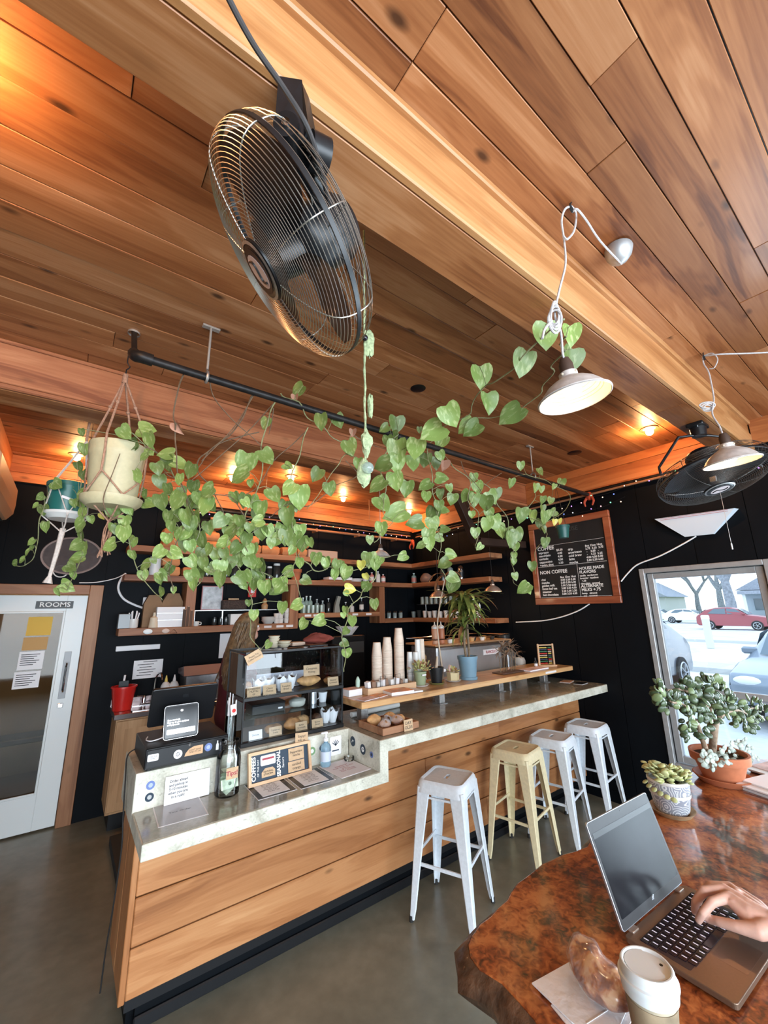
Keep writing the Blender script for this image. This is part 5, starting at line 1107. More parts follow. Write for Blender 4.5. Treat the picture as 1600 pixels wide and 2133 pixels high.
bm = mesh_of(MB().ball((0, 0, 0), .0068, 8, 5), 'bead', MBc[0]); bms = []
for m_ in MBc:
 q = bm.copy(); q.materials[0] = m_; bms.append(q)
for r in range(9):
 z = .034+.020*r; part(MB().cyl((-.077, -.003, z), (.077, -.003, z), .0013), 'wire', M_dark, ab)
 for k in range(10):
  o = obj('bead', bms[(r*2+(k > 6)) % 5], ab); o.location = (-.068+.0125*k+(.012 if k > 6 else 0), -.003, z)
paper_thing('orange leaflet on the worktop next to the black wall', (4.30, 2.55, 1.0718), .16, .10, .003, .25, mat('peach_print', (.62, .34, .20), .5, noise=.3), 'leaflet')
paper_thing('dark flyer on the worktop next to the orange leaflet', (4.30, 2.40, 1.0718), .14, .09, .003, .1, M_dark, 'flyer')
t = thing('receipt_rail', 'long white roller lying on the worktop under the raised plank', 'roller', (1.98, 2.78, 1.0715)); part(MB().cyl((-.22, 0, .02), (.25, .03, .02), .019), 'roller', M_cer, t)
CT = 1.6006
for k, (px, lab) in enumerate(((571, 'tall stack of cream bowls on top of the pastry case'), (592, 'low stack of cream plates on top of the pastry case'))):
 x = Y(px, 1335, 2.83-.04*k).x; t = thing('bowl_stack', lab, 'bowls', (x, 2.83-.04*k, CT), group='bowls on the pastry case')
 for j in range(4 if k == 0 else 2): part(MB().lathe([(.001, .017*j), (.025, .017*j), (.040+.012*k, .026+.017*j), (.037, .026+.017*j), (.001, .010+.017*j)], 18), 'bowl', mat('cream_ceramic', (.55, .50, .38), .35), t)
t = thing('folded_cloth', 'crumpled dark red cloth on top of the pastry case', 'cloth', (Y(660, 1330, 2.85).x, 2.85, CT)); part(blob(MB(), (0, 0, .036), (.105, .06, .036), n=26, seed=12, amp=.22, rings=16), 'cloth', mat('maroon_cloth', (.16, .03, .02), .9, noise=.2), t)
t = thing('paper_pad', 'pale pad beside the red cloth on top of the pastry case', 'pad', (Y(618, 1335, 2.86).x, 2.86, CT)); part(MB().box(-.05, .05, -.04, .04, 0, .025, None, .003), 'pad', mat('pale_carton', ()), t)
t = thing('black_tray', 'flat black tray on the right of the pastry case top', 'tray', (Y(655, 1345, 2.70).x, 2.70, CT)); part(MB().box(-.06, .08, -.05, .05, 0, .012, None, .003), 'tray', M_dark, t)
# -- menu board, wall sconce, cables on the right wall
XF = ((0, -1, 0), (0, 0, 1))
cbd = thing('chalkboard', 'wood framed chalkboard menu with white lettering on the black wall', 'chalkboard', (XW-.03, 2.40, 1.86))
y0, y1, z0, z1 = 1.935, 2.905, 1.868, 2.832; fwid = .072
M_red_w = wood('mahogany', [(.3, (.15, .035, .016)), (.5, (.26, .07, .03)), (.7, (.33, .11, .05))], axis='Y', rough=.4, knots=0, rnd=0, coat=.2)
for nm, bx in (('frame_rail', (XW-.045, XW-.008, y0, y1, z0, z0+fwid)), ('frame_rail', (XW-.045, XW-.008, y0, y1, z1-fwid, z1)), ('frame_stile', (XW-.045, XW-.008, y0, y0+fwid, z0+fwid, z1-fwid)), ('frame_stile', (XW-.045, XW-.008, y1-fwid, y1, z0+fwid, z1-fwid))): part(MB().box(*bx, None, .005), nm, M_red_w, cbd, True)
part(MB().box(XW-.03, XW-.008, y0+fwid, y1-fwid, z0+fwid, z1-fwid), 'board', mat('slate', (.008, .009, .010), .7, noise=.2), cbd, True)
BX = XW-.0305
def bt(s, y, z, size, align='LEFT', **k): return text(s, size, M_inkw, cbd, frame((BX, y, z), *XF), align=align, ext=.0003, **k)
yl = y1-fwid
bt('COFFEE', yl-.02, 2.515, .062, bold=.001); bt('HOUSE', 2.40, 2.70, .07, 'CENTER').data.materials[0] = mat('faint_chalk', (.05, .05, .05), .8)
bt('espresso\nmacchiato\ncortado\ncappuccino\n+extra shot', yl-.03, 2.395, .037, sp=1.0, bold=.0008); bt('$3.50\n 4.00\n 4.00\n 4.00\n 1.50', yl-.26, 2.405, .034, sp=1.09, bold=.0008)
bt('drip\namericano\ncold brew\nlatte\nmocha', yl-.40, 2.395, .037, sp=1.0, bold=.0008)
bt('8oz 12oz 16oz\n2.75  3.25  3.75\n -    3.50   -\n -    4.25  5.25\n4.00 4.50 5.00\n5.00 5.50 6.00', yl-.60, 2.405, .031, sp=1.02, bold=.0008)
bt('NON COFFEE', yl-.02, 2.235, .056, bold=.001)
bt('chai\nmatcha\ngolden milk\nloose leaf tea\nsteamer\nhot chocolate', yl-.03, 2.065, .035, sp=1.0, bold=.0008); bt('8oz 12oz 16oz\n4.00 5.00 5.50\n5.00 5.50 6.00\n5.00 5.50 6.00\n3.00 3.50 4.00\n2.50 3.00 3.50\n3.00 3.50 4.00', yl-.27, 2.075, .031, sp=1.0, bold=.0008)
bt('HOUSE MADE\nFLAVORS', yl-.50, 2.225, .044, sp=.9, bold=.001); bt('vanilla  cardamom\nlavender  hazelnut\n  +.50\nchocolate  caramel', yl-.50, 2.125, .027, sp=1.05, bold=.0006)
bt('ALTERNATE\nMILKS +.75', yl-.50, 2.035, .044, sp=.9, bold=.001); bt('hemp   almond\n  soy   coconut', yl-.50, 1.965, .027, bold=.0006)
t_ = .004
for bx in ((yl-.005, yl-.81, 2.30, 2.303), (yl-.005, yl-.81, 2.545, 2.547), (yl-.005, yl-.81, 1.945, 1.948)): part(MB().box(BX, XW-.03, bx[1], bx[0], bx[2], bx[3]), 'chalk_line', M_inkw, cbd, True)
part(MB().box(BX, XW-.03, yl-.485, yl-.482, 1.948, 2.30), 'chalk_line', M_inkw, cbd, True)
wl = thing('wall_sconce', 'white wedge shaped uplight high on the black wall', 'wall light', (XW-.05, 1.2, 2.44))
p = [(.889, 2.627), (1.524, 2.652), (1.309, 2.448), (1.087, 2.44)]
vs = [(XW-.012, y, z) for y, z in p]; top = [(XW-.10, .93, 2.63), (XW-.10, 1.49, 2.645)]
mb = MB().add([(XW-.010, p[0][0], p[0][1]), (XW-.010, p[1][0], p[1][1]), (XW-.010, p[2][0], p[2][1]), (XW-.010, p[3][0], p[3][1]), (XW-.075, .905, 2.627), (XW-.075, 1.508, 2.645), (XW-.03, 1.305, 2.446), (XW-.03, 1.092, 2.440)],
    [(4, 5, 6, 7), (0, 4, 7, 3), (1, 2, 6, 5), (2, 3, 7, 6), (0, 1, 5, 4), (0, 3, 2, 1)]); part(mb, 'shade', mat('sconce_white', (.58, .66, .74), .6), wl, True)
NX = XW-.0755
for z in (2.625, 2.612): part(MB().bar((NX+.002, 1.46, z+.012), (NX-.0, .95, z), .002, .003), 'red_line', mat('red_ink', ()), wl, True)
cb = MB(); pts = [X(*q, XW-.012) for q in ((1450, 1117), (1425, 1132), (1375, 1158), (1330, 1175), (1310, 1192), (1294, 1211))]; cb.tube(smoothpts(pts, 5), .0065, 6)
solo(cb, 'white_cable', M_paper, 'white cable running from the wedge light down to the chalkboard frame', 'cable', pts[0])
cb = MB(); pts = [X(*q, XW-.012) for q in ((1228, 1258), (1205, 1272), (1170, 1285), (1130, 1293), (1075, 1296))]; cb.tube(smoothpts(pts, 5), .0065, 6)
solo(cb, 'white_cable', M_paper, 'white cable sagging below the chalkboard toward the low shelf', 'cable', pts[0])
# -- pipes, string lights, red clamps high on the walls
M_cop = mat('pale_conduit', (.34, .17, .09), .45, metal=.2); M_ironp = mat('iron_pipe', (.022, .02, .02), .45, metal=.5, noise=.4, nscale=20)
t = thing('conduit_pipe', 'long tan conduit pipe along the back wall under the fascia', 'pipe', (2, 5.03, 2.93)); part(MB().cyl((1.2, 5.02, 2.93), (4.33, 5.02, 2.93), .018), 'pipe', M_cop, t, True)
for x in (1.6, 2.6, 3.3, 4.0): part(MB().box(x-.012, x+.012, 5.0, YB-.008, 2.905, 2.955, None, .003), 'bracket', M_cop, t, True)
t = thing('conduit_pipe', 'dark upper conduit pipe along the back wall', 'pipe', (2, 5.06, 3.05)); part(MB().cyl((-.3, 5.06, 3.05), (4.33, 5.06, 3.05), .022), 'pipe', M_ironp, t, True); part(MB().cyl((1.0, 5.045, 3.01), (4.33, 5.045, 3.01), .010), 'thin_pipe', M_cop, t, True)
t = thing('conduit_pipe', 'tan conduit pipe along the right wall under the fascia', 'pipe', (4.4, 2, 3.03)); part(MB().cyl((4.40, 1.25, 3.045), (4.40, 4.98, 2.99), .012), 'pipe', M_cop, t, True); part(MB().cyl((4.425, .95, 3.075), (4.425, 4.98, 3.03), .016), 'pipe', M_ironp, t, True)
M_clay = mat('red_clay', (.40, .06, .025), .5, noise=.2)
for c, lab in (((4.40, 2.10, 2.975), 'red metal flange where the planter pipe meets the right wall'), ((4.33, 4.99, 2.86), 'red metal fittings in the corner under the fascia')):
 t = thing('pipe_flange', lab, 'flange', c); part(MB().ball((0, 0, .04), .045, 14, 8, sc=(.6, .9, 1.1)), 'flange', M_clay, t)
 part(MB().tube(smoothpts([(0, .02, .03), (-.02, .05, -.02), (-.01, .05, -.07)], 4), .018, 8, .008), 'arm', M_clay, t); part(MB().tube(smoothpts([(0, -.02, .03), (-.02, -.05, -.02), (-.02, -.03, -.07)], 4), .018, 8, .008), 'arm', M_clay, t)
t = thing('valve_fitting', 'small dark valve fitting on the fascia above the corner', 'valve', (3.75, 5.07, 3.13)); part(MB().tube([(.045*math.cos(a), 0, .045*math.sin(a)) for a in [2*PI*i/14 for i in range(14)]], .008, 6, closed=True), 'hand_wheel', M_ironp, t); part(MB().cyl((0, -.02, 0), (0, .035, 0), .012), 'stem', M_ironp, t)
def string_lights(name_lab, pts, colors, n):
 P = smoothpts(pts, 8); t = thing('string_lights', name_lab, 'string lights', P[0])
 part(MB().tube(P, .0028, 5), 'wire', M_dark, t, True)
 seg = [0];
 for a, b_ in zip(P, P[1:]): seg.append(seg[-1]+(b_-a).length)
 for k in range(n):
  d = seg[-1]*(k+.5)/n; i = max(j for j in range(len(seg)) if seg[j] <= d); i = min(i, len(P)-2); q = P[i].lerp(P[i+1], (d-seg[i])/max(seg[i+1]-seg[i], 1e-6))
  c = colors[(k*3) % len(colors)]; q = q+Vector((-.008, -.008, random.choice((-.03, -.045, .012))))
  part(MB().ball(q, .0065, 8, 6), 'bulb', mat('bulb_%s' % (c[0],), c[1], .3, emit=c[1], estr=1.3), t, True)
 return t
CL = [('warm', (1, .72, .5)), ('blue', (.15, .25, 1)), ('green', (.2, 1, .5)), ('violet', (.55, .25, 1)), ('white', (.9, .95, 1)), ('warm', (1, .75, .45)), ('pink', (1, .45, .5))]
string_lights('coloured string lights along the back wall under the fascia', [(x, 5.035, 3.03+.02*math.sin(3*x)) for x in (.3, .9, 1.6, 2.3, 3.0, 3.7, 4.3)], CL, 38)
string_lights('coloured string lights along the right wall above the chalkboard', [(4.39, y, 2.98+.035*math.sin(4*y)) for y in (4.9, 4.3, 3.7, 3.1, 2.6, 2.2)]+[(4.40, 1.9, 3.0), (4.40, 1.5, 3.06), (4.40, 1.2, 3.04), (4.40, .8, 2.98), (4.41, .3, 2.95)], CL, 40)
string_lights('second loop of string lights drooping over the chalkboard', [(4.42, 3.0, 2.94), (4.42, 2.6, 2.88), (4.42, 2.3, 2.86), (4.42, 2.0, 2.87), (4.42, 1.75, 2.93)], CL, 12)
# == VINES AND PLANTS
def leafmat(name, c, vein, rnd=.38):
 if name in _M: return _M[name]
 m, t, p = _new(name); N = t.nodes; L = t.links
 tc = N.new('ShaderNodeTexCoord'); oi = N.new('ShaderNodeObjectInfo'); nz = N.new('ShaderNodeTexNoise'); nz.inputs['Scale'].default_value = 5; nz.inputs['Detail'].default_value = 4
 nz.noise_dimensions = '4D'; mu = N.new('ShaderNodeMath'); mu.operation = 'MULTIPLY'; mu.inputs[1].default_value = 50; L.new(oi.outputs['Random'], mu.inputs[0]); L.new(mu.outputs[0], nz.inputs['W'])
 mp = N.new('ShaderNodeMapping'); mp.inputs['Scale'].default_value = (1.6, .6, 1); L.new(tc.outputs['Object'], mp.inputs[0]); L.new(mp.outputs[0], nz.inputs['Vector'])
 r = N.new('ShaderNodeValToRGB'); r.color_ramp.elements[0].position = .52; r.color_ramp.elements[0].color = tuple(c)+(1,); r.color_ramp.elements[1].position = .66; r.color_ramp.elements[1].color = tuple(vein)+(1,)
 L.new(nz.outputs[0], r.inputs[0]); hs = N.new('ShaderNodeHueSaturation'); L.new(r.outputs[0], hs.inputs['Color'])
 a = N.new('ShaderNodeMapRange'); a.inputs[3].default_value = 1-rnd; a.inputs[4].default_value = 1+rnd; L.new(oi.outputs['Random'], a.inputs[0]); L.new(a.outputs[0], hs.inputs['Value'])
 L.new(hs.outputs[0], p.inputs['Base Color']); p.inputs['Roughness'].default_value = .38; p.inputs['Specular IOR Level'].default_value = .45
 tr = N.new('ShaderNodeBsdfTranslucent'); L.new(hs.outputs[0], tr.inputs[0]); mx = N.new('ShaderNodeMixShader'); mx.inputs[0].default_value = .16
 o = [n for n in N if n.type == 'OUTPUT_MATERIAL'][0]; L.new(p.outputs[0], mx.inputs[1]); L.new(tr.outputs[0], mx.inputs[2]); L.new(mx.outputs[0], o.inputs[0])
 _M[name] = m; return m
M_leaf = leafmat('pothos_leaf', (.185, .275, .072), (.36, .44, .19))
M_leafy = leafmat('pothos_leaf_yellow', (.55, .52, .10), (.65, .60, .25), .12)
M_leafd = mat('dry_leaf', (.35, .18, .12), .8, rnd=.2)
M_stem = mat('vine_stem', (.20, .21, .10), .6, noise=.3, nscale=40)
M_stemb = mat('bare_vine', (.13, .085, .05), .8, noise=.3, nscale=40)
def heart_leaf(m_, curl=.12, fold=.16, asym=0):
 mb = MB(); rows = 9; vs = []; prof = [.0, .36, .45, .47, .455, .41, .33, .215, .095, 0]
 ys_ = [.10, .09, -.06, -.20, -.35, -.50, -.64, -.78, -.90, -1.0]
 cols = (-1, -.5, 0, .5, 1)
 for k in range(10):
  w = prof[k]
  for c in cols:
   x = c*w*(1+asym*c); y = ys_[k]
   if k == 0: x = c*.26; y = .10 if abs(c) == 1 or abs(c) == .5 else 0.0; y = .055 if abs(c) == .5 else (.03 if abs(c) == 1 else 0)
   if k == 1 and c == 0: y = -.03
   z = fold*abs(x)-curl*(y*y)*.8+.03*math.sin(6*y+3*x)
   vs.append((x, y, z))
 fs = [(k*5+i, (k+1)*5+i, (k+1)*5+i+1, k*5+i+1) for k in range(9) for i in range(4)]
 mb.add(vs, fs, True)
 return mesh_of(mb, 'leaf', m_, 80)
LM = [heart_leaf(M_leaf, .12, .16), heart_leaf(M_leaf, .28, .30, .05), heart_leaf(M_leaf, -.08, .05, -.06)]
LY = heart_leaf(M_leafy, .3, .4); LD = heart_leaf(M_leafd, .5, .9)
def orient(tip, nrm):
 y = -Vector(tip).normalized(); z = Vector(nrm); z = (z-y*z.dot(y)).normalized(); x = y.cross(z)
 return Matrix((x, y, z)).transposed().to_quaternion()
def px_leaf(parent, pos, tip_deg, size, me, rnd, pet=None):
 a = math.radians(tip_deg); d = RR*math.sin(a) - UU*math.cos(a) + FF*rnd.uniform(-.25, .25)
 n = -FF + UU*rnd.uniform(.1, .7) + RR*rnd.uniform(-.45, .45)
 o = obj('leaf', me, parent); o.rotation_mode = 'QUATERNION'; o.rotation_quaternion = orient(d, n)
 base = pos - d.normalized()*size*.45
 o.location = _W[parent.name].inverted() @ base; o.scale = (size*rnd.uniform(.92, 1.08), size, size); return base
VINES = {
 'a': (0, (2.5, 2.25), 'thick leafy vine tumbling from the cream pot in front of the coffee bags', [(300, 925), (340, 955), (372, 1005), (395, 1050), (415, 1105), (400, 1155), (425, 1195), (405, 1225)]),
 'b': (0, (2.62, 2.55), 'vine falling from the left of the cream pot past the white canister', [(262, 1050), (268, 1085), (262, 1100), (272, 1140), (278, 1165), (300, 1210), (325, 1236), (338, 1250)]),
 'c': (0, (2.12, 2.35), 'long thin vine dropping from the pipe with a dry leaf to the brown carton', [(386, 772), (370, 812), (362, 870), (366, 900), (367, 960), (378, 1010), (392, 1060), (372, 1120), (356, 1170), (354, 1200), (362, 1240)]),
 'd': (0, (2.12, 2.3), 'tangled brown vine sagging below the pipe left of the middle', [(528, 818), (505, 870), (480, 905), (440, 935), (410, 965), (430, 1005), (455, 1040), (470, 1090), (500, 1125), (530, 1165), (545, 1190)]),
 'e': (0, (2.10, 2.2), 'vine with large pale leaves hanging before the left ceiling bulbs', [(573, 838), (556, 880), (545, 940), (543, 1005), (520, 1050), (508, 1085), (480, 1120), (460, 1160), (430, 1200)]),
 'f': (0, (2.13, 2.2), 'bushy dark vine hanging down to the terracotta pot', [(642, 890), (622, 950), (608, 1000), (612, 1060), (605, 1110), (615, 1150), (612, 1185)]),
 'g': (0, (2.10, 2.10), 'vine clinging along the underside of the pipe behind the fan', [(585, 820), (620, 840), (650, 875), (690, 905), (725, 935), (708, 960), (690, 990), (640, 1060)]),
 'h': (0, (2.2, 2.3), 'leafy vine swagged from the terracotta pot toward the pink bottles', [(622, 1155), (640, 1175), (665, 1190), (690, 1180), (720, 1190), (750, 1185), (775, 1175), (790, 1160)]),
 'i': (0, (2.15, 2.1), 'vine trailing down past the bottle shelf to the pastry case', [(793, 1165), (778, 1205), (755, 1235), (733, 1262), (718, 1300), (716, 1350), (720, 1400)]),
 'j': (0, (.62, 2.06), 'big leaved vine arching from the near pendant lamp to the pipe, upper strand', [(1175, 665), (1140, 690), (1085, 750), (1040, 790), (1000, 812), (978, 862), (930, 885), (890, 905), (850, 930), (810, 950)]),
 'k': (0, (.66, 1.55), 'big leaved vine arching from the near pendant lamp, lower strand', [(1180, 700), (1168, 735), (1152, 765), (1140, 795), (1115, 828), (1080, 855), (1030, 868), (965, 875)]),
 'l': (0, (2.04, 2.0), 'cluster of large leaves hanging under the pipe beside the knotted cord', [(830, 905), (805, 935), (795, 985), (805, 1030), (795, 1060), (815, 1085), (795, 1110), (780, 1130)]),
 'm': (0, (2.12, 2.12), 'straight vine dropping from the pipe in front of the corner shelves', [(893, 925), (896, 985), (908, 1040), (912, 1085), (916, 1140), (920, 1190), (940, 1225)]),
 'n': (0, (2.12, 2.1), 'vine with dense leaves hanging left of the chalkboard', [(985, 985), (1020, 1020), (1045, 1060), (1062, 1105), (1070, 1140), (1066, 1180), (1075, 1215), (1098, 1232)]),
 'o': (0, (2.10, 2.15), 'short vine below the pipe between the corner and the brace', [(940, 965), (975, 1000), (980, 1050), (1000, 1080), (990, 1130), (1000, 1145)]),
 'p': (0, (2.10, 2.12), 'vine hanging from the pipe over the left edge of the chalkboard', [(1115, 1005), (1112, 1035), (1098, 1075), (1130, 1090), (1135, 1120), (1112, 1160), (1120, 1195)]),
 'q': (0, (3.12, 3.1), 'thin curling vine at the far left below the teal pot', [(92, 1055), (82, 1085), (78, 1130), (70, 1160), (52, 1178), (30, 1178)]),
 'r': (0, (3.1, 3.05), 'vine with white edged leaves hanging from the teal pot to the door casing', [(165, 1040), (172, 1080), (168, 1110), (172, 1150), (160, 1185), (148, 1210), (140, 1230)]),
 's': (0, (2.3, 2.4), 'single long vine hanging in front of the barista', [(490, 1160), (505, 1200), (520, 1235), (524, 1275), (520, 1310), (530, 1340), (545, 1355)]),
 't': (0, (2.05, 2.08), 'leaves sprouting at the right end of the pipe', [(1095, 985), (1130, 1000), (1165, 1015), (1190, 1045), (1160, 1075), (1120, 1100)]),
}
A = (240, 700, 3.077); Bc = (700, 650, 2.963); Cc = (440, 1080, 4.21); Dc = (0, 880, 5.333)
LV = []
def addl(cr, s):
 for q in s.split(';'):
  v = [float(x) for x in q.split()]; LV.append((cr[0]+v[0]/cr[2], cr[1]+v[1]/cr[2], v[2]/cr[2], v[3]))
addl(A, '62 620 90 30;205 600 100 80;222 668 90 10;105 705 90 -60;228 740 60 40;183 775 55 -50;328 760 90 -80;335 815 90 0;270 850 75 20;418 825 95 70;487 865 90 -20;145 900 80 20;288 935 80 0;415 920 70 0;340 985 75 0;185 1012 65 -20;225 1075 80 80;295 1065 95 10;505 970 80 0;590 995 100 -60;585 1090 110 -10;400 1060 110 -20;80 1108 75 30;60 1195 75 0;10 1245 65 10;395 1150 90 -30;455 1160 100 10;510 1190 80 10;340 1160 80 -10;405 1265 75 0;490 1230 70 0;330 1300 70 -10;550 1310 110 0;485 1310 70 0;670 1190 90 -40;735 1180 70 60;800 1190 80 0;790 1245 65 0;730 1270 110 -50;690 1325 80 -60;910 1190 75 -70;935 1265 85 0;985 1255 80 20;930 1110 100 -10;1020 1020 95 30;1118 980 95 -40;1180 1035 140 0;1100 1160 110 0;1185 1250 80 0;1200 1330 90 0;1250 1325 60 10;1090 1290 90 0;1130 1375 55 -30')
addl(A, '867 945 45 0;832 815 125 -15;795 895 125 -65;972 775 105 35;963 560 70 -20;1172 350 90 -50;1320 550 95 0;1432 545 85 20;1505 715 95 20;1555 825 60 0;1290 890 85 -30;1375 980 80 10;1110 835 60 60;118 1320 65 -20;112 1405 60 0;182 1535 60 10;192 1470 75 -60;282 1560 60 10;300 1640 60 -10;375 1630 40 0;390 1395 85 60;490 1450 80 30;555 1400 75 0;565 1460 75 0;500 1540 90 20;500 1590 80 -10;640 1400 80 0;680 1480 85 10;672 1560 95 -10;720 1500 70 0;770 1360 80 -40;800 1430 85 0;885 1370 75 0;870 1450 80 20;930 1480 95 10;910 1515 80 0;957 1612 85 0;1032 1620 95 -50;825 1600 60 20;1105 1510 75 -80;1185 1455 60 0;1228 1567 65 60;1290 1430 75 0;1350 1455 75 0;1420 1480 80 -20;1410 1530 60 0;1478 1522 85 -10;855 1712 40 0;890 1790 60 0;430 1000 60 20;540 1030 70 -10;620 1090 70 20;360 1220 70 0;450 1340 80 0;600 1230 80 10;600 1370 70 -20;540 1520 70 20;1000 1330 60 0;1150 1090 70 20;250 1440 40 30;1060 1240 70 -20;1130 1215 70 10;470 1070 80 10;860 1230 60 0;700 1400 70 10;750 1450 70 0')
addl(Bc, '895 400 125 5;945 560 115 10;708 640 130 30;595 740 140 -60;800 705 100 -50;838 722 105 -55;1080 640 145 -50;1155 320 140 -15;1297 148 145 0;1452 140 120 0;1447 300 140 -10;375 860 130 0;495 845 120 -10;285 940 100 -70;375 935 110 0;475 935 85 0;645 800 80 -30;550 915 80 -10;370 695 95 0;297 718 60 -60;345 780 80 0;320 800 70 0;515 728 35 0;85 838 90 10;140 940 70 0;255 1070 105 -50;368 1045 105 10;433 1090 90 -10;290 1185 100 30;365 1245 135 -70;485 1298 90 -80;280 1340 80 0;210 1408 50 0;550 1072 80 -60;560 1140 60 0;618 935 70 0;645 890 60 20;655 1025 70 80;643 1125 60 0;702 1088 50 10;716 1155 65 -10;805 1138 75 -30;855 1160 75 -5;848 1025 55 0;875 1085 70 20;925 1180 90 0;962 1145 80 30;997 1120 60 10;1080 1058 55 0;1140 950 50 0;1262 985 45 20;1232 1085 50 0;1268 1095 40 0;1345 1078 35 -20;1395 1055 50 0;635 1195 60 0;668 1222 60 80')
addl(Bc, '600 1255 95 -10;600 1310 80 10;675 1340 55 80;565 1380 80 -10;575 1430 75 10;630 1392 55 -80;520 1442 50 -60;410 1512 60 -60;710 1498 65 80;665 1552 70 -60;728 1640 70 60;715 1690 90 -20;838 1250 40 0;860 1365 60 0;885 1450 45 -45;928 1315 75 -10;945 1245 60 10;980 1300 85 15;1015 1350 80 10;1060 1370 75 10;1085 1405 85 -10;1122 1375 75 20;1143 1255 85 0;1107 1450 50 0;1100 1505 40 0;1097 1542 35 0;1107 1633 45 10;1155 1705 80 -40;1185 1710 60 30;1212 1260 70 0;1275 1160 45 0;1275 1215 45 0;1290 1265 75 0;1265 1310 60 0;1335 1238 50 -60;1325 1165 40 -20;1285 1345 40 20;1290 1425 60 0;1210 1570 55 0;205 1530 85 0;245 1560 70 0;185 1695 60 10;60 1605 75 -20')
addl(Cc, '1365 350 90 0;1470 375 75 -20;1185 480 105 -10;1100 410 80 0;1085 480 70 0;1005 390 90 10;925 350 90 0;1355 605 90 -20;1187 660 50 30;1435 755 85 10;1240 900 90 0;1180 810 70 0;1160 850 50 10;1180 990 65 -40;1175 1095 70 60;1190 1185 85 10;805 930 95 -30;940 900 105 -70;745 760 100 -70;628 782 95 0;375 855 70 0;500 1110 65 -30;470 605 115 0;560 615 100 -60;290 595 60 30')
addl(Dc, '1395 115 150 40;1455 260 130 -80;1335 735 110 -10;930 590 110 10;640 690 130 60;785 755 80 0;900 810 130 -40;900 890 120 20;920 1010 110 0;880 1150 170 -50;450 830 90 -60;390 925 70 -60;485 975 110 10;505 1160 110 0;350 1330 80 -40;350 1395 60 -30;300 1450 80 -40;240 1530 80 -60;160 1560 80 -80;905 1260 110 0;850 1370 140 -60;940 1390 120 0;860 1500 150 -80;790 1610 120 60;820 1700 80 0;740 1830 140 60;640 1890 90 0;1255 1010 140 0;1270 1190 130 0;1395 1105 120 0;1430 970 120 30;1380 1240 160 0;1220 1370 150 -60;910 110 80 0;940 300 120 -10;880 490 100 20;820 900 90 0;1010 1080 80 10')
YEL = [(A[0]+1575/A[2], A[1]+1470/A[2], 18, 0), (Cc[0]+1315/Cc[2], Cc[1]+405/Cc[2], 16, 0), (Cc[0]+1220/Cc[2], Cc[1]+620/Cc[2], 22, 80), (Dc[0]+1135/Dc[2], Dc[1]+1040/Dc[2], 13, 20), (Cc[0]+1360/Cc[2], Cc[1]+510/Cc[2], 15, 20), (1155, 1088, 12, 0), (1166, 1087, 12, 20)]
DRY = [(372, 892, 22, 20), (735, 902, 14, 0), (902, 948, 18, 20), (925, 970, 20, 0), (615, 830, 14, 0)]
VP = {}
for k, (bare, ys2, lab, pl) in VINES.items():
 n = len(pl); pts = [Y(px, py, ys2[0]+(ys2[1]-ys2[0])*i/(n-1)) for i, (px, py) in enumerate(pl)]
 sp_ = smoothpts(pts, 5)
 for i, p in enumerate(sp_): p += Vector((0, .02*math.sin(i*.9), 0))
 px_ = []
 for p in sp_:
  v = p-EYE; w = v.dot(FF); px_.append((800+FPX*v.dot(RR)/w, 1066.5-FPX*v.dot(UU)/w))
 t = thing('pothos_vine', lab, 'vine', sp_[0], group='pothos vines'); VP[k] = (t, sp_, px_, [])
rl = random.Random(3)
def assign(lx, ly, size, deg, me):
 best = None
 for k, (t, sp_, px_, pet) in VP.items():
  for i, (a, b_) in enumerate(px_):
   d = math.hypot(a-lx, b_-ly)
   if best is None or d < best[0]: best = (d, k, i)
 d, k, i = best; t, sp_, px_, pet = VP[k]; vp = sp_[i]
 depth_y = vp.y+rl.uniform(-.07, .05)*(1 if vp.y > 1.0 else .3)
 pos = Y(lx, ly, depth_y); dep = (pos-EYE).dot(FF); s = size*dep/FPX*1.16
 base = px_leaf(t, pos, deg, s, me or rl.choice(LM), rl)
 mid = base.lerp(vp, .5)+Vector((0, 0, .012)); pet.append((vp, mid, base))
for k in range(34): LV.append((rl.uniform(325, 625), rl.uniform(1035, 1225), rl.uniform(20, 30), rl.uniform(-50, 50)))
for l in LV: assign(*l, None)
for l in YEL: assign(*l, LY)
for l in DRY: assign(*l, LD)
for k, (t, sp_, px_, pet) in VP.items():
 mb = MB().tube(sp_, .0032 if k in 'qs' else .0042, 5, .0022)
 part(mb, 'main_stem', M_stem if k not in 'cd' else M_stemb, t, True)
 if pet:
  pm = MB()
  for a, m_, b_ in pet: pm.tube([a, m_, b_], .0018, 4)
  o = part(pm, 'petioles', M_stem, t, True); o['kind'] = 'stuff'
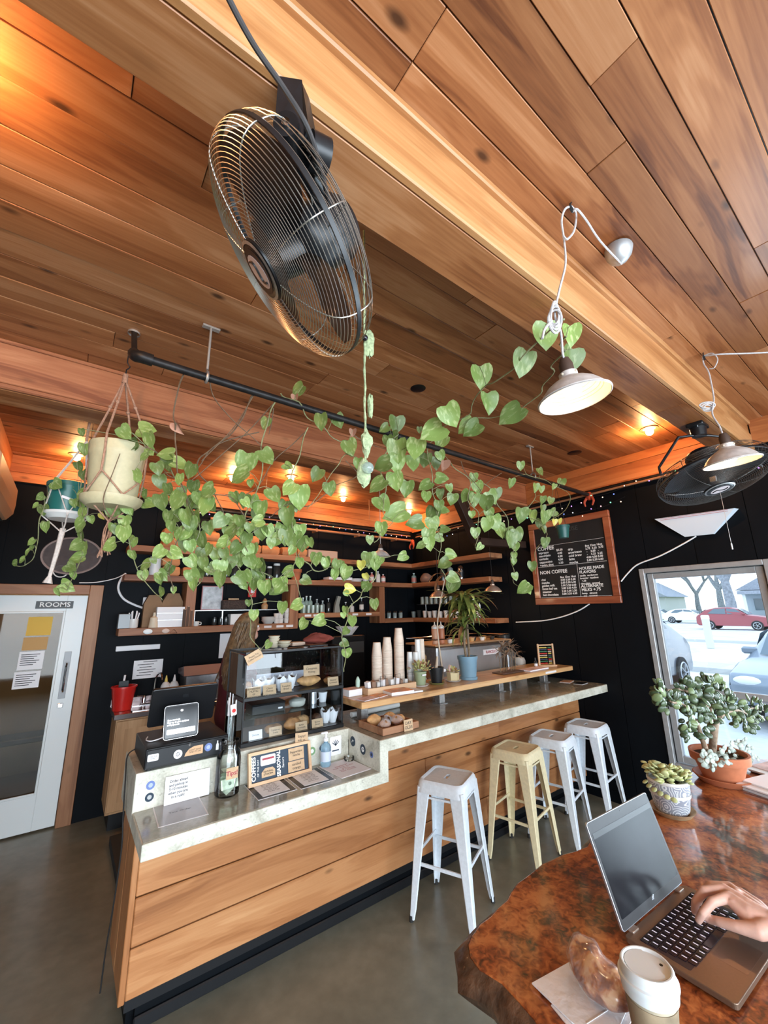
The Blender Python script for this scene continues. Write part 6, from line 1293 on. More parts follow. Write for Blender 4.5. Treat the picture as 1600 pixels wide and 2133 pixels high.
for i, (y_, pl) in enumerate(((2.15, [(572, 838), (545, 868), (515, 900), (470, 940), (430, 975), (400, 1000)]), (2.13, [(530, 820), (495, 880), (460, 920), (420, 960)]), (2.2, [(540, 900), (480, 915), (440, 935), (420, 965), (405, 985)]), (2.14, [(570, 850), (566, 880), (560, 905)]), (2.2, [(640, 895), (610, 925), (570, 960), (540, 1010), (510, 1030), (470, 1030)]),
  (2.18, [(440, 1030), (480, 1035), (500, 1060), (520, 1090), (545, 1085)]), (2.15, [(700, 1010), (670, 1035), (640, 1055), (600, 1050), (560, 1080)]), (2.12, [(437, 795), (447, 830), (485, 875), (525, 910), (545, 930)]), (2.12, [(960, 960), (970, 985), (1000, 1020), (1015, 1060)]), (2.13, [(1045, 985), (1010, 1010), (990, 1040), (975, 1060)]), (2.1, [(735, 905), (770, 925), (820, 940)]), (2.12, [(720, 960), (745, 990), (700, 1010)]),
  (2.5, [(255, 1080), (230, 1075), (215, 1040), (235, 985), (250, 945)]), (2.45, [(300, 930), (330, 945), (350, 990), (420, 1010)]))):
 P = smoothpts([Y(a, b_, y_) for a, b_ in pl], 4)
 lab = ['bare brown runner from the pipe, uppermost of the fan of runners', 'bare brown runner beside the hanging rod', 'bare runner sweeping left toward the cream pot', 'short bare runner hanging straight from the pipe', 'long bare runner sagging before the fascia', 'dark looped runner over the string lights', 'thin runner between the bushy vines', 'thin dry runner from the first rod clamp', 'crossing dry runner near the corner, right leaning', 'crossing dry runner near the corner, left leaning', 'dry runner behind the knotted cord', 'thin runner left of the knotted cord', 'brown root stem crossing the cream pot', 'dark runner from the cream pot rim'][i]
 solo(MB().tube(P, .0035, 5, .002), 'bare_runner', M_stemb, lab, 'vine runner', P[0], group='bare vine runners')
M_rod = mat('rod_steel', (.45, .43, .40), .4, metal=.6)
py0 = Y(300, 738, 2.104)
pp = thing('planter_pipe', 'long black iron pipe hung below the ceiling boards, carrying the vines', 'pipe', (2.2, 2.104, 3.05))
part(MB().cyl((py0.x+.02, 2.104, 3.055), (XW-.05, 2.104, 3.03), .021, seg=14), 'pipe', M_ironp, pp, True)
part(MB().tube(smoothpts([(py0.x+.04, 2.104, 3.055), (py0.x-.005, 2.107, 3.058), (py0.x-.03, 2.13, 3.068), (py0.x-.036, 2.17, 3.10)], 5), .030, 12), 'elbow', M_ironp, pp, True)
part(MB().cyl((py0.x-.036, 2.16, 3.09), (.09, 2.394, ZC), .014), 'riser', M_ironp, pp, True)
part(MB().lathe([(.03, 0), (.03, .012), (.001, .012)], 16, Matrix.Translation((.09, 2.394, ZC-.013))), 'ceiling_flange', M_rod, pp, True)
for px_, lab in ((432, 'near'), (1110, 'far')):
 x = Y(px_, 0.29*px_+655, 2.104).x; x = Y(431, 780, 2.104).x if px_ == 432 else Y(1112, 1005, 2.104).x
 t = thing('threaded_rod', 'steel hanger rod holding the pipe, %s one' % lab, 'rod', (x, 2.104, ZC))
 part(MB().cyl((x, 2.104, 3.10), (x, 2.104, ZC-.012), .0065), 'rod', M_rod, t, True); part(MB().box(x-.045, x+.045, 2.089, 2.119, ZC-.012, ZC-.0005, None, .002), 'ceiling_plate', M_rod, t, True)
 part(MB().tube([(x, 2.104+.026*math.cos(a), 3.055+.03*math.sin(a)) for a in [2*PI*i/16 for i in range(16)]], .007, 6, closed=True), 'clamp', M_galv, t, True)
M_jute = mat('jute_cord', (.36, .20, .13), .85, noise=.3, nscale=80); M_jutew = mat('cotton_cord', (.62, .55, .50), .85, noise=.15, nscale=80)
def cordm(mb, a, b_, r=.004): return mb.tube([a, Vector(a).lerp(Vector(b_), .5)+Vector((.002, .002, 0)), b_], r, 6)
hx, hy = .089, 2.654
pt = thing('cream_hanging_pot', 'large cream plastic pot hung in a jute macrame hanger', 'hanging pot', (hx, hy, 2.36))
PT = Matrix.Translation((hx+.02, hy, 2.425)); M_cream = mat('cream_plastic_pot', (.52, .46, .28), .5, noise=.06, nscale=40)
part(MB().lathe([(.001, .0), (.11, .0), (.115, .01), (.134, .27), (.141, .28), (.141, .30), (.144, .345), (.138, .345), (.131, .28), (.001, .28)], 32, PT), 'pot', M_cream, pt, True)
part(MB().lathe([(.001, -.012), (.115, -.012), (.145, .015), (.15, .04), (.145, .04), (.14, .018), (.113, -.004), (.001, -.004)], 32, PT), 'saucer', M_cream, pt, True)
part(MB().lathe([(.001, .29), (.130, .29)], 24, PT), 'soil', mat('soil', ()), pt, True)
kn = Vector((hx, hy, 3.20)); c0 = PT @ Vector((0, 0, 0))
mb = MB(); bl = Vector((c0.x, c0.y, c0.z-.09))
for k in range(4):
 a = PI/4+PI/2*k+.3; rim = PT @ Vector((.150*math.cos(a), .150*math.sin(a), .37)); lo = PT @ Vector((.15*math.cos(a), .15*math.sin(a), .16)); a2 = a+PI/4; md = PT @ Vector((.135*math.cos(a2), .135*math.sin(a2), .04)); a3 = a-PI/4; md2 = PT @ Vector((.135*math.cos(a3), .135*math.sin(a3), .04))
 cordm(mb, kn, rim, .006); cordm(mb, rim, lo, .006); cordm(mb, lo, md, .0045); cordm(mb, lo, md2, .0045); cordm(mb, md, bl, .0045)
 mb.ball(kn.lerp(rim, .45), .011, 8, 6)
part(mb, 'macrame_cords', M_jute, pt, True); part(MB().cyl(kn-Vector((0, 0, .03)), kn+Vector((0, 0, .03)), .016, .014), 'knot', M_jute, pt, True)
part(MB().tube([kn+Vector((0, .016*math.cos(a), .045+.016*math.sin(a))) for a in [2*PI*i/14 for i in range(14)]], .0035, 6, closed=True).tube(smoothpts([kn+Vector((0, 0, .06)), kn+Vector((.015, 0, .085)), kn+Vector((0, 0, .11)), kn+Vector((0, 0, ZC-kn.z-.001))], 4), .0035, 6), 'hook', M_dark, pt, True)
tb_ = MB()
for k in range(12): tb_.tube(smoothpts([bl+Vector((jit(.008), jit(.008), 0)), bl+Vector((jit(.02), jit(.02), -.07)), bl+Vector((jit(.03), jit(.03), -.16-.04*random.random()))], 3), .0035, 5)
o = part(tb_, 'tassel', M_jute, pt, True); o['kind'] = 'stuff'
tx, ty, tz = -.10, 3.22, 2.44
p2_ = thing('teal_hanging_pot', 'small teal pot with a white saucer hung in a pale macrame hanger', 'hanging pot', (tx, ty, tz))
PT = Matrix.Translation((tx, ty, tz))
part(MB().lathe([(.001, 0), (.092, 0), (.113, .19), (.118, .19), (.119, .215), (.110, .215), (.104, .18), (.001, .18)], 28, PT, wob=lambda a, k: 1+.008*math.cos(16*a)), 'pot', mat('teal_glaze', (.02, .13, .115), .3), p2_, True)
part(MB().lathe([(.001, -.014), (.085, -.014), (.116, .012), (.116, .028), (.110, .028), (.080, -.004), (.001, -.004)], 28, PT), 'saucer', M_cer, p2_, True)
part(MB().box(-.06, .02, -.112, -.109, .09, .105, PT @ Matrix.Rotation(.3, 4, 'Y')), 'tag', M_paper, p2_, True)
kn = Vector((tx+.045, ty+.03, 2.98)); mb = MB(); bl = Vector((tx, ty, tz-.10))
for k in range(4):
 a = .9+PI/2*k; rim = PT @ Vector((.122*math.cos(a), .122*math.sin(a), .215)); a2 = a+PI/4; md = PT @ Vector((.115*math.cos(a2), .115*math.sin(a2), .0)); a3 = a-PI/4; md2 = PT @ Vector((.115*math.cos(a3), .115*math.sin(a3), .0))
 cordm(mb, kn, rim, .0035); cordm(mb, kn+Vector((.006, 0, 0)), rim, .0025); cordm(mb, rim, md, .0035); cordm(mb, rim, md2, .0035); cordm(mb, md, bl, .004)
part(mb, 'macrame_cords', M_jutew, p2_, True); part(MB().tube([kn, (kn.x, kn.y, ZC-.001)], .008, 6), 'strap', M_jute, p2_, True)
part(MB().tube([bl+Vector((0, 0, .03)), bl+Vector((-.01, 0, -.12)), bl+Vector((-.025, 0, -.27))], .016, 8, .010).tube([bl+Vector((-.025, 0, -.27)), bl+Vector((-.03, 0, -.31))], .012, 8, .026), 'tassel', M_jutew, p2_, True)
hoop = thing('wall_hoop', 'round net covered hoop hanging behind the pale macrame tassel', 'hoop', (-.09, 3.6, 2.15))
HC = Y(150, 1158, 3.5); HT = frame(HC, RR+FF*.5, UU+RR*.35)
part(MB().tube([HT @ Vector((.165*math.cos(a), .125*math.sin(a), 0)) for a in [2*PI*i/40 for i in range(40)]], .007, 6, closed=True), 'rim', mat('hoop_cane', (.22, .15, .13), .6), hoop, True)
part(MB().prism([(.163*math.cos(2*PI*i/40), .123*math.sin(2*PI*i/40)) for i in range(40)], -.001, .001, HT), 'net', mat('hoop_net', (.10, .07, .065), .7, alpha=.55, noise=.3, nscale=60), hoop, True)
part(MB().tube([HT @ Vector((-.07+.04*math.cos(a), -.11+.04*math.sin(a), -.02)) for a in [2*PI*i/24 for i in range(24)]], .004, 6, closed=True), 'small_ring', M_jutew, hoop, True)
part(MB().cyl(HC+Vector((0, 0, .16)), (HC.x, HC.y, ZC-.002), .0012), 'thread', M_dark, hoop, True)
sp = thing('teal_hanging_pot', 'tiny teal pot hanging from thin wires before the chalkboard', 'hanging pot', (0, 0, 0)); PX = Y(1173, 1108, 2.08); sp.location = PX; _W[sp.name] = Matrix.Translation(PX)
part(MB().lathe([(.001, -.06), (.045, -.06), (.06, .04), (.066, .04), (.067, .062), (.058, .062), (.055, .04), (.001, .04)], 22), 'pot', mat('teal_glaze2', (.015, .085, .075), .4), sp)
for k in range(3): a = 2*PI*k/3; part(MB().cyl((.063*math.cos(a), .063*math.sin(a), .06), (0, .02, 3.02-PX.z), .0012), 'wire', M_dark, sp)
gc = thing('knotted_cord', 'long knotted green cord ending in a clear glass ball', 'hanging ornament', (.771, 1.129, ZC)); M_gcord = mat('sage_cord', (.30, .36, .20), .85, noise=.35, nscale=70, bump=.6)
gx, gy = .771, 1.129; zl = lambda py: Y(764, py, gy).z
zb_ = zl(960)
part(MB().tube(smoothpts([(gx+.002*math.sin(9*i), gy, ZC-.001-(ZC-zb_)*i/14) for i in range(15)], 3), lambda k: .0045+.0012*math.sin(160*k), 6), 'cord', M_gcord, gc, True)
part(blob(MB(), (gx+.022, gy, zl(712)), (.022, .014, .058), seed=3, amp=.16), 'knot_bundle', M_gcord, gc, True)
part(blob(MB(), (gx+.024, gy, zl(842)), (.012, .010, .045), seed=8, amp=.2), 'loose_end', M_gcord, gc, True); part(blob(MB(), (gx+.006, gy, zl(922)), (.020, .014, .045), seed=5, amp=.2), 'knot_bundle', M_gcord, gc, True)
part(blob(MB(), (gx, gy+.008, zl(985)), (.028, .018, .050), seed=6, amp=.1), 'net_pouch', M_gcord, gc, True)
part(MB().ball((gx, gy-.016, zl(978)), .021, 20, 12), 'glass_ball', mat('crystal_ball', (.75, .85, .95), .02, trans=.85, ior=1.4), gc, True)
part(MB().ball((gx-.012, gy-.02, zl(714)), .012, 14, 8), 'black_bead', mat('black_bead', (.01, .008, .012), .1), gc, True)
# -- potted plants on the raised plank
M_soil = mat('soil', ())
def pot(t, r0, r1, h, m_, rim=.012, saucer=None, ms=None):
 z0 = 0
 if saucer: part(MB().lathe([(.001, 0), (saucer*.8, 0), (saucer, .014), (saucer*.97, .014), (saucer*.78, .004), (.001, .004)], 22), 'saucer', ms or m_, t); z0 = .0045
 part(MB().lathe([(.001, z0), (r0, z0), (r1*.97, h-rim), (r1*1.04, h-rim), (r1*1.06, h), (r1*.95, h), (r1*.92, h-.015), (.001, h-.016)], 24), 'pot', m_, t); part(MB().lathe([(.001, h-.013), (r1*.92, h-.013)], 20), 'soil', M_soil, t)
def small_leaf(w, l, m_, curl=.2, name='leaf', n=5):
 vs = [];
 for k in range(n+1):
  q = k/n; ww = w*math.sin(PI*min(q*.9+.08, 1)) if k < n else 0.0005; z = -curl*q*q*l
  vs += [(-ww, -q*l, z+.12*w), (0, -q*l, z), (ww, -q*l, z+.12*w)]
 fs = []
 for k in range(n):
  for i in range(2): fs.append((3*k+i, 3*k+3+i, 3*k+4+i, 3*k+1+i))
 return mesh_of(MB().add(vs, fs, True), name, m_, 80)
def fat_leaf(r, l, m_, name='leaf'): return mesh_of(MB().ball((0, -l/2, 0), 1, 8, 6, sc=(r, l/2, r*.35)), name, m_, 80)
def put(me, parent, loc, tip, up=(0, 0, 1), sc=1.0, name='leaf'):
 o = obj(name, me, parent); o.rotation_mode = 'QUATERNION'; t_ = Vector(tip); u = Vector(up)
 if abs(t_.normalized().dot(u.normalized())) > .98: u = Vector((1, 0, .1))
 o.rotation_quaternion = orient(t_, u); o.location = loc; o.scale = (sc,)*3; return o
M_succ = mat('succulent_yellow', (.42, .42, .16), .5, rnd=.25); M_succr = mat('succulent_red', (.45, .22, .12), .5, rnd=.25)
def pl(px, py, nm, lab, cat='potted plant'): return thing(nm, lab, cat, at_shelf(px, py)+Vector((0, 0, .0005)))
t = pl(864, 1430, 'potted_succulent', 'green pot of bushy reddish succulent on a white saucer'); t.location = (2.43, 2.76, SZ+.0005); _W[t.name] = Matrix.Translation(t.location)
pot(t, .042, .052, .115, mat('sage_pot', (.27, .33, .20), .5), .014, .075, M_cer)
sl = fat_leaf(.011, .034, M_succ); sl2 = fat_leaf(.010, .03, M_succr); rs = random.Random(4)
for k in range(90):
 a = rs.uniform(0, 2*PI); e = rs.uniform(.1, 1.4); d = Vector((math.cos(a)*math.cos(e), math.sin(a)*math.cos(e), math.sin(e))); r = rs.uniform(.02, .085); p = Vector((.01, 0, .115))+Vector((d.x*r*1.2, d.y*r, abs(d.z)*r*.9)); put(rs.choice((sl, sl, sl2)), t, p, d+Vector((rs.uniform(-.4, .4), rs.uniform(-.4, .4), .1)), sc=rs.uniform(.6, 1.1))
part(MB().box(-.025, .018, -.058, -.053, .085, .097, None, .001), 'tag', M_paper, t)
t = thing('black_nursery_pot', 'black plastic pot with a pale stump on an olive saucer', 'potted plant', (2.60, 2.74, SZ+.0005)); pot(t, .045, .062, .135, M_dark, .012, .070, mat('olive_saucer', (.20, .20, .07), .5))
part(MB().tube([(0, 0, .12), (.008, 0, .16), (.02, 0, .22)], .013, 8, .009), 'stump', mat('pale_stump', (.50, .40, .30), .8), t); part(MB().box(.035, .052, -.062, -.054, .10, .12), 'tag', M_paper, t)
t = thing('cream_cube_planter', 'cream faceted planter of small succulents on a white saucer', 'potted plant', (2.79, 2.73, SZ+.0005))
part(MB().lathe([(.001, 0), (.055, 0), (.072, .014), (.070, .014), (.05, .004), (.001, .004)], 20), 'saucer', M_cer, t); part(MB().lathe([(.001, .005), (.05, .005), (.056, .075), (.05, .075), (.048, .06), (.001, .06)], 6, Matrix.Rotation(.4, 4, 'Z'), smooth=False), 'pot', mat('cream_ceramic2', (.62, .52, .30), .4), t)
for k in range(30):
 a = rs.uniform(0, 2*PI); e = rs.uniform(.2, 1.3); d = Vector((math.cos(a)*math.cos(e), math.sin(a)*math.cos(e), math.sin(e))); put(rs.choice((sl, sl2)), t, Vector((d.x*.035, d.y*.03, .075+d.z*.02)), d, sc=rs.uniform(.7, 1.2))
part(MB().tube(smoothpts([(-.03, 0, .07), (-.045, 0, .11), (-.04, -.01, .14)], 3), .013, 6, .010), 'pink_cactus', mat('pink_cactus', (.50, .34, .28), .7), t)
bp = thing('blue_potted_dracaena', 'tall blue pot with a two stemmed dracaena of arching striped leaves', 'potted plant', (2.98, 2.72, SZ+.0005))
pot(bp, .068, .088, .20, mat('blue_pot', (.17, .30, .40), .45, noise=.05), .03)
part(MB().lathe([(.069, 0), (.078, 0), (.080, .022), (.070, .022)], 24), 'foot_ring', mat('blue_pot', ()), bp)
M_cane = mat('dracaena_cane', (.18, .13, .08), .8, noise=.3, nscale=60); M_dleaf = leafmat('dracaena_leaf', (.11, .15, .035), (.36, .36, .10), .4); M_dleafd = leafmat('dracaena_leaf_dry', (.24, .11, .05), (.35, .20, .1), .3)
def strap(m_, L_=1.0, droop=.55, w=.075):
 vs = []; n = 9
 for k in range(n+1):
  q = k/n; ww = w*(.5+.5*min(q*5, 1))*(1-q**3) if k < n else .001; ang = q*1.5*droop*1.7
  y = -(L_*math.sin(ang)/max(1.5*droop*1.7, .01)); z = -L_*(1-math.cos(ang))/max(1.5*droop*1.7, .01)
  vs += [(-ww, y, z+ww*.4), (0, y, z), (ww, y, z+ww*.4)]
 fs = []
 for k in range(n):
  for i in range(2): fs.append((3*k+i, 3*k+3+i, 3*k+4+i, 3*k+1+i))
 return mesh_of(MB().add(vs, fs, True), 'leaf', m_, 80)
SL = [strap(M_dleaf, 1, .35), strap(M_dleaf, 1, .6), strap(M_dleaf, 1, .8), strap(M_dleafd, 1, .7)]
for sx, hz in ((-.018, .34), (.022, .43)):
 part(MB().tube(smoothpts([(sx, 0, .185), (sx*1.4, .005, .3), (sx*.8, 0, .18+hz)], 4), .010, 8, .012), 'stem', M_cane, bp)
for (cx, cz, n_, L0) in ((-.02, .46, 34, .24), (.015, .58, 38, .30), (.0, .70, 34, .34)):
 for k in range(n_):
  a = 2.4*k+cz*9; e = rs.uniform(.1, 1.1); d = Vector((math.cos(a)*math.cos(e), math.sin(a)*math.cos(e), math.sin(e)))
  put(rs.choice(SL[:3] if rs.random() > .12 else SL[3:]), bp, Vector((cx, 0, cz+rs.uniform(-.04, .04))), d, (0, 0, 1), L0*rs.uniform(.75, 1.15))
t = thing('palm_stalk', 'pale bare stalk standing behind the black pot and rising to two dry leaves', 'plant stalk', (2.70, 2.86, SZ+.0005)); P = smoothpts([Y(922, 1395, 2.86), Y(913, 1330, 2.86), Y(912, 1290, 2.86), Y(922, 1230, 2.85), Y(928, 1200, 2.85)], 5); P[0].z = SZ+.001
part(MB().tube(P, .008, 8, .005), 'stalk', mat('pale_stalk', (.45, .36, .27), .7, noise=.2), t, True)
for k, d in enumerate(((-.6, 0, .35), (-.9, -.1, .05), (.5, 0, .5))): o = put(SL[3], t, _W[t.name].inverted() @ P[-1], d, (0, 0, 1), .28)
t = thing('dried_twigs', 'cluster of dry twigs with spiky pale tufts on a dark tray', 'dried plant', (3.56, 2.72, SZ+.0005))
part(MB().box(-.17, .16, -.07, .07, 0, .012, None, .004), 'tray', mat('tray_brown', (.10, .055, .04), .6), t); M_tuft = mat('dry_tuft', (.32, .24, .18), .8, rnd=.3); tl = small_leaf(.007, .085, M_tuft, .4)
for k, (x, h) in enumerate(((-.12, .20), (-.06, .25), (-.01, .17), (.05, .26), (.09, .22), (.13, .16))):
 part(MB().tube(smoothpts([(x, .01*(k % 3), .012), (x+jit(.01), 0, h*.5), (x+jit(.02), 0, h)], 3), .004, 6, .003), 'twig', M_cane, t)
 for j in range(20): a = j*2.4; e = rs.uniform(-.4, 1.2); put(tl, t, (x, 0, h), (math.cos(a)*math.cos(e), math.sin(a)*math.cos(e), math.sin(e)), sc=rs.uniform(.8, 1.3), name='spike')
# == FANS, PENDANTS, CEILING FIXTURES
M_wire = mat('fan_wire', (.46, .44, .40), .3, metal=.85); M_fanb = mat('fan_black', (.008, .009, .011), .35, spec=.5, noise=.3, nscale=30)
M_blade = mat('fan_blade', (.012, .014, .018), .3, metal=.3)
def ring_pts(r, d, n=56): return [(r*math.cos(2*PI*i/n), r*math.sin(2*PI*i/n), d) for i in range(n)]
def build_fan(t, FTm, R, k, nf=28, nb=16, M_wire=M_wire):
 fr_ = [(1, 0), (1, .012), (.985, .030), (.955, .047), (.905, .061), (.84, .072), (.76, .080), (.66, .087), (.55, .092), (.42, .096), (.26, .098)]
 bk_ = [(1, 0), (1.0, -.016), (.995, -.032), (.98, -.047), (.95, -.062), (.90, -.074), (.83, -.084), (.74, -.091), (.62, -.096), (.45, -.10), (.30, -.10)]
 def walk(pr, n):
  L_ = [0]
  for a, b_ in zip(pr, pr[1:]): L_.append(L_[-1]+math.hypot(a[0]-b_[0], (a[1]-b_[1])*3.2))
  out = []
  for i in range(n):
   d = L_[-1]*(i+.5)/n; j = max(x for x in range(len(L_)) if L_[x] <= d); j = min(j, len(pr)-2); u_ = (d-L_[j])/(L_[j+1]-L_[j]); out.append((pr[j][0]+(pr[j+1][0]-pr[j][0])*u_, pr[j][1]+(pr[j+1][1]-pr[j][1])*u_))
  return out
 for pr, n_ in ((fr_, nf), (bk_, nb)):
  for q, d in walk(pr, n_): part(MB().tube([FTm @ Vector(p) for p in ring_pts(R*q, k*d)], .0011*k, 4, closed=True), 'guard_ring', M_wire, t, True)
  for i in range(8):
   a = 2*PI*i/8+.2; part(MB().tube([FTm @ Vector((R*q*math.cos(a), R*q*math.sin(a), k*(d*.985))) for q, d in pr], .0018*k, 5), 'guard_rib', M_wire, t, True)
 part(MB().lathe([(R*.996, -.006*k), (R*1.010, -.006*k), (R*1.010, .006*k), (R*.996, .006*k), (R*.996, -.006*k)], 64, FTm), 'rim_band', M_fanb, t, True)
 hb = part(MB().lathe([(R*.27, k*.096), (R*.265, k*.104), (R*.22, k*.110), (.001, k*.111)], 32, FTm), 'hub_cap', M_fanb, t, True)
 part(MB().lathe([(R*.235, k*.1102), (R*.262, k*.1075)], 32, FTm), 'hub_ring', M_galv, hb, True)
 part(MB().lathe([(.001, k*.1112), (R*.20, k*.1112), (R*.20, k*.1118), (.001, k*.1118)], 28, FTm), 'hub_plate', M_dark, hb, True)
 part(MB().prism([(R*.13*math.cos(a), R*.165*math.sin(a)) for a in [2*PI*i/20 for i in range(20)]], k*.112, k*.1128, FTm), 'emblem', mat('emblem_pale', (.55, .48, .50), .5), hb, True)
 part(MB().tube([FTm @ Vector((R*.05*math.sin(3*s), R*s*.13, k*.1135)) for s in [-1+.2*i for i in range(11)]], R*.012, 5), 'emblem_mark', M_dark, hb, True)
 for b_ in range(3):
  a0 = 2*PI*b_/3+.5; vs = []; fs = []; nr, na = 6, 6
  for i in range(nr+1):
   r = R*(.16+.76*i/nr)
   for j in range(na+1):
    s = j/na; a = a0+(s-.5)*(1.25+.35*math.sin(PI*i/nr)); vs.append((r*math.cos(a), r*math.sin(a), k*(.005+.055*(s-.5)*(1-.2*i/nr))))
  for i in range(nr):
   for j in range(na): fs.append((i*(na+1)+j, (i+1)*(na+1)+j, (i+1)*(na+1)+j+1, i*(na+1)+j+1))
  part(MB().add(vs, fs, True, FTm), 'blade', M_blade, t, True, angle=80)
 part(MB().lathe([(.001, .05*k), (R*.17, .05*k), (R*.19, .0), (R*.19, -.02*k), (R*.28, -.04*k), (R*.30, -.06*k), (R*.30, -.17*k), (R*.24, -.20*k), (.001, -.20*k)], 28, FTm), 'motor', M_fanb, t, True)
s_ = .85; FC = EYE+Vector((.449, 1.0966, 1.182))*s_; th, ph = 2.6105, -.6919
fn = Vector((math.cos(ph)*math.cos(th), math.cos(ph)*math.sin(th), math.sin(ph)))
F1 = frame(FC, Vector((0, 0, 1)).cross(fn), fn.cross(Vector((0, 0, 1)).cross(fn)))
fan = thing('hanging_fan', 'large black caged fan hanging from the main beam at the upper left', 'fan', FC)
build_fan(fan, F1, .306, 1.0)
rear = F1 @ Vector((0, 0, -.185)); pv = Z(597, 262, 2.93)
q4 = [Z(580, 158, BZ-.002), Z(629, 166, BZ-.002), Z(643, 262, 2.93), Z(633, 288, 2.915), Z(597, 300, 2.91), Z(572, 262, 2.93)]
part(MB().add([tuple(p) for p in q4]+[tuple(p+FF*.012) for p in q4], [(0, 1, 2, 3, 4, 5), tuple(range(11, 5, -1))]+[(i, 6+i, 6+(i+1) % 6, (i+1) % 6) for i in range(6)]), 'mount_plate', M_fanb, fan, True)
q4 = [Z(627, 166, BZ-.002), Z(640, 180, BZ-.002)+FF*.03, Z(668, 330, 2.90)+FF*.06, Z(642, 300, 2.91)]
part(MB().add([tuple(p) for p in q4]+[tuple(p+FF*.01-RR*.01) for p in q4], [(0, 1, 2, 3), (7, 6, 5, 4)]+[(i, 4+i, 4+(i+1) % 4, (i+1) % 4) for i in range(4)]), 'side_flange', M_fanb, fan, True)
kp_ = Z(655, 283, 2.93)+FF*.05; part(MB().cyl(kp_-RR*.02-FF*.012, kp_+RR*.02+FF*.012, .042, .042, 28), 'tilt_knob', M_fanb, fan, True)
part(MB().cyl(pv-FF*.012+Vector((0, 0, 0)), pv-FF*.004, .010, .010, 12), 'bolt', M_chrome, fan, True)
part(MB().cyl(pv-FF*.006, pv+FF*.055, .030, .030, 20), 'pivot', M_fanb, fan, True)
part(MB().bar(pv+FF*.03, rear+fn*.02, .05, .04, (0, 0, 1), .008), 'yoke', M_fanb, fan, True)
part(MB().cyl(rear-fn*.012, rear+fn*.02, .06, .075, 24), 'motor_cap', M_fanb, fan, True)
cb = MB(); pts = [Vector(p) for p in (Z(455, -60, 3.072), Z(478, 0, 3.05), Z(530, 95, 3.0), Z(592, 185, 2.95), Z(640, 265, 2.90), Z(668, 350, 2.90), Z(690, 430, 2.93))]; pts += [rear+Vector((.02, 0, .03))]
cb.tube(smoothpts(pts, 6), .0065, 8); solo(cb, 'fan_cable', mat('dusty_cable', (.05, .045, .045), .6, noise=.3), 'dusty grey cable running from the beam past the arm of the near fan', 'cable', pts[0])
m2 = Z(1452, 884, BZ); f2 = Vector((m2.x+.03, m2.y-.02, 0)); f2.z = 2.80
C2 = X(1484, 992, 3.46); nn = Vector((-.10, -.26, -.96)).normalized()
F2 = frame(C2, Vector((0, 1, 0)).cross(nn), nn.cross(Vector((0, 1, 0)).cross(nn)))
fan2 = thing('hanging_fan', 'black caged fan facing down under the beam near the window wall', 'fan', C2)
R2 = .335; build_fan(fan2, F2, R2, 1.0, 28, 16, mat('fan_wire_dark', (.13, .12, .11), .35, metal=.8))
part(MB().box(m2.x-.07, m2.x+.07, m2.y-.05, m2.y+.05, BZ-.03, BZ-.0005, None, .006).cyl((m2.x, m2.y, BZ-.09), (m2.x, m2.y, BZ-.03), .045, .05, 16), 'ceiling_mount', M_fanb, fan2, True)
for s in (-1, 1): part(disc(MB(), (m2.x+s*.045, m2.y-.01, BZ-.031), .007, (0, 0, -1), .004), 'bolt', M_chrome, fan2, True)
sd_ = (RR-Vector((0, 0, RR.z))).normalized(); top = Vector((m2.x, m2.y, BZ-.085))
P = [C2-sd_*(R2+.02)+Vector((0, 0, .01)), C2-sd_*(R2+.025)+Vector((0, 0, .07)), top-sd_*.15-Vector((0, 0, .01)), top-sd_*.06, top+sd_*.06, top+sd_*.15-Vector((0, 0, .01)), C2+sd_*(R2+.025)+Vector((0, 0, .07)), C2+sd_*(R2+.02)+Vector((0, 0, .01))]
part(MB().tube(P, .009, 8), 'yoke', M_fanb, fan2, True)
part(MB().box(-.03, .06, -.02, .02, -.02, .02, Matrix.Translation(C2-sd_*.12-Vector((0, .10, .05))), .004), 'switch_box', M_steel, fan2, True)
part(MB().cyl(C2+nn*.1, C2+nn*.1-Vector((0, 0, .38)), .0015), 'pull_chain', M_steel, fan2, True); part(MB().cyl(C2+nn*.1-Vector((0, 0, .42)), C2+nn*.1-Vector((0, 0, .38)), .004), 'chain_end', M_paper, fan2, True)
M_shade = mat('shade_aluminium', (.60, .57, .55), .42, metal=.25, noise=.15, nscale=40); M_shin = mat('shade_inside', (.60, .52, .40), .5, noise=.08, nscale=30)
M_bulb = mat('bulb_glow', (1, .9, .7), .3, emit=(1, .78, .46), estr=7)
M_whcord = mat('fabric_cord', (.48, .46, .46), .8, noise=.15, nscale=120); M_brown = mat('brown_socket', (.06, .035, .025), .5)
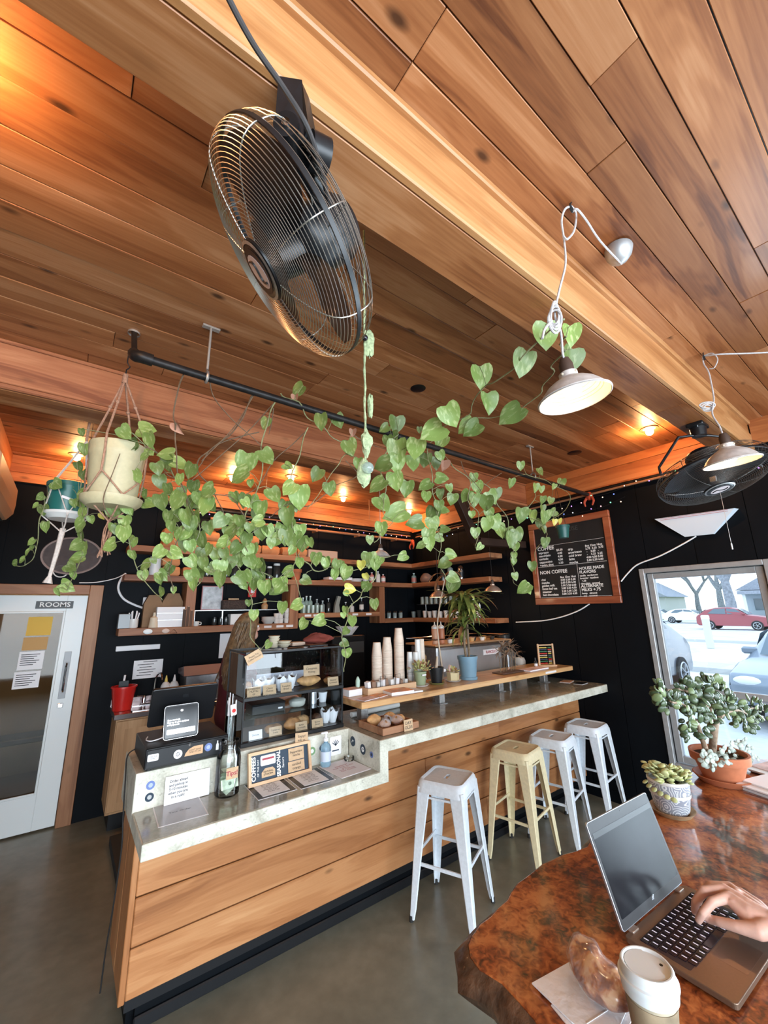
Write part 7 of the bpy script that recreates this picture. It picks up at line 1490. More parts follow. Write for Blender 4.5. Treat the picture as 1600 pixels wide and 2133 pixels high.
def pendant(name_lab, c, R, axis, power, cat='pendant lamp', lit=True, cordpts=None, mt=None, neck=True):
 t = thing('pendant_lamp', name_lab, cat, c); ax = Vector(axis).normalized(); T = frame(c, ax.orthogonal(), ax.cross(ax.orthogonal()))
 if (T.to_3x3() @ Vector((0, 0, 1))).dot(ax) < 0: T = frame(c, ax.cross(ax.orthogonal()), ax.orthogonal())
 prof = [(1, 0), (1.02, .012), (1.0, .035), (.97, .06), (.86, .24), (.70, .42), (.52, .55), (.36, .64), (.27, .70), (.26, .86), (.20, .90)]
 part(MB().lathe([(r*R, z*R) for r, z in prof], 44, T), 'shade', mt or M_shade, t, True)
 inn = [(.985, .012), (.96, .06), (.85, .235), (.82, .245), (.78, .31), (.75, .315), (.69, .405), (.66, .41), (.58, .49), (.55, .495), (.36, .62), (.001, .64)]
 part(MB().lathe([(r*R, z*R) for r, z in reversed(inn)], 44, T, angle) if False else MB().lathe([(r*R, z*R) for r, z in reversed(inn)], 44, T), 'shade_lining', M_shin, t, True, angle=20)
 part(MB().tube([T @ Vector((R*1.012*math.cos(2*PI*i/44), R*1.012*math.sin(2*PI*i/44), .006)) for i in range(44)], R*.018, 6, closed=True), 'rolled_rim', mt or M_shade, t, True)
 for i in range(4): a = i*PI/2+.6; part(MB().ball(T @ Vector((.262*R*math.cos(a), .262*R*math.sin(a), .79*R)), R*.045, 8, 6), 'vent_hole', M_shin, t, True)
 part(MB().lathe([(.20*R, .88*R), (.20*R, 1.15*R), (.13*R, 1.35*R), (.001, 1.36*R)], 16, T), 'socket', M_brown, t, True)
 part(MB().ball(T @ Vector((0, 0, .30*R)), R*.26, 16, 12, T), 'bulb', M_bulb if lit else M_cer, t, True)
 if lit: bulb_light(T @ Vector((0, 0, -.02*R)), power, (1, .75, .45), .04)
 if cordpts:
  P = smoothpts([T @ Vector((0, 0, 1.34*R))]+[Vector(p) for p in cordpts], 6); part(MB().tube(P, .0042 if R > .1 else .003, 6), 'cord', M_whcord if R > .1 else M_dark, t, True)
 return t, T
y1_ = .60; c1 = Y(1197, 832, .62); d1 = (c1-EYE).dot(FF); R1 = 72*d1/FPX/1.02
tl_, T1 = pendant('near aluminium pendant lamp wrapped by the big leaved vine', c1, R1, (-.10, .06, 1), .9, cordpts=[Y(1172, 735, .62), Y(1168, 690, .62), Y(1156, 655, .62), Y(1165, 605, .61), Y(1178, 550, .60), Y(1175, 500, .59), Y(1170, 460, .58), Y(1177, 436, .57), Y(1190, 430, .565)])
part(MB().tube(smoothpts([Y(1190, 430, .565), Y(1200, 445, .57), Y(1196, 480, .57), Y(1182, 498, .575), Y(1174, 492, .58)], 5), .0042, 6), 'cord_loop', M_whcord, tl_, True)
kb_ = MB(); kc = Y(1156, 652, .615)
for k in range(4): kb_.tube([kc+RR*(.022*math.cos(a)*(.6+.15*k))+UU*(.040*math.sin(a)-.01*k)+FF*.006*math.sin(2*a+k) for a in [2*PI*i/16 for i in range(16)]], .0042, 6, closed=True)
part(kb_, 'cord_knot', M_whcord, tl_, True)
part(MB().tube(smoothpts([Y(1150, 668, .62), Y(1135, 685, .62), Y(1130, 705, .62)], 4), .0042, 6), 'cord_tail', M_whcord, tl_, True)
h1 = Z(1190, 422, ZC); cn = Z(1289, 528, ZC-.03)
hk = thing('ceiling_hook', 'black ceiling hook carrying the near pendant cord', 'hook', h1); part(MB().tube(smoothpts([h1-Vector((0, 0, .001)), h1-Vector((.012, 0, .02)), h1-Vector((-.008, 0, .035)), h1-Vector((.004, 0, .048)), h1-Vector((.02, 0, .038))], 4), .0035, 6), 'hook', M_dark, hk, True)
tcn = thing('ceiling_canopy', 'loose silver dome canopy where the near pendant cord enters the ceiling', 'canopy', cn)
part(MB().lathe([(.052, .028), (.055, .02), (.050, -.01), (.034, -.035), (.012, -.048), (.001, -.049)], 24, frame(cn, (1, 0, 0), (0, 1, .1))), 'dome', mat('dull_silver', (.45, .46, .47), .45, metal=.6, noise=.2), tcn, True)
part(MB().tube(smoothpts([cn-Vector((-.01, 0, .05)), Z(1250, 502, 3.305), Z(1222, 460, 3.31), Z(1202, 436, 3.315), h1-Vector((0, 0, .045))], 4), .0042, 6), 'cord', M_whcord, tcn, True)
c2_ = X(1525, 965, 2.72); d2_ = (c2_-EYE).dot(FF); R2_ = 50*d2_/FPX/1.02
tl2, T2 = pendant('far aluminium pendant lamp in front of the downward fan', c2_, R2_, (-.10, .04, 1), .9, cordpts=[X(1508, 915, 2.74), X(1500, 890, 2.77), X(1484, 862, 2.80), X(1487, 832, 2.84), X(1482, 800, 2.88), X(1476, 775, 2.91), X(1466, 758, 2.94), X(1464, 742, 2.955)])
kc = X(1479, 850, 2.82); kb_ = MB()
for k in range(3): kb_.tube([kc+RR*(.045*math.cos(a)*(.6+.2*k)-.012)+UU*(.018*math.sin(a)+.008*k)+FF*.006*math.sin(2*a+k) for a in [2*PI*i/16 for i in range(16)]], .0042, 6, closed=True)
part(kb_, 'cord_knot', M_whcord, tl2, True)
h2 = Z(1465, 735, ZC); part(MB().tube(smoothpts([X(1464, 742, 2.955), X(1483, 736, 2.95), X(1495, 748, 2.95), X(1488, 766, 2.95), X(1478, 768, 2.95)], 5), .0035, 6), 'cord_loop', M_whcord, tl2, True)
cb = MB(); pts = [X(1466, 742, 2.955), Z(1500, 738, 3.31), Z(1560, 736, 3.30), Z(1640, 732, 3.31), Z(1760, 722, 3.325), Z(1800, 715, ZC-.004)]; cb.tube(smoothpts(pts, 5), .0045, 6); solo(cb, 'white_cable', M_whcord, 'white cord slung from the far lamp hook to the right', 'cord', pts[0])
hk = thing('ceiling_hook', 'black ceiling hook carrying the far pendant cord', 'hook', h2); part(MB().tube(smoothpts([h2-Vector((0, 0, .001)), h2-Vector((.012, 0, .02)), h2-Vector((-.01, 0, .035)), h2-Vector((.004, 0, .05)), h2-Vector((.024, 0, .036))], 4), .0035, 6), 'hook', M_dark, hk, True)
M_shc = mat('shade_copper', (.50, .36, .28), .35, metal=.6)
for (px, py), R_, y_, lab, lit in (((793, 1160), .11, 3.75, 'small grey pendant shade over the back of the bar', False), ((1027, 1232), .10, 3.15, 'small copper toned pendant shade beside the dracaena', True), ((913, 1244), .10, 3.4, 'small brass toned pendant shade behind the dracaena leaves', True)):
 c_ = Y(px, py, y_); pendant(lab, c_, R_, (0, 0, 1), 2.5, cordpts=[(c_.x, c_.y, c_.z+.3), (c_.x, c_.y, 3.0), (c_.x, c_.y, ZC-.002)], mt=M_shc if px != 793 else M_shade, lit=lit)
def recess(c, lab, power=9):
 t = thing('ceiling_bulb', lab, 'ceiling light', (c.x, c.y, ZC), group='recessed warm ceiling bulbs')
 part(MB().lathe([(.050, -.001), (.072, -.001), (.072, -.006), (.050, -.006), (.050, -.001)], 28), 'trim_ring', mat('trim_brown', (.12, .05, .025), .5), t)
 part(MB().lathe([(.001, -.002), (.052, -.002)], 24), 'reflector', M_shin, t)
 part(MB().ball((0, 0, -.030), .032, 16, 10), 'bulb', M_bulb, t); bulb_light((c.x, c.y, ZC-.085), power, (1, .50, .20), .035)
for (px, py), lab, w in (((161, 955), 'warm ceiling bulb behind the hanging pots at the left', 9), ((485, 992), 'warm ceiling bulb behind the big pale leaf', 9), ((607, 992), 'warm ceiling bulb behind the vine cluster in the middle', 9), ((715, 1036), 'warm ceiling bulb in open view before the corner', 9), ((822, 1075), 'warm ceiling bulb hidden by leaves nearest the corner', 9), ((1352, 893), 'warm ceiling bulb between the main beam and the right wall', 13)):
 c = Z(px, py, ZC); c.y = min(c.y, 4.78); c.x = min(c.x, 4.1) ; recess(c, lab, w)
recess(Vector((-.50, 1.28, ZC)), 'warm ceiling bulb just beyond the upper left edge of the picture', 16)
for (px, py), r in (((871, 809), .048), ((1197, 943), .06)):
 c = Z(px, py, ZC); t = thing('ceiling_speaker', 'round dark ceiling opening near the knotted cord' if px < 900 else 'small dark ceiling opening near the right wall bulb', 'ceiling vent', (c.x, c.y, ZC)); part(MB().lathe([(.001, -.004), (r, -.004), (r*1.12, -.002), (r*1.12, -.0005)], 28), 'grille', mat('hole_black', (.004, .004, .006), .3), t)
c = Z(628, 961, ZC); t = thing('smoke_detector', 'small round white smoke detector on the ceiling', 'smoke detector', (c.x, c.y, ZC)); part(MB().lathe([(.001, -.03), (.04, -.03), (.06, -.012), (.062, -.0005)], 24), 'body', M_white, t)
for k, (px, py) in enumerate(((769, 1040), (555, 1010), (803, 1010))):
 c = Y(px, py, 4.6-.5*k); t = thing('threaded_rod', ('thin rod hanging from the ceiling near the corner bulb', 'thin rod hanging from the ceiling left of the middle', 'thin rod hanging just left of the corner')[k], 'rod', (c.x, c.y, ZC)); part(MB().cyl((0, 0, -.28), (0, 0, -.001), .004), 'rod', M_cop, t)
struct(MB().box(-.80, -.66, 3.2, YB, 0, ZC), 'wall_left', M_black)
t7 = struct(MB().box(-.66, -.63, 3.2, YB-.04, 3.09, ZC), 'trim_7', M_fasciay)
ac = thing('air_conditioner', 'tan wall unit with a rounded end at the left edge of the picture', 'air conditioner', (-.55, 3.6, 2.55))
pr = [(0, 0), (.10, -.02), (.17, .0), (.205, .05), (.21, .12), (.205, .24), (.18, .28), (.0, .28)]
part(MB().prism([(-.657+a, b_) for a, b_ in pr], -3.0-0.25, -4.25, Matrix(((1, 0, 0, 0), (0, 0, -1, 0), (0, 1, 0, 2.57), (0, 0, 0, 1)))), 'housing', mat('tan_plastic', (.48, .24, .12), .45), ac, True, bevel=.012)
part(MB().box(-.58, -.50, 3.4, 4.20, 2.549, 2.553), 'air_slot', M_dark, ac, True)
# == FOREGROUND TABLE
TZ = 1.09
def burl():
 m, t, p = _new('burl_wood'); N = t.nodes; L = t.links; _M['burl_wood'] = m
 tc = N.new('ShaderNodeTexCoord'); a = N.new('ShaderNodeTexNoise'); a.inputs['Scale'].default_value = 5; a.inputs['Detail'].default_value = 7; a.inputs['Distortion'].default_value = 2.2
 b = N.new('ShaderNodeTexNoise'); b.inputs['Scale'].default_value = 55; b.inputs['Detail'].default_value = 4; b.inputs['Distortion'].default_value = 1
 L.new(tc.outputs['Object'], a.inputs[0]); L.new(tc.outputs['Object'], b.inputs[0])
 m1 = N.new('ShaderNodeMath'); m1.operation = 'MULTIPLY_ADD'; m1.inputs[1].default_value = .42; L.new(b.outputs[0], m1.inputs[0]); m2 = N.new('ShaderNodeMath'); m2.operation = 'MULTIPLY'; m2.inputs[1].default_value = .58; L.new(a.outputs[0], m2.inputs[0]); L.new(m2.outputs[0], m1.inputs[2])
 r = N.new('ShaderNodeValToRGB'); r.color_ramp.elements.new(.5); r.color_ramp.elements.new(.6)
 for e, q, c in zip(r.color_ramp.elements, (.40, .47, .53, .61), ((.05, .010, .003), (.20, .045, .011), (.35, .095, .024), (.50, .18, .055))): e.position = q; e.color = tuple(c)+(1,)
 L.new(m1.outputs[0], r.inputs[0]); L.new(r.outputs[0], p.inputs['Base Color']); p.inputs['Roughness'].default_value = .42; p.inputs['Coat Weight'].default_value = 1.0; p.inputs['Coat Roughness'].default_value = .09
 bp = N.new('ShaderNodeBump'); bp.inputs['Strength'].default_value = .12; bp.inputs['Distance'].default_value = .004; L.new(a.outputs[0], bp.inputs['Height']); L.new(bp.outputs[0], p.inputs['Normal']); return m
M_burl = burl(); M_bark = mat('live_edge', (.10, .052, .028), .65, noise=.55, nscale=22, bump=1.0, coat=.2)
oxy = [(.829, .808), (.86, .825), (.899, .833), (.94, .836), (.983, .842), (1.02, .848), (1.05, .857), (1.10, .868), (1.18, .876), (1.235, .881), (1.28, .872), (1.329, .864), (1.38, .850), (1.43, .845), (1.489, .858), (1.56, .850), (1.64, .838), (1.74, .828), (1.831, .820), (1.95, .830), (2.061, .843), (2.2, .852), (2.351, .857), (2.45, .85), (2.62, .80), (2.8, .74), (2.95, .60), (3.0, .35), (2.96, .05), (2.85, -.25), (2.6, -.45), (2.2, -.52), (1.7, -.5), (1.3, -.42), (1.05, -.25), (.90, .0), (.82, .20), (.79, .38), (.775, .50), (.784, .58), (.80, .65), (.806, .70), (.800, .75), (.808, .785)]
rt = random.Random(2); dens = []
for i in range(len(oxy)):
 p, q = Vector(oxy[i]+(0,)), Vector(oxy[(i+1) % len(oxy)]+(0,)); n = max(1, int((q-p).length/.03))
 for k in range(n): dens.append(p.lerp(q, k/n)+Vector((rt.uniform(-.003, .003), rt.uniform(-.003, .003), 0)))
cen = Vector((1.9, .2, 0)); n = len(dens)
tbl = thing('live_edge_table', 'glossy reddish burl wood slab table with rough live edge', 'table', (1.9, .2, 0))
part(MB().prism([(p.x, p.y) for p in dens], TZ-.012, TZ), 'top', M_burl, tbl, True, bevel=.004)
vs = []; fs = []; prof = [(1.0, -.002), (1.012, -.014), (1.02, -.034), (1.01, -.056), (.985, -.075), (.95, -.085)]
for k, (s, z) in enumerate(prof):
 for i, p in enumerate(dens):
  o_ = (p-cen); w = .012*math.sin(i*.55+k)+.008*math.sin(i*1.7+2*k)+.006*math.sin(i*3.1); rr = 1+(s-1)*1.1+(w/ o_.length)*(k > 0)
  vs.append((cen.x+o_.x*rr, cen.y+o_.y*rr, TZ+z))
for k in range(len(prof)-1):
 for i in range(n): j = (i+1) % n; fs.append((k*n+j, k*n+i, (k+1)*n+i, (k+1)*n+j))
fs.append(tuple((len(prof)-1)*n+i for i in reversed(range(n))))
part(MB().add(vs, fs, True), 'live_edge', M_bark, tbl, True, angle=60)
for x, y in ((1.25, .1), (2.6, .2)):
 part(MB().lathe([(.15, 0), (.13, .3), (.11, .7), (.14, TZ-.086)], 12, Matrix.Translation((x, y, 0)), wob=lambda a, k: 1+.12*math.sin(3*a+k), cap0=True), 'trunk_leg', M_bark, tbl, True)
HL = Z(1300, 1949, TZ+.016); HR = Z(1423, 1842, TZ+.016); ux = (HR-HL).normalized(); uy = Vector((0, 0, 1)).cross(ux)
LW, LD = .311, .207
lap = thing('laptop', 'open grey convertible laptop with painted key glare on the burl table', 'laptop', HL.lerp(HR, .5)-uy*LD/2-Vector((0, 0, .0155)))
BT = frame(HL-uy*LD-Vector((0, 0, .016)), ux, uy)
M_lapm = mat('laptop_bronze', (.20, .135, .095), .38, metal=.55, noise=.04, nscale=200); M_lid = mat('laptop_silver', (.42, .45, .50), .3, metal=.7); M_bez = mat('laptop_bezel', (.035, .038, .042), .35)
part(MB().prism(rrect(LW, LD, .008, cx=LW/2, cy=LD/2), .005, .016, BT), 'base', M_lapm, lap, True, bevel=.0015)
part(MB().prism(rrect(LW-.03, .10, .004, cx=LW/2, cy=LD-.026-.050), .0158, .0163, BT), 'keyboard_well', mat('key_well', (.03, .02, .03), .4), lap, True)
M_key = mat('key_black', (.012, .010, .018), .18, spec=.8); M_kglare = mat('key_glare', (.8, .8, 1), .4, emit=(.8, .82, 1), estr=.25)  # second material: pale glowing bar painting the glare on each key
kp = .0196; kmb = MB().prism(rrect(.0165, .0150, .0015), 0, .0014, None); kmb.cur = 1; kmb.box(.0022, .0046, -.0052, .0048, .0014, .0016); keyme = mesh_of(kmb, 'key', [M_key, M_kglare])
for r in range(6):
 for c in range(14):
  x = .024+c*kp+(.004*r if r else 0); y = LD-.035-r*.0172
  if x > LW-.022: continue
  if r == 5 and 4 <= c <= 7: continue
  o = obj('key', keyme, lap); o.matrix_local = _W[lap.name].inverted() @ BT @ Matrix.Translation((x, y, .0163))
part(MB().prism(rrect(4*kp-.003, .015, .0015, cx=.024+5.5*kp+.02, cy=LD-.035-5*.0172), .0163, .0177, BT), 'space_bar', M_key, lap, True)
part(MB().prism(rrect(.098, .062, .003, cx=LW*.47, cy=.042), .0159, .0162, BT), 'trackpad', mat('trackpad', (.17, .115, .085), .3, metal=.5), lap, True)
tl_a = math.radians(18); ST = frame(HL+Vector((0, 0, .004)), ux, Vector((0, 0, 1))*math.cos(tl_a)+uy*math.sin(tl_a)); SH = .207
part(MB().prism(rrect(LW, SH, .008, cx=LW/2, cy=SH/2), -.006, 0, ST), 'lid', M_lid, lap, True, bevel=.001)
part(MB().prism(rrect(LW-.004, SH-.004, .007, cx=LW/2, cy=SH/2), .0, .0008, ST), 'bezel', mat('laptop_bezel2', (.05, .052, .056), .4, spec=.2), lap, True)
part(MB().prism(rrect(LW-.018, SH-.045, .002, cx=LW/2, cy=SH/2-.002), .0008, .0012, ST), 'screen', mat('laptop_screen', (.012, .013, .016), .22, spec=.12, noise=.25, nscale=6), lap, True)
part(MB().prism(rrect(LW-.018, .012, .001, cx=LW/2, cy=SH-.030), .0012, .0014, ST), 'screen_bar', M_dark, lap, True)
part(MB().cyl(ST @ Vector((LW/2, SH-.010, .0006)), ST @ Vector((LW/2, SH-.010, .0012)), .002), 'webcam', M_dark, lap, True)
lg_ = MB()
for a in (-.0035, -.001, .0015, .004): lg_.bar(ST @ Vector((LW/2+a-.002, .013, .0011)), ST @ Vector((LW/2+a+.002, .021, .0011)), .0008, .0003, ST.to_3x3() @ Vector((0, 0, 1)))
part(lg_, 'emblem', M_chrome, lap, True)
for x in (.035, LW-.035): part(MB().prism(rrect(.026, .014, .003, cx=x, cy=LD-.004), .0155, .020, BT), 'hinge', mat('hinge_pale', (.42, .34, .29), .3, metal=.6), lap, True, bevel=.001)
part(MB().box(-.0006, 0, LD-.060, LD-.052, .006, .012, BT).box(-.0006, 0, LD-.075, LD-.064, .006, .012, BT), 'ports', M_dark, lap, True)
def remeshed(name, caps, mt, parent, vox, it=6, world=True):
 mb = MB()
 for pts in caps:
  P = [(Vector(p), r) for p, r in pts]
  for (a, ra), (b_, rb_) in zip(P, P[1:]):
   mb.cyl(a, b_, ra, rb_, 14, True, True)
  for a, ra in P: mb.ball(a, ra, 14, 9)
 o = part(mb, name, mt, parent, world)
 r = o.modifiers.new('remesh', 'REMESH'); r.mode = 'VOXEL'; r.voxel_size = vox; r.use_smooth_shade = True
 s = o.modifiers.new('smooth', 'SMOOTH'); s.factor = .5; s.iterations = it
 return o
M_skin = mat('skin', (.66, .41, .33), .5, sss=.12, noise=.07, nscale=60, bump=.08)
def HP(px, py, z): return Z(px, py, z)
wr = HP(1612, 1928, 1.146)
hand = thing('person', 'right hand and forearm of a person typing on the laptop', 'person', wr)
fa = HP(1790, 2000, 1.150)
I = [(wr, .024), (HP(1560, 1900, 1.158), .017), (HP(1519, 1868, 1.168), .0115), (HP(1484, 1879, 1.164), .0098), (HP(1464, 1902, 1.142), .0088), (HP(1455, 1917, 1.122), .0076)]
Mf = [(wr, .024), (HP(1558, 1888, 1.160), .017), (HP(1508, 1852, 1.170), .0118), (HP(1466, 1856, 1.166), .0100), (HP(1449, 1880, 1.142), .0090), (HP(1447, 1899, 1.122), .0078)]
Rf = [(wr, .023), (HP(1565, 1885, 1.152), .016), (HP(1520, 1848, 1.158), .0115), (HP(1480, 1844, 1.156), .0095), (HP(1460, 1862, 1.136), .0086), (HP(1455, 1880, 1.120), .0074)]
Pf = [(wr, .022), (HP(1580, 1888, 1.146), .015), (HP(1545, 1860, 1.148), .0105), (HP(1508, 1846, 1.144), .0086), (HP(1488, 1850, 1.130), .0078), (HP(1478, 1862, 1.118), .0068)]
Th = [(wr, .022), (HP(1580, 1940, 1.146), .0165), (HP(1535, 1930, 1.142), .0120), (HP(1498, 1920, 1.136), .0100), (HP(1474, 1914, 1.126), .0085)]
web = [(HP(1560, 1915, 1.150), .015), (HP(1525, 1882, 1.164), .010)]
web2 = [(HP(1535, 1862, 1.162), .012), (HP(1552, 1872, 1.152), .012)]
arm = [(wr, .026), (wr.lerp(fa, .35), .029), (wr.lerp(fa, .7), .035), (fa, .038), (fa+(fa-wr).normalized()*.10+Vector((0, 0, .004)), .042)]
hm = remeshed('hand', [I, Mf, Rf, Pf, Th, web, web2, arm], M_skin, hand, .0022, 7)
el = fa+(fa-wr).normalized()*.14+Vector((0, 0, .012)); sh = el+Vector((.10, -.20, .24))
remeshed('sleeve', [[(fa+(fa-wr).normalized()*.02, .047), (el, .055), (sh, .065)]], mat('sleeve_navy', (.03, .04, .07), .85, noise=.2), hand, .006, 4)
def nail(tip, prev, r):
 d = (tip-prev).normalized(); up = (Vector((0, 0, 1))-d*d.z).normalized(); q = tip+up*r*.62-d*.002; T = frame(q, d, up.cross(d)); return MB().ball((0, 0, 0), 1, 10, 6).v and MB().lathe([(.001, .0012), (.6, .001), (1, 0)], 12, T @ Matrix.Diagonal((.0062, .0048, .8, 1)))
part(nail(Th[-1][0], Th[-2][0], .0085), 'thumb_nail', mat('nail', (.70, .42, .34), .3), hm, True); part(nail(I[-1][0], I[-2][0], .0076), 'finger_nail', mat('nail', ()), hm, True)
cx_ = Z(1346, 2006, 1.228); cup = thing('coffee_cup', 'takeaway coffee cup with white plastic lid and kraft sleeve', 'cup', (cx_.x, cx_.y, TZ+.0005))
M_sleeve = mat('printed_sleeve', (.30, .235, .15), .8, noise=.45, nscale=16)
part(MB().lathe([(.001, 0), (.029, 0), (.030, .002), (.041, .112), (.001, .112)], 36), 'cup', mat('cup_paper', (.42, .36, .26), .7), cup)
part(MB().lathe([(.0318, .018), (.0326, .018), (.0402, .092), (.0394, .092)], 36), 'sleeve', M_sleeve, cup); part(MB().box(-.002, .002, -.0375, -.0335, .02, .088, Matrix.Rotation(.35, 4, 'Z') @ Matrix.Rotation(-.095, 4, 'X') @ Matrix.Translation((0, -.0020, 0))), 'sleeve_seam', M_card, cup)
M_pl = mat('lid_plastic', (.66, .72, .74), .35, sss=.1)
lid = part(MB().lathe([(.040, .098), (.0435, .099), (.0445, .106), (.0450, .112), (.0468, .116), (.0465, .121), (.0435, .123), (.0425, .128), (.0420, .134), (.0395, .1375), (.0372, .1375), (.0355, .1355), (.0350, .1335), (.001, .1330)], 48), 'lid', M_pl, cup)
part(MB().prism([(.034*math.cos(a), .034*math.sin(a)) for a in [-2.0+i*4.0/20 for i in range(21)]], .1331, .1355, Matrix.Rotation(2.6, 4, 'Z')), 'lid_step', M_pl, lid); part(MB().cyl((.022, -.015, .1330), (.022, -.015, .1336), .003, .003, 10), 'sip_hole', M_dark, lid)
t_ = text('CUP', .009, M_pl, lid, Matrix.Translation((-.018, .004, .1336)) @ Matrix.Rotation(2.2, 4, 'Z'), world=False) if False else None
def napkin(lab, pts, z, grp='white paper napkins under the wrapped pastry'):
 P = [Z(*p, TZ+z) for p in pts]; c = sum(P, Vector())/len(P); t = thing('paper_napkin', lab, 'napkin', (c.x, c.y, TZ+z-.0005), group=grp)
 part(MB().prism([(p.x, p.y) for p in P], TZ+z, TZ+z+.0022), 'sheet', mat('napkin', (.80, .83, .88), .85, noise=.04, bump=.2, nscale=60), t, True); return t, P
napkin('lower paper napkin, mostly hidden under the other', [(1148, 2096), (1215, 2060), (1330, 2100), (1290, 2180), (1200, 2160)], .001)
tn, P_ = napkin('upper paper napkin carrying the wrapped pastry', [(1108, 2050), (1215, 1990), (1330, 2050), (1270, 2190), (1190, 2130)], .0045)
part(MB().bar(Z(1222, 2132, TZ+.0072), Z(1275, 2098, TZ+.0072), .0015, .001), 'fold_line', M_paper, tn, True)
A0 = Z(1212, 1985, TZ+.035); A1 = Z(1285, 2080, TZ+.035); cc = A0.lerp(A1, .5); cc.z = TZ+.0075+.034
pas = thing('wrapped_pastry', 'glazed brown pastry wrapped in shiny clear film on the napkins', 'pastry', (cc.x, cc.y, TZ+.0075))
RT = Matrix.Rotation(math.atan2((A1-A0).y, (A1-A0).x), 4, 'Z'); L2 = (A1-A0).length/2+.022
vs = []; fs = []; nn_, rr_ = 22, 18
for k in range(rr_+1):
 th_ = PI*k/rr_
 for i in range(nn_):
  a = 2*PI*i/nn_; tw = a+1.6*math.cos(th_); r = 1+.09*math.cos(4*tw)+.03*math.sin(9*a+3*th_); x = -math.cos(th_)*L2; s = math.sin(th_)**.75; v = RT @ Vector((x, r*s*.040*math.cos(a)+.008*math.cos(th_*2), r*s*.031*math.sin(a)))
  vs.append(v+cc)
for k in range(rr_):
 for i in range(nn_): j = (i+1) % nn_; fs.append((k*nn_+i, k*nn_+j, (k+1)*nn_+j, (k+1)*nn_+i))
def pastry_mat():
 m, t, p = _new('glazed_pastry'); N = t.nodes; L = t.links; tc = N.new('ShaderNodeTexCoord'); a = N.new('ShaderNodeTexNoise'); a.inputs['Scale'].default_value = 28; a.inputs['Detail'].default_value = 6; a.inputs['Distortion'].default_value = .5; L.new(tc.outputs['Object'], a.inputs[0])
 r = N.new('ShaderNodeValToRGB'); r.color_ramp.elements.new(.5)
 for e, q, c in zip(r.color_ramp.elements, (.42, .51, .60), ((.16, .035, .010), (.44, .15, .04), (.72, .46, .25))): e.position = q; e.color = tuple(c)+(1,)
 L.new(a.outputs[0], r.inputs[0]); L.new(r.outputs[0], p.inputs['Base Color']); p.inputs['Roughness'].default_value = .3; p.inputs['Coat Weight'].default_value = .8; p.inputs['Coat Roughness'].default_value = .06; b = N.new('ShaderNodeBump'); b.inputs['Distance'].default_value = .004; b.inputs['Strength'].default_value = .5; L.new(a.outputs[0], b.inputs['Height']); L.new(b.outputs[0], p.inputs['Normal']); return m
part(MB().add(vs, fs, True), 'pastry', pastry_mat(), pas, True, angle=80)
vs2 = []; rf = random.Random(5)
for i, v in enumerate(vs): d = Vector(v)-cc; vs2.append(cc+d*(1.03+rf.uniform(-.01, .04)))
M_cling = mat('crinkled_film', (.95, .92, .92), .05, alpha=.14, spec=1.0, bump=1.0, nscale=70)
part(MB().add(vs2, fs, True), 'film', M_cling, pas, True, angle=25)
wpc = Z(1402, 1694, TZ); wp = thing('patterned_planter', 'white and grey wave patterned pot of pale succulent on a tan saucer', 'potted plant', (wpc.x, wpc.y, TZ+.0005))
part(MB().lathe([(.001, 0), (.058, 0), (.074, .018), (.071, .018), (.054, .005), (.001, .005)], 36), 'saucer', mat('tan_saucer', (.36, .25, .14), .6, noise=.15, nscale=50), wp)
def wave_mat():
 m, t, p = _new('wave_glaze'); N = t.nodes; L = t.links; tc = N.new('ShaderNodeTexCoord'); v = N.new('ShaderNodeTexVoronoi'); v.inputs['Scale'].default_value = 24; L.new(tc.outputs['Object'], v.inputs[0])
 s = N.new('ShaderNodeMath'); s.operation = 'MULTIPLY'; s.inputs[1].default_value = 38; L.new(v.outputs['Distance'], s.inputs[0]); q = N.new('ShaderNodeMath'); q.operation = 'SINE'; L.new(s.outputs[0], q.inputs[0])
 r = N.new('ShaderNodeValToRGB'); r.color_ramp.elements[0].position = .42; r.color_ramp.elements[0].color = (.27, .30, .36, 1); r.color_ramp.elements[1].position = .55; r.color_ramp.elements[1].color = (.66, .70, .74, 1); L.new(q.outputs[0], r.inputs[0]); L.new(r.outputs[0], p.inputs['Base Color']); p.inputs['Roughness'].default_value = .35; return m
part(MB().lathe([(.001, .006), (.048, .006), (.056, .02), (.066, .085), (.067, .112), (.001, .100)], 36), 'pot', wave_mat(), wp)
part(MB().lathe([(.0662, .106), (.069, .110), (.068, .118), (.062, .118), (.060, .104)], 36).lathe([(.0655, .066), (.0662, .066), (.0668, .076), (.0660, .076)], 36), 'white_band', M_cer, wp); part(MB().lathe([(.001, .106), (.061, .106)], 24), 'soil', M_soil, wp)
M_pale = mat('pale_succulent', (.46, .50, .24), .45, rnd=.2); fl_ = fat_leaf(.0115, .025, M_pale); rs = random.Random(11)
for k in range(130):
 a = rs.uniform(0, 2*PI); r = .058*math.sqrt(rs.random()); h = rs.uniform(.012, .055)*(1.25 if math.cos(a-2.6) > .5 else .8)
 p = Vector((r*math.cos(a)*1.05, r*math.sin(a)*1.05, .11+h*(1-.35*r/.058))); put(fl_, wp, p, (math.cos(a)*rs.uniform(.3, 1), math.sin(a)*rs.uniform(.3, 1), rs.uniform(-.3, .8)), sc=rs.uniform(.8, 1.25))
for k in range(6):
 a = 2.4+.25*k; put(fl_, wp, (.072*math.cos(a), .072*math.sin(a), .108-.006*k), (math.cos(a), math.sin(a), -.6), sc=.9)
tpc = Z(1508, 1628, TZ); tp = thing('jade_plant', 'jade plant with thick forked trunk in a terracotta pot', 'potted plant', (tpc.x, tpc.y, TZ+.0005))
M_terr = mat('terracotta_big', (.44, .145, .065), .7, noise=.1, nscale=30)
part(MB().lathe([(.001, 0), (.085, 0), (.108, .026), (.104, .028), (.082, .008), (.001, .008)], 40), 'saucer', M_terr, tp)
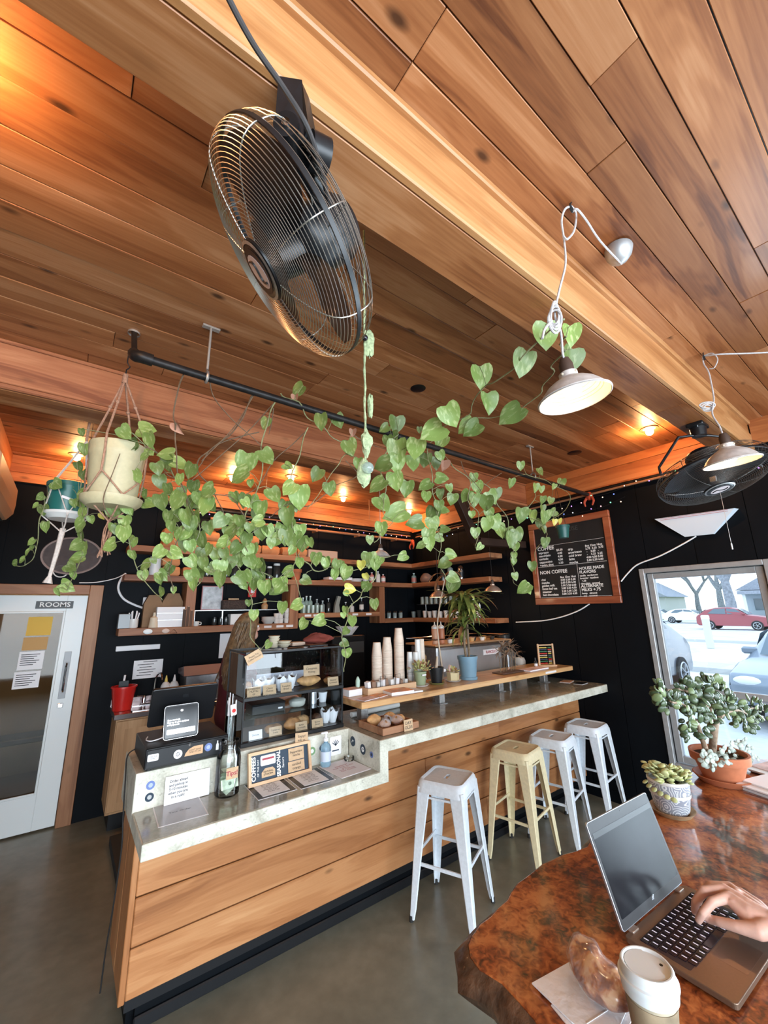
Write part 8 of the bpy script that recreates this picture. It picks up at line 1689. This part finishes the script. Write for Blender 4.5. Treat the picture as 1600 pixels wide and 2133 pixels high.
part(MB().lathe([(.001, .009), (.070, .009), (.095, .085), (.108, .086), (.110, .118), (.100, .118), (.096, .09), (.001, .09)], 40), 'pot', M_terr, tp); part(MB().lathe([(.001, .098), (.098, .098)], 30), 'soil', M_soil, tp)
def JP(px, py, dy=0.0): p = Y(px, py, tpc.y+dy); return p-_W[tp.name].translation
M_jst = mat('jade_trunk', (.27, .20, .14), .85, noise=.35, nscale=40, bump=.6)
br = [([(1482, 1592), (1484, 1560), (1488, 1525), (1492, 1505)], .017, .013), ([(1480, 1590), (1468, 1555), (1460, 1530), (1452, 1505), (1440, 1490)], .012, .006), ([(1492, 1508), (1478, 1480), (1462, 1460), (1448, 1445), (1432, 1440)], .010, .004),
  ([(1440, 1490), (1432, 1475), (1418, 1465), (1400, 1463), (1390, 1455)], .005, .003), ([(1492, 1505), (1505, 1485), (1508, 1465), (1495, 1450)], .010, .005), ([(1500, 1492), (1525, 1480), (1545, 1482), (1560, 1490)], .008, .004), ([(1440, 1445), (1415, 1436), (1390, 1438)], .004, .003), ([(1480, 1480), (1486, 1455), (1475, 1440)], .006, .004), ([(1545, 1482), (1570, 1475), (1590, 1480)], .004, .003)]
ends = []
for pl_, r0, r1 in br:
 P = smoothpts([JP(a, b_, .015*math.sin(a)) for a, b_ in pl_], 4)
 if pl_[0][1] > 1580: P[0].z = .09
 part(MB().tube(P, r0, 9, r1), 'branch' if r0 < .016 else 'trunk', M_jst, tp)
M_jade = mat('jade_leaf', (.045, .072, .035), .3, rnd=.4, spec=.5); M_jade2 = mat('jade_leaf_pale', (.13, .18, .08), .35, rnd=.3)
jl = fat_leaf(.013, .036, M_jade); jl2 = fat_leaf(.013, .036, M_jade2)
for (px, py, r, n_) in ((1385, 1440, 12, 10), (1393, 1462, 12, 12), (1428, 1437, 14, 16), (1440, 1462, 16, 16), (1450, 1490, 14, 12), (1460, 1515, 12, 10), (1455, 1445, 12, 12), (1478, 1432, 16, 18), (1470, 1470, 14, 12), (1500, 1450, 18, 22), (1512, 1475, 16, 18), (1490, 1490, 12, 10), (1535, 1470, 14, 14), (1548, 1492, 16, 16), (1562, 1500, 14, 12), (1568, 1475, 14, 12), (1588, 1485, 10, 9), (1440, 1530, 8, 6), (1430, 1500, 10, 8)):
 for k in range(int(n_*1.5)):
  a = rs.uniform(0, 2*PI); q = 1.1*r*math.sqrt(rs.random()); p = JP(px+q*math.cos(a), py+q*math.sin(a), rs.uniform(-.03, .03)); d = RR*math.cos(a)-UU*math.sin(a)+FF*rs.uniform(-.8, .8)+Vector((0, 0, .2)); put(jl if rs.random() < .72 else jl2, tp, p, d, -FF+Vector((rs.uniform(-.6, .6), 0, rs.uniform(-.2, .8))), rs.uniform(.75, 1.25))
M_grey = mat('ghost_leaf', (.38, .45, .40), .55, rnd=.2); gl_ = fat_leaf(.0085, .020, M_grey)
for (px, py, r, n_) in ((1472, 1580, 9, 16), (1482, 1590, 9, 12), (1500, 1582, 12, 20), (1515, 1590, 10, 16), (1525, 1572, 12, 20), (1540, 1585, 9, 14), (1545, 1565, 12, 18), (1560, 1570, 10, 12), (1570, 1578, 8, 8), (1535, 1555, 10, 10), (1552, 1552, 8, 7), (1510, 1570, 10, 10)):
 for k in range(n_):
  a = rs.uniform(0, 2*PI); q = r*math.sqrt(rs.random()); p = JP(px+q*math.cos(a), py+q*math.sin(a), rs.uniform(-.06, .0)); put(gl_, tp, p, RR*math.cos(a)-UU*math.sin(a)*.8+Vector((0, 0, .3)), -FF+Vector((0, 0, .6)), rs.uniform(.8, 1.3))
for (px, py, w, d, h, lab, col) in ((1590, 1612, .16, .10, .02, 'box with a dark edge lying on the table by the window', M_magw), (1600, 1655, .20, .16, .03, 'stack of pale leaflets on the table at the right edge', M_paper)):
 c = Z(px, py, TZ); t = thing('leaflet_stack', lab, 'leaflets', (c.x+.05, c.y-.03, TZ+.0005), -.3)
 for k in range(5): part(MB().box(-w/2+.006*k*(-1)**k, w/2+.004*k, -d/2, d/2+.003*k, h*k/5, h*(k+.9)/5), 'leaflet', M_dark if (k == 0 and w < .17) else (col if k == 4 else M_paper), t)
# == OUTDOORS AND THE BARISTA
GZ = -.02
def car(label, c, rz, col, sc=1.0, suv=False):
 t = thing('parked_car', label, 'car', (c[0], c[1], GZ), rz)
 h = 1.0 if not suv else 1.12
 side = [(-2.2, .35), (-2.22, .62), (-2.1, .78*h), (-1.5, .90*h), (-.95, .96*h), (-.35, 1.36*h), (.15, 1.46*h), (1.0, 1.44*h), (1.6, 1.30*h), (2.05, .98*h), (2.2, .80*h), (2.22, .45), (2.1, .30), (1.75, .30), (-1.8, .28)]
 secs = ((-.90, .90), (-.84, .97), (-.5, 1.0), (0, 1.01), (.5, 1.0), (.84, .97), (.90, .90))
 vs = []; n = len(side)
 for y, s in secs:
  for x, z in side:
   zz = .35+(z-.35)*s if z > .95 else z; yy = y*(.80 if z > 1.25 else (.86 if z > 1.1 else 1)); vs.append((x*(.985 if abs(y) > .85 else 1), yy, zz))
 fs = []
 for k in range(len(secs)-1):
  for i in range(n): j = (i+1) % n; fs.append((k*n+i, (k+1)*n+i, (k+1)*n+j, k*n+j))
 fs.append(tuple(range(n))); fs.append(tuple((len(secs)-1)*n+i for i in reversed(range(n))))
 body = part(MB().add(vs, fs, True), 'body', col, t, angle=35); bev(body, .04)
 M_cw = mat('car_window', (.10, .14, .17), .08, spec=.8)
 part(MB().add([(-.93, -.70, .99*h), (-.93, .70, .99*h), (-.38, .62, 1.37*h), (-.38, -.62, 1.37*h)], [(0, 1, 2, 3)]).add([(1.62, -.62, 1.31*h), (1.62, .62, 1.31*h), (2.03, .70, 1.03*h), (2.03, -.70, 1.03*h)], [(0, 1, 2, 3)]), 'windshield', M_cw, t)
 for s in (-1, 1):
  part(MB().add([(-.72, s*.80, 1.02*h), (-.30, s*.765, 1.32*h), (.25, s*.75, 1.38*h), (.25, s*.80, 1.02*h)], [(0, 1, 2, 3)]).add([(.32, s*.80, 1.02*h), (.32, s*.75, 1.38*h), (1.0, s*.755, 1.36*h), (1.45, s*.80, 1.05*h)], [(0, 1, 2, 3)]), 'side_window', M_cw, t)
  part(MB().box(-.80, -.62, s*.76 if s > 0 else -.98, .98 if s > 0 else -.76, .98*h, 1.10*h, None, .03), 'mirror', col, t)
  part(MB().ball((-2.12, s*.66, .68*h), .1, 12, 8, sc=(1.0, 2.0, .8)), 'headlight', mat('headlight', (.75, .78, .8), .1), t)
  part(MB().ball((2.12, s*.66, .84*h), .1, 12, 8, sc=(.8, 1.8, 1.0)), 'tail_light', mat('tail_light', (.45, .05, .04), .2), t)
  for x in (-1.38, 1.38):
   w = part(MB().lathe([(.001, -.1), (.33, -.1), (.34, -.06), (.34, .10), (.30, .11), (.22, .09), (.001, .08)], 28, Matrix.Translation((x, s*.84, .34)) @ Matrix.Rotation(-s*PI/2, 4, 'X')), 'wheel', mat('tyre', (.03, .03, .03), .8), t)
   rm = MB()
   for k in range(5): a = 2*PI*k/5; rm.bar((x, s*.955, .34), (x+.2*math.cos(a), s*.955, .34+.2*math.sin(a)), .02, .045, (0, 1, 0))
   rm.tube([(x+.22*math.cos(2*PI*i/24), s*.95, .34+.22*math.sin(2*PI*i/24)) for i in range(24)], .018, 6, closed=True); part(rm, 'rim', mat('alloy', (.6, .62, .65), .3, metal=.6), w)
 part(MB().box(-2.24, -2.20, -.35, .35, .42, .58, None, .01), 'grille', M_dark, t)
 return t
car('grey blue car parked nose to the shop, its hood filling the right of the window', (10.75, 1.42), 0, mat('car_grey', (.22, .26, .31), .25, coat=.5))
car('dark grey hatchback at the left of the window, rear wheel showing', (10.2, 4.86), 0, mat('car_dark', (.16, .18, .21), .3, coat=.5), suv=True)
car('dark red car parked across the street', (40, 9.6), PI/2, mat('car_red', (.30, .06, .07), .35, coat=.3), suv=True)
car('white car parked far across the street, left', (56, 20.5), PI/2, mat('car_white', (.75, .77, .8), .4))
car('white car parked far across the street, right', (52, 16.2), PI/2, mat('car_white', (.75, .77, .8), .4))
pm = thing('parking_post', 'pale wooden bollard post on the verge between the cars', 'post', (22.5, 6.45, GZ)); part(MB().box(-.12, .12, -.12, .12, 0, 1.35, None, .03), 'post', mat('post_pale', (.62, .62, .58), .8), pm); part(MB().box(-.13, .13, -.13, .13, 1.2, 1.4, None, .03), 'cap', M_white, pm)
mb = MB().box(14.5, 15.9, -20, 40, -.12, GZ+.14); struct(mb, 'trim_8', mat('kerb_concrete', ())); struct(MB().box(26, 26.3, -20, 40, -.12, GZ+.12), 'trim_9', mat('kerb_concrete', ()))
struct(MB().box(62, 140, -60, 90, -.12, GZ+.08), 'lawn', mat('lawn_pale', (.26, .32, .16), .9, noise=.2, nscale=.5))
hs = thing('house', 'pale grey house with a gabled roof and white porch columns across the street', 'house', (64, 8.5, GZ))
M_wallh = mat('house_siding', (.42, .48, .55), .8); M_roofh = mat('house_roof', (.30, .32, .36), .8, noise=.15)
part(MB().box(64, 74, 3.0, 14.0, GZ, 3.4), 'wall', M_wallh, hs, True)
part(MB().prism([(-6.2, 0), (6.2, 0), (0, 3.6)], 63.2, 75, Matrix(((0, 0, 1, 0), (1, 0, 0, 8.5), (0, 1, 0, 3.4), (0, 0, 0, 1)))), 'roof', M_roofh, hs, True)
for y in (4.0, 6.5, 9.0, 11.5, 13.6): part(MB().box(62.3, 62.6, y, y+.3, GZ, 2.9), 'porch_column', M_white, hs, True)
part(MB().box(61.8, 64, 3.0, 14.2, 2.9, 3.3), 'porch_roof', M_roofh, hs, True)
for y in (5.0, 7.6, 10.2, 12.4): part(MB().box(63.94, 64, y, y+.9, 1.1, 2.4), 'window', mat('car_window', ()), hs, True)
for k, (x, y) in enumerate(((80, 32), (84, 44))):
 b2_ = thing('house', ('pale low house half hidden by the bare trees', 'second pale house farther left behind the trees')[k], 'house', (x, y, GZ)); part(MB().box(x, x+9, y-4, y+4, GZ, 3.2), 'wall', mat('house_pale', (.55, .56, .55), .8), b2_, True)
 part(MB().prism([(-4.6, 0), (4.6, 0), (0, 2.8)], x-.6, x+9.6, Matrix(((0, 0, 1, 0), (1, 0, 0, y), (0, 1, 0, 3.2), (0, 0, 0, 1)))), 'roof', M_roofh, b2_, True)
 part(MB().box(x-.05, x, y-1, y+.6, 1.0, 2.2), 'window', mat('car_window', ()), b2_, True)
M_bk = mat('tree_bark', (.24, .25, .27), .9, noise=.3, nscale=5); M_tf = mat('tree_foliage', (.26, .32, .28), .9, rnd=.3)
def tree(label, c, h, seed, fol=0):
 t = thing('street_tree', label, 'tree', (c[0], c[1], GZ), group='trees across the street'); rt_ = random.Random(seed); mb = MB(); tips = []
 def grow(p, d, L_, r, lv):
  q = p+d*L_; mb.tube([p, p.lerp(q, .5)+Vector((rt_.uniform(-.1, .1), rt_.uniform(-.1, .1), 0))*L_*.4, q], r, 5 if lv > 1 else 8, r*.62)
  if lv == 4: tips.append(q); return
  for k in range(3 if lv < 3 else 3):
   nd = (d+Vector((rt_.uniform(-.8, .8), rt_.uniform(-.9, .9), rt_.uniform(-.1, .6)))).normalized(); grow(q, nd, L_*.72, r*.6, lv+1)
 grow(Vector((0, 0, 0)), Vector((0, 0, 1)), h*.27, h*.035, 0)
 part(mb, 'trunk', M_bk, t)
 if fol:
  fm = MB()
  for q in tips:
   for k in range(fol):
    p = q+Vector((rt_.gauss(0, h*.06), rt_.gauss(0, h*.06), rt_.gauss(0, h*.05))); s = h*.02
    a = Vector((rt_.uniform(-1, 1), rt_.uniform(-1, 1), rt_.uniform(-1, 1))).normalized(); b_ = a.orthogonal().normalized(); fm.add([p-a*s, p+b_*s*.6, p+a*s, p-b_*s*.6], [(0, 1, 2, 3)])
  o = part(fm, 'foliage', M_tf, t); o['kind'] = 'stuff'
tree('big bare forked tree before the grey house', (50, 12.2), 15, 4, 0)
tree('leafy tree at the left of the window view', (60, 24), 13, 7, 14); tree('leafy tree behind the white cars', (70, 30), 14, 9, 14); tree('hazy tree above the red car', (78, 20), 15, 12, 12); tree('hazy tree at the far right beyond the grey house', (90, 10), 16, 15, 12); tree('low bushy tree far behind the verge', (95, 38), 13, 21, 14); tree('hazy tree in the gap between the houses', (92, 27), 14, 23, 14)
bx_, by_ = Y(540, 1290, 3.55).x, 3.55
struct(MB().box(.5, 4.0, 3.64, 4.5, 0, .06), 'floor_mat', M_rub)
M_mar = mat('maroon_shirt', (.115, .018, .03), .85, noise=.15, nscale=14); M_hair = mat('brown_hair', (.17, .105, .052), .5, noise=.5, nscale=30, bump=.6); M_jean = mat('dark_jeans', (.02, .025, .04), .8)
per = thing('person', 'barista with long wavy brown hair and maroon top behind the pastry case', 'person', (bx_-.08, by_+.25, .0605))
V = lambda x, y, z: Vector((bx_-.08+x, by_+.25+y, .0605+z))
body = [[(V(0, 0, .98), .145), (V(.0, 0, 1.12), .125), (V(.0, -.01, 1.28), .135), (V(.01, -.01, 1.40), .12), (V(.03, -.01, 1.49), .06), (V(.05, -.015, 1.56), .052)],
  [(V(0, .0, .98), .13), (V(.02, -.10, .92), .105), (V(.02, -.11, .52), .07), (V(.0, -.11, .12), .045), (V(.04, -.115, .045), .038), (V(.15, -.12, .035), .03)],
  [(V(0, .0, .98), .13), (V(.02, .10, .92), .105), (V(.0, .11, .52), .07), (V(-.03, .11, .12), .045), (V(.01, .115, .045), .038), (V(.12, .12, .035), .03)],
  [(V(.01, 0, 1.41), .075), (V(.01, -.17, 1.40), .062), (V(.06, -.215, 1.16), .046), (V(.28, -.20, 1.06), .037), (V(.36, -.17, 1.05), .026), (V(.42, -.15, 1.05), .022)],
  [(V(.01, 0, 1.41), .075), (V(.01, .17, 1.40), .062), (V(.06, .215, 1.16), .046), (V(.28, .17, 1.08), .037), (V(.36, .12, 1.07), .026), (V(.42, .09, 1.07), .022)],
  [(V(.04, -.015, 1.54), .05), (V(.065, -.02, 1.615), .078), (V(.07, -.022, 1.655), .084), (V(.05, -.018, 1.68), .086)],
  [(V(.10, -.028, 1.60), .052), (V(.12, -.032, 1.575), .038)]]
def fingers(base, d, side):
 out = []
 for k in range(4):
  o_ = side*(.022-.0145*k); L_ = (.065, .075, .07, .055)[k]; p0 = base+Vector((0, o_, 0)); p1 = p0+d*L_*.55+Vector((0, 0, -.004)); p2 = p0+d*L_+Vector((0, 0, -.022)); out.append([(p0, .0085), (p1, .0078), (p2, .0068)])
 p0 = base-d*.03+Vector((0, side*.025, 0)); out.append([(p0, .010), (p0+d*.03+Vector((0, side*.02, -.01)), .009), (p0+d*.055+Vector((0, side*.018, -.02)), .0075)]); return out
for c_, sd in ((V(.45, -.14, 1.05), 1), (V(.45, .08, 1.07), -1)): body += [[(c_-Vector((.05, 0, 0)), .022), (c_, .020)]]+fingers(c_, Vector((1, 0, 0)), sd)
bd = remeshed('body', body, M_skin, per, .009, 4)
shirt = [[(V(0, 0, .94), .165), (V(.0, 0, 1.10), .145), (V(.0, -.01, 1.28), .152), (V(.005, -.01, 1.40), .135), (V(.02, -.01, 1.455), .085)], [(V(0, -.06, .96), .12), (V(0, .06, .96), .12)], [(V(.01, 0, 1.41), .09), (V(.01, -.17, 1.40), .078), (V(.06, -.215, 1.16), .062), (V(.24, -.205, 1.075), .052)], [(V(.01, 0, 1.41), .09), (V(.01, .17, 1.40), .078), (V(.06, .215, 1.16), .062), (V(.24, .18, 1.09), .052)]]
remeshed('shirt', shirt, M_mar, per, .012, 4)
remeshed('trousers', [[(V(0, .0, .97), .145), (V(.02, -.10, .90), .118), (V(.02, -.11, .52), .083), (V(.0, -.11, .14), .062)], [(V(0, .0, .97), .145), (V(.02, .10, .90), .118), (V(.0, .11, .52), .083), (V(-.03, .11, .14), .062)]], M_jean, per, .012, 4)
for s in (-1, 1): part(blob(MB(), V(.07, s*.115, .032), (.14, .048, .035), seed=3, amp=.03), 'shoe', M_dark, per, True)
hc = V(.07, -.022, 1.645)
part(blob(MB(), hc+Vector((.086, -.006, -.012)), (.016, .012, .020), seed=2, amp=.02), 'nose', M_skin, per, True)
for s in (-1, 1):
 part(MB().ball(hc+Vector((.070, s*.032-.01, .010)), .012, 12, 8), 'eye', M_cer, per, True); part(MB().ball(hc+Vector((.080, s*.032-.012, .010)), .0055, 8, 6), 'iris', M_dark, per, True)
 part(MB().tube([hc+Vector((.072, s*.018-.01, .032)), hc+Vector((.077, s*.034-.01, .036)), hc+Vector((.064, s*.05-.01, .031))], .004, 6), 'eyebrow', M_hair, per, True)
part(MB().tube([hc+Vector((.074, -.03, -.050)), hc+Vector((.083, -.010, -.049)), hc+Vector((.074, .012, -.050))], .0052, 6), 'mouth', mat('lips', (.45, .14, .12), .5), per, True)
part(blob(MB(), hc+Vector((0, -.086, -.005)), (.016, .010, .026), seed=7, amp=.04), 'ear', M_skin, per, True)
hair = [[(hc+Vector((-.01, .0, .045)), .092), (hc+Vector((-.035, .0, .0)), .098), (hc+Vector((-.06, -.005, -.08)), .098), (hc+Vector((-.095, -.03, -.20)), .105), (hc+Vector((-.13, -.05, -.34)), .095), (hc+Vector((-.15, -.06, -.45)), .06)], [(hc+Vector((.0, -.05, .02)), .062), (hc+Vector((-.015, -.085, -.08)), .045), (hc+Vector((-.02, -.12, -.20)), .05), (hc+Vector((-.06, -.14, -.33)), .045)], [(hc+Vector((.0, .05, .02)), .062), (hc+Vector((-.015, .085, -.08)), .045), (hc+Vector((-.03, .11, -.22)), .045)], [(hc+Vector((.035, -.01, .065)), .055), (hc+Vector((.0, -.01, .07)), .07)]]
hr = remeshed('hair', hair, M_hair, per, .010, 3)
lk = MB(); rk = random.Random(8)
for k in range(46):
 a = rk.uniform(-1.9, 1.9); q = hc+Vector((-.035-.07*math.cos(a), .088*math.sin(a), .04)); w_ = rk.uniform(.75, 1.1)
 P = [q+Vector((-.028*i*w_*.6+.010*math.sin(i*1.7+k), (.018*i*math.sin(a))+.010*math.cos(i*1.5+k), -.065*i*w_)) for i in range(8)]
 lk.tube(smoothpts(P, 3), .010, 5, .003)
o = part(lk, 'hair_locks', M_hair, per, True); o['kind'] = 'stuff'
bpy.data.scenes.remove(TXS)
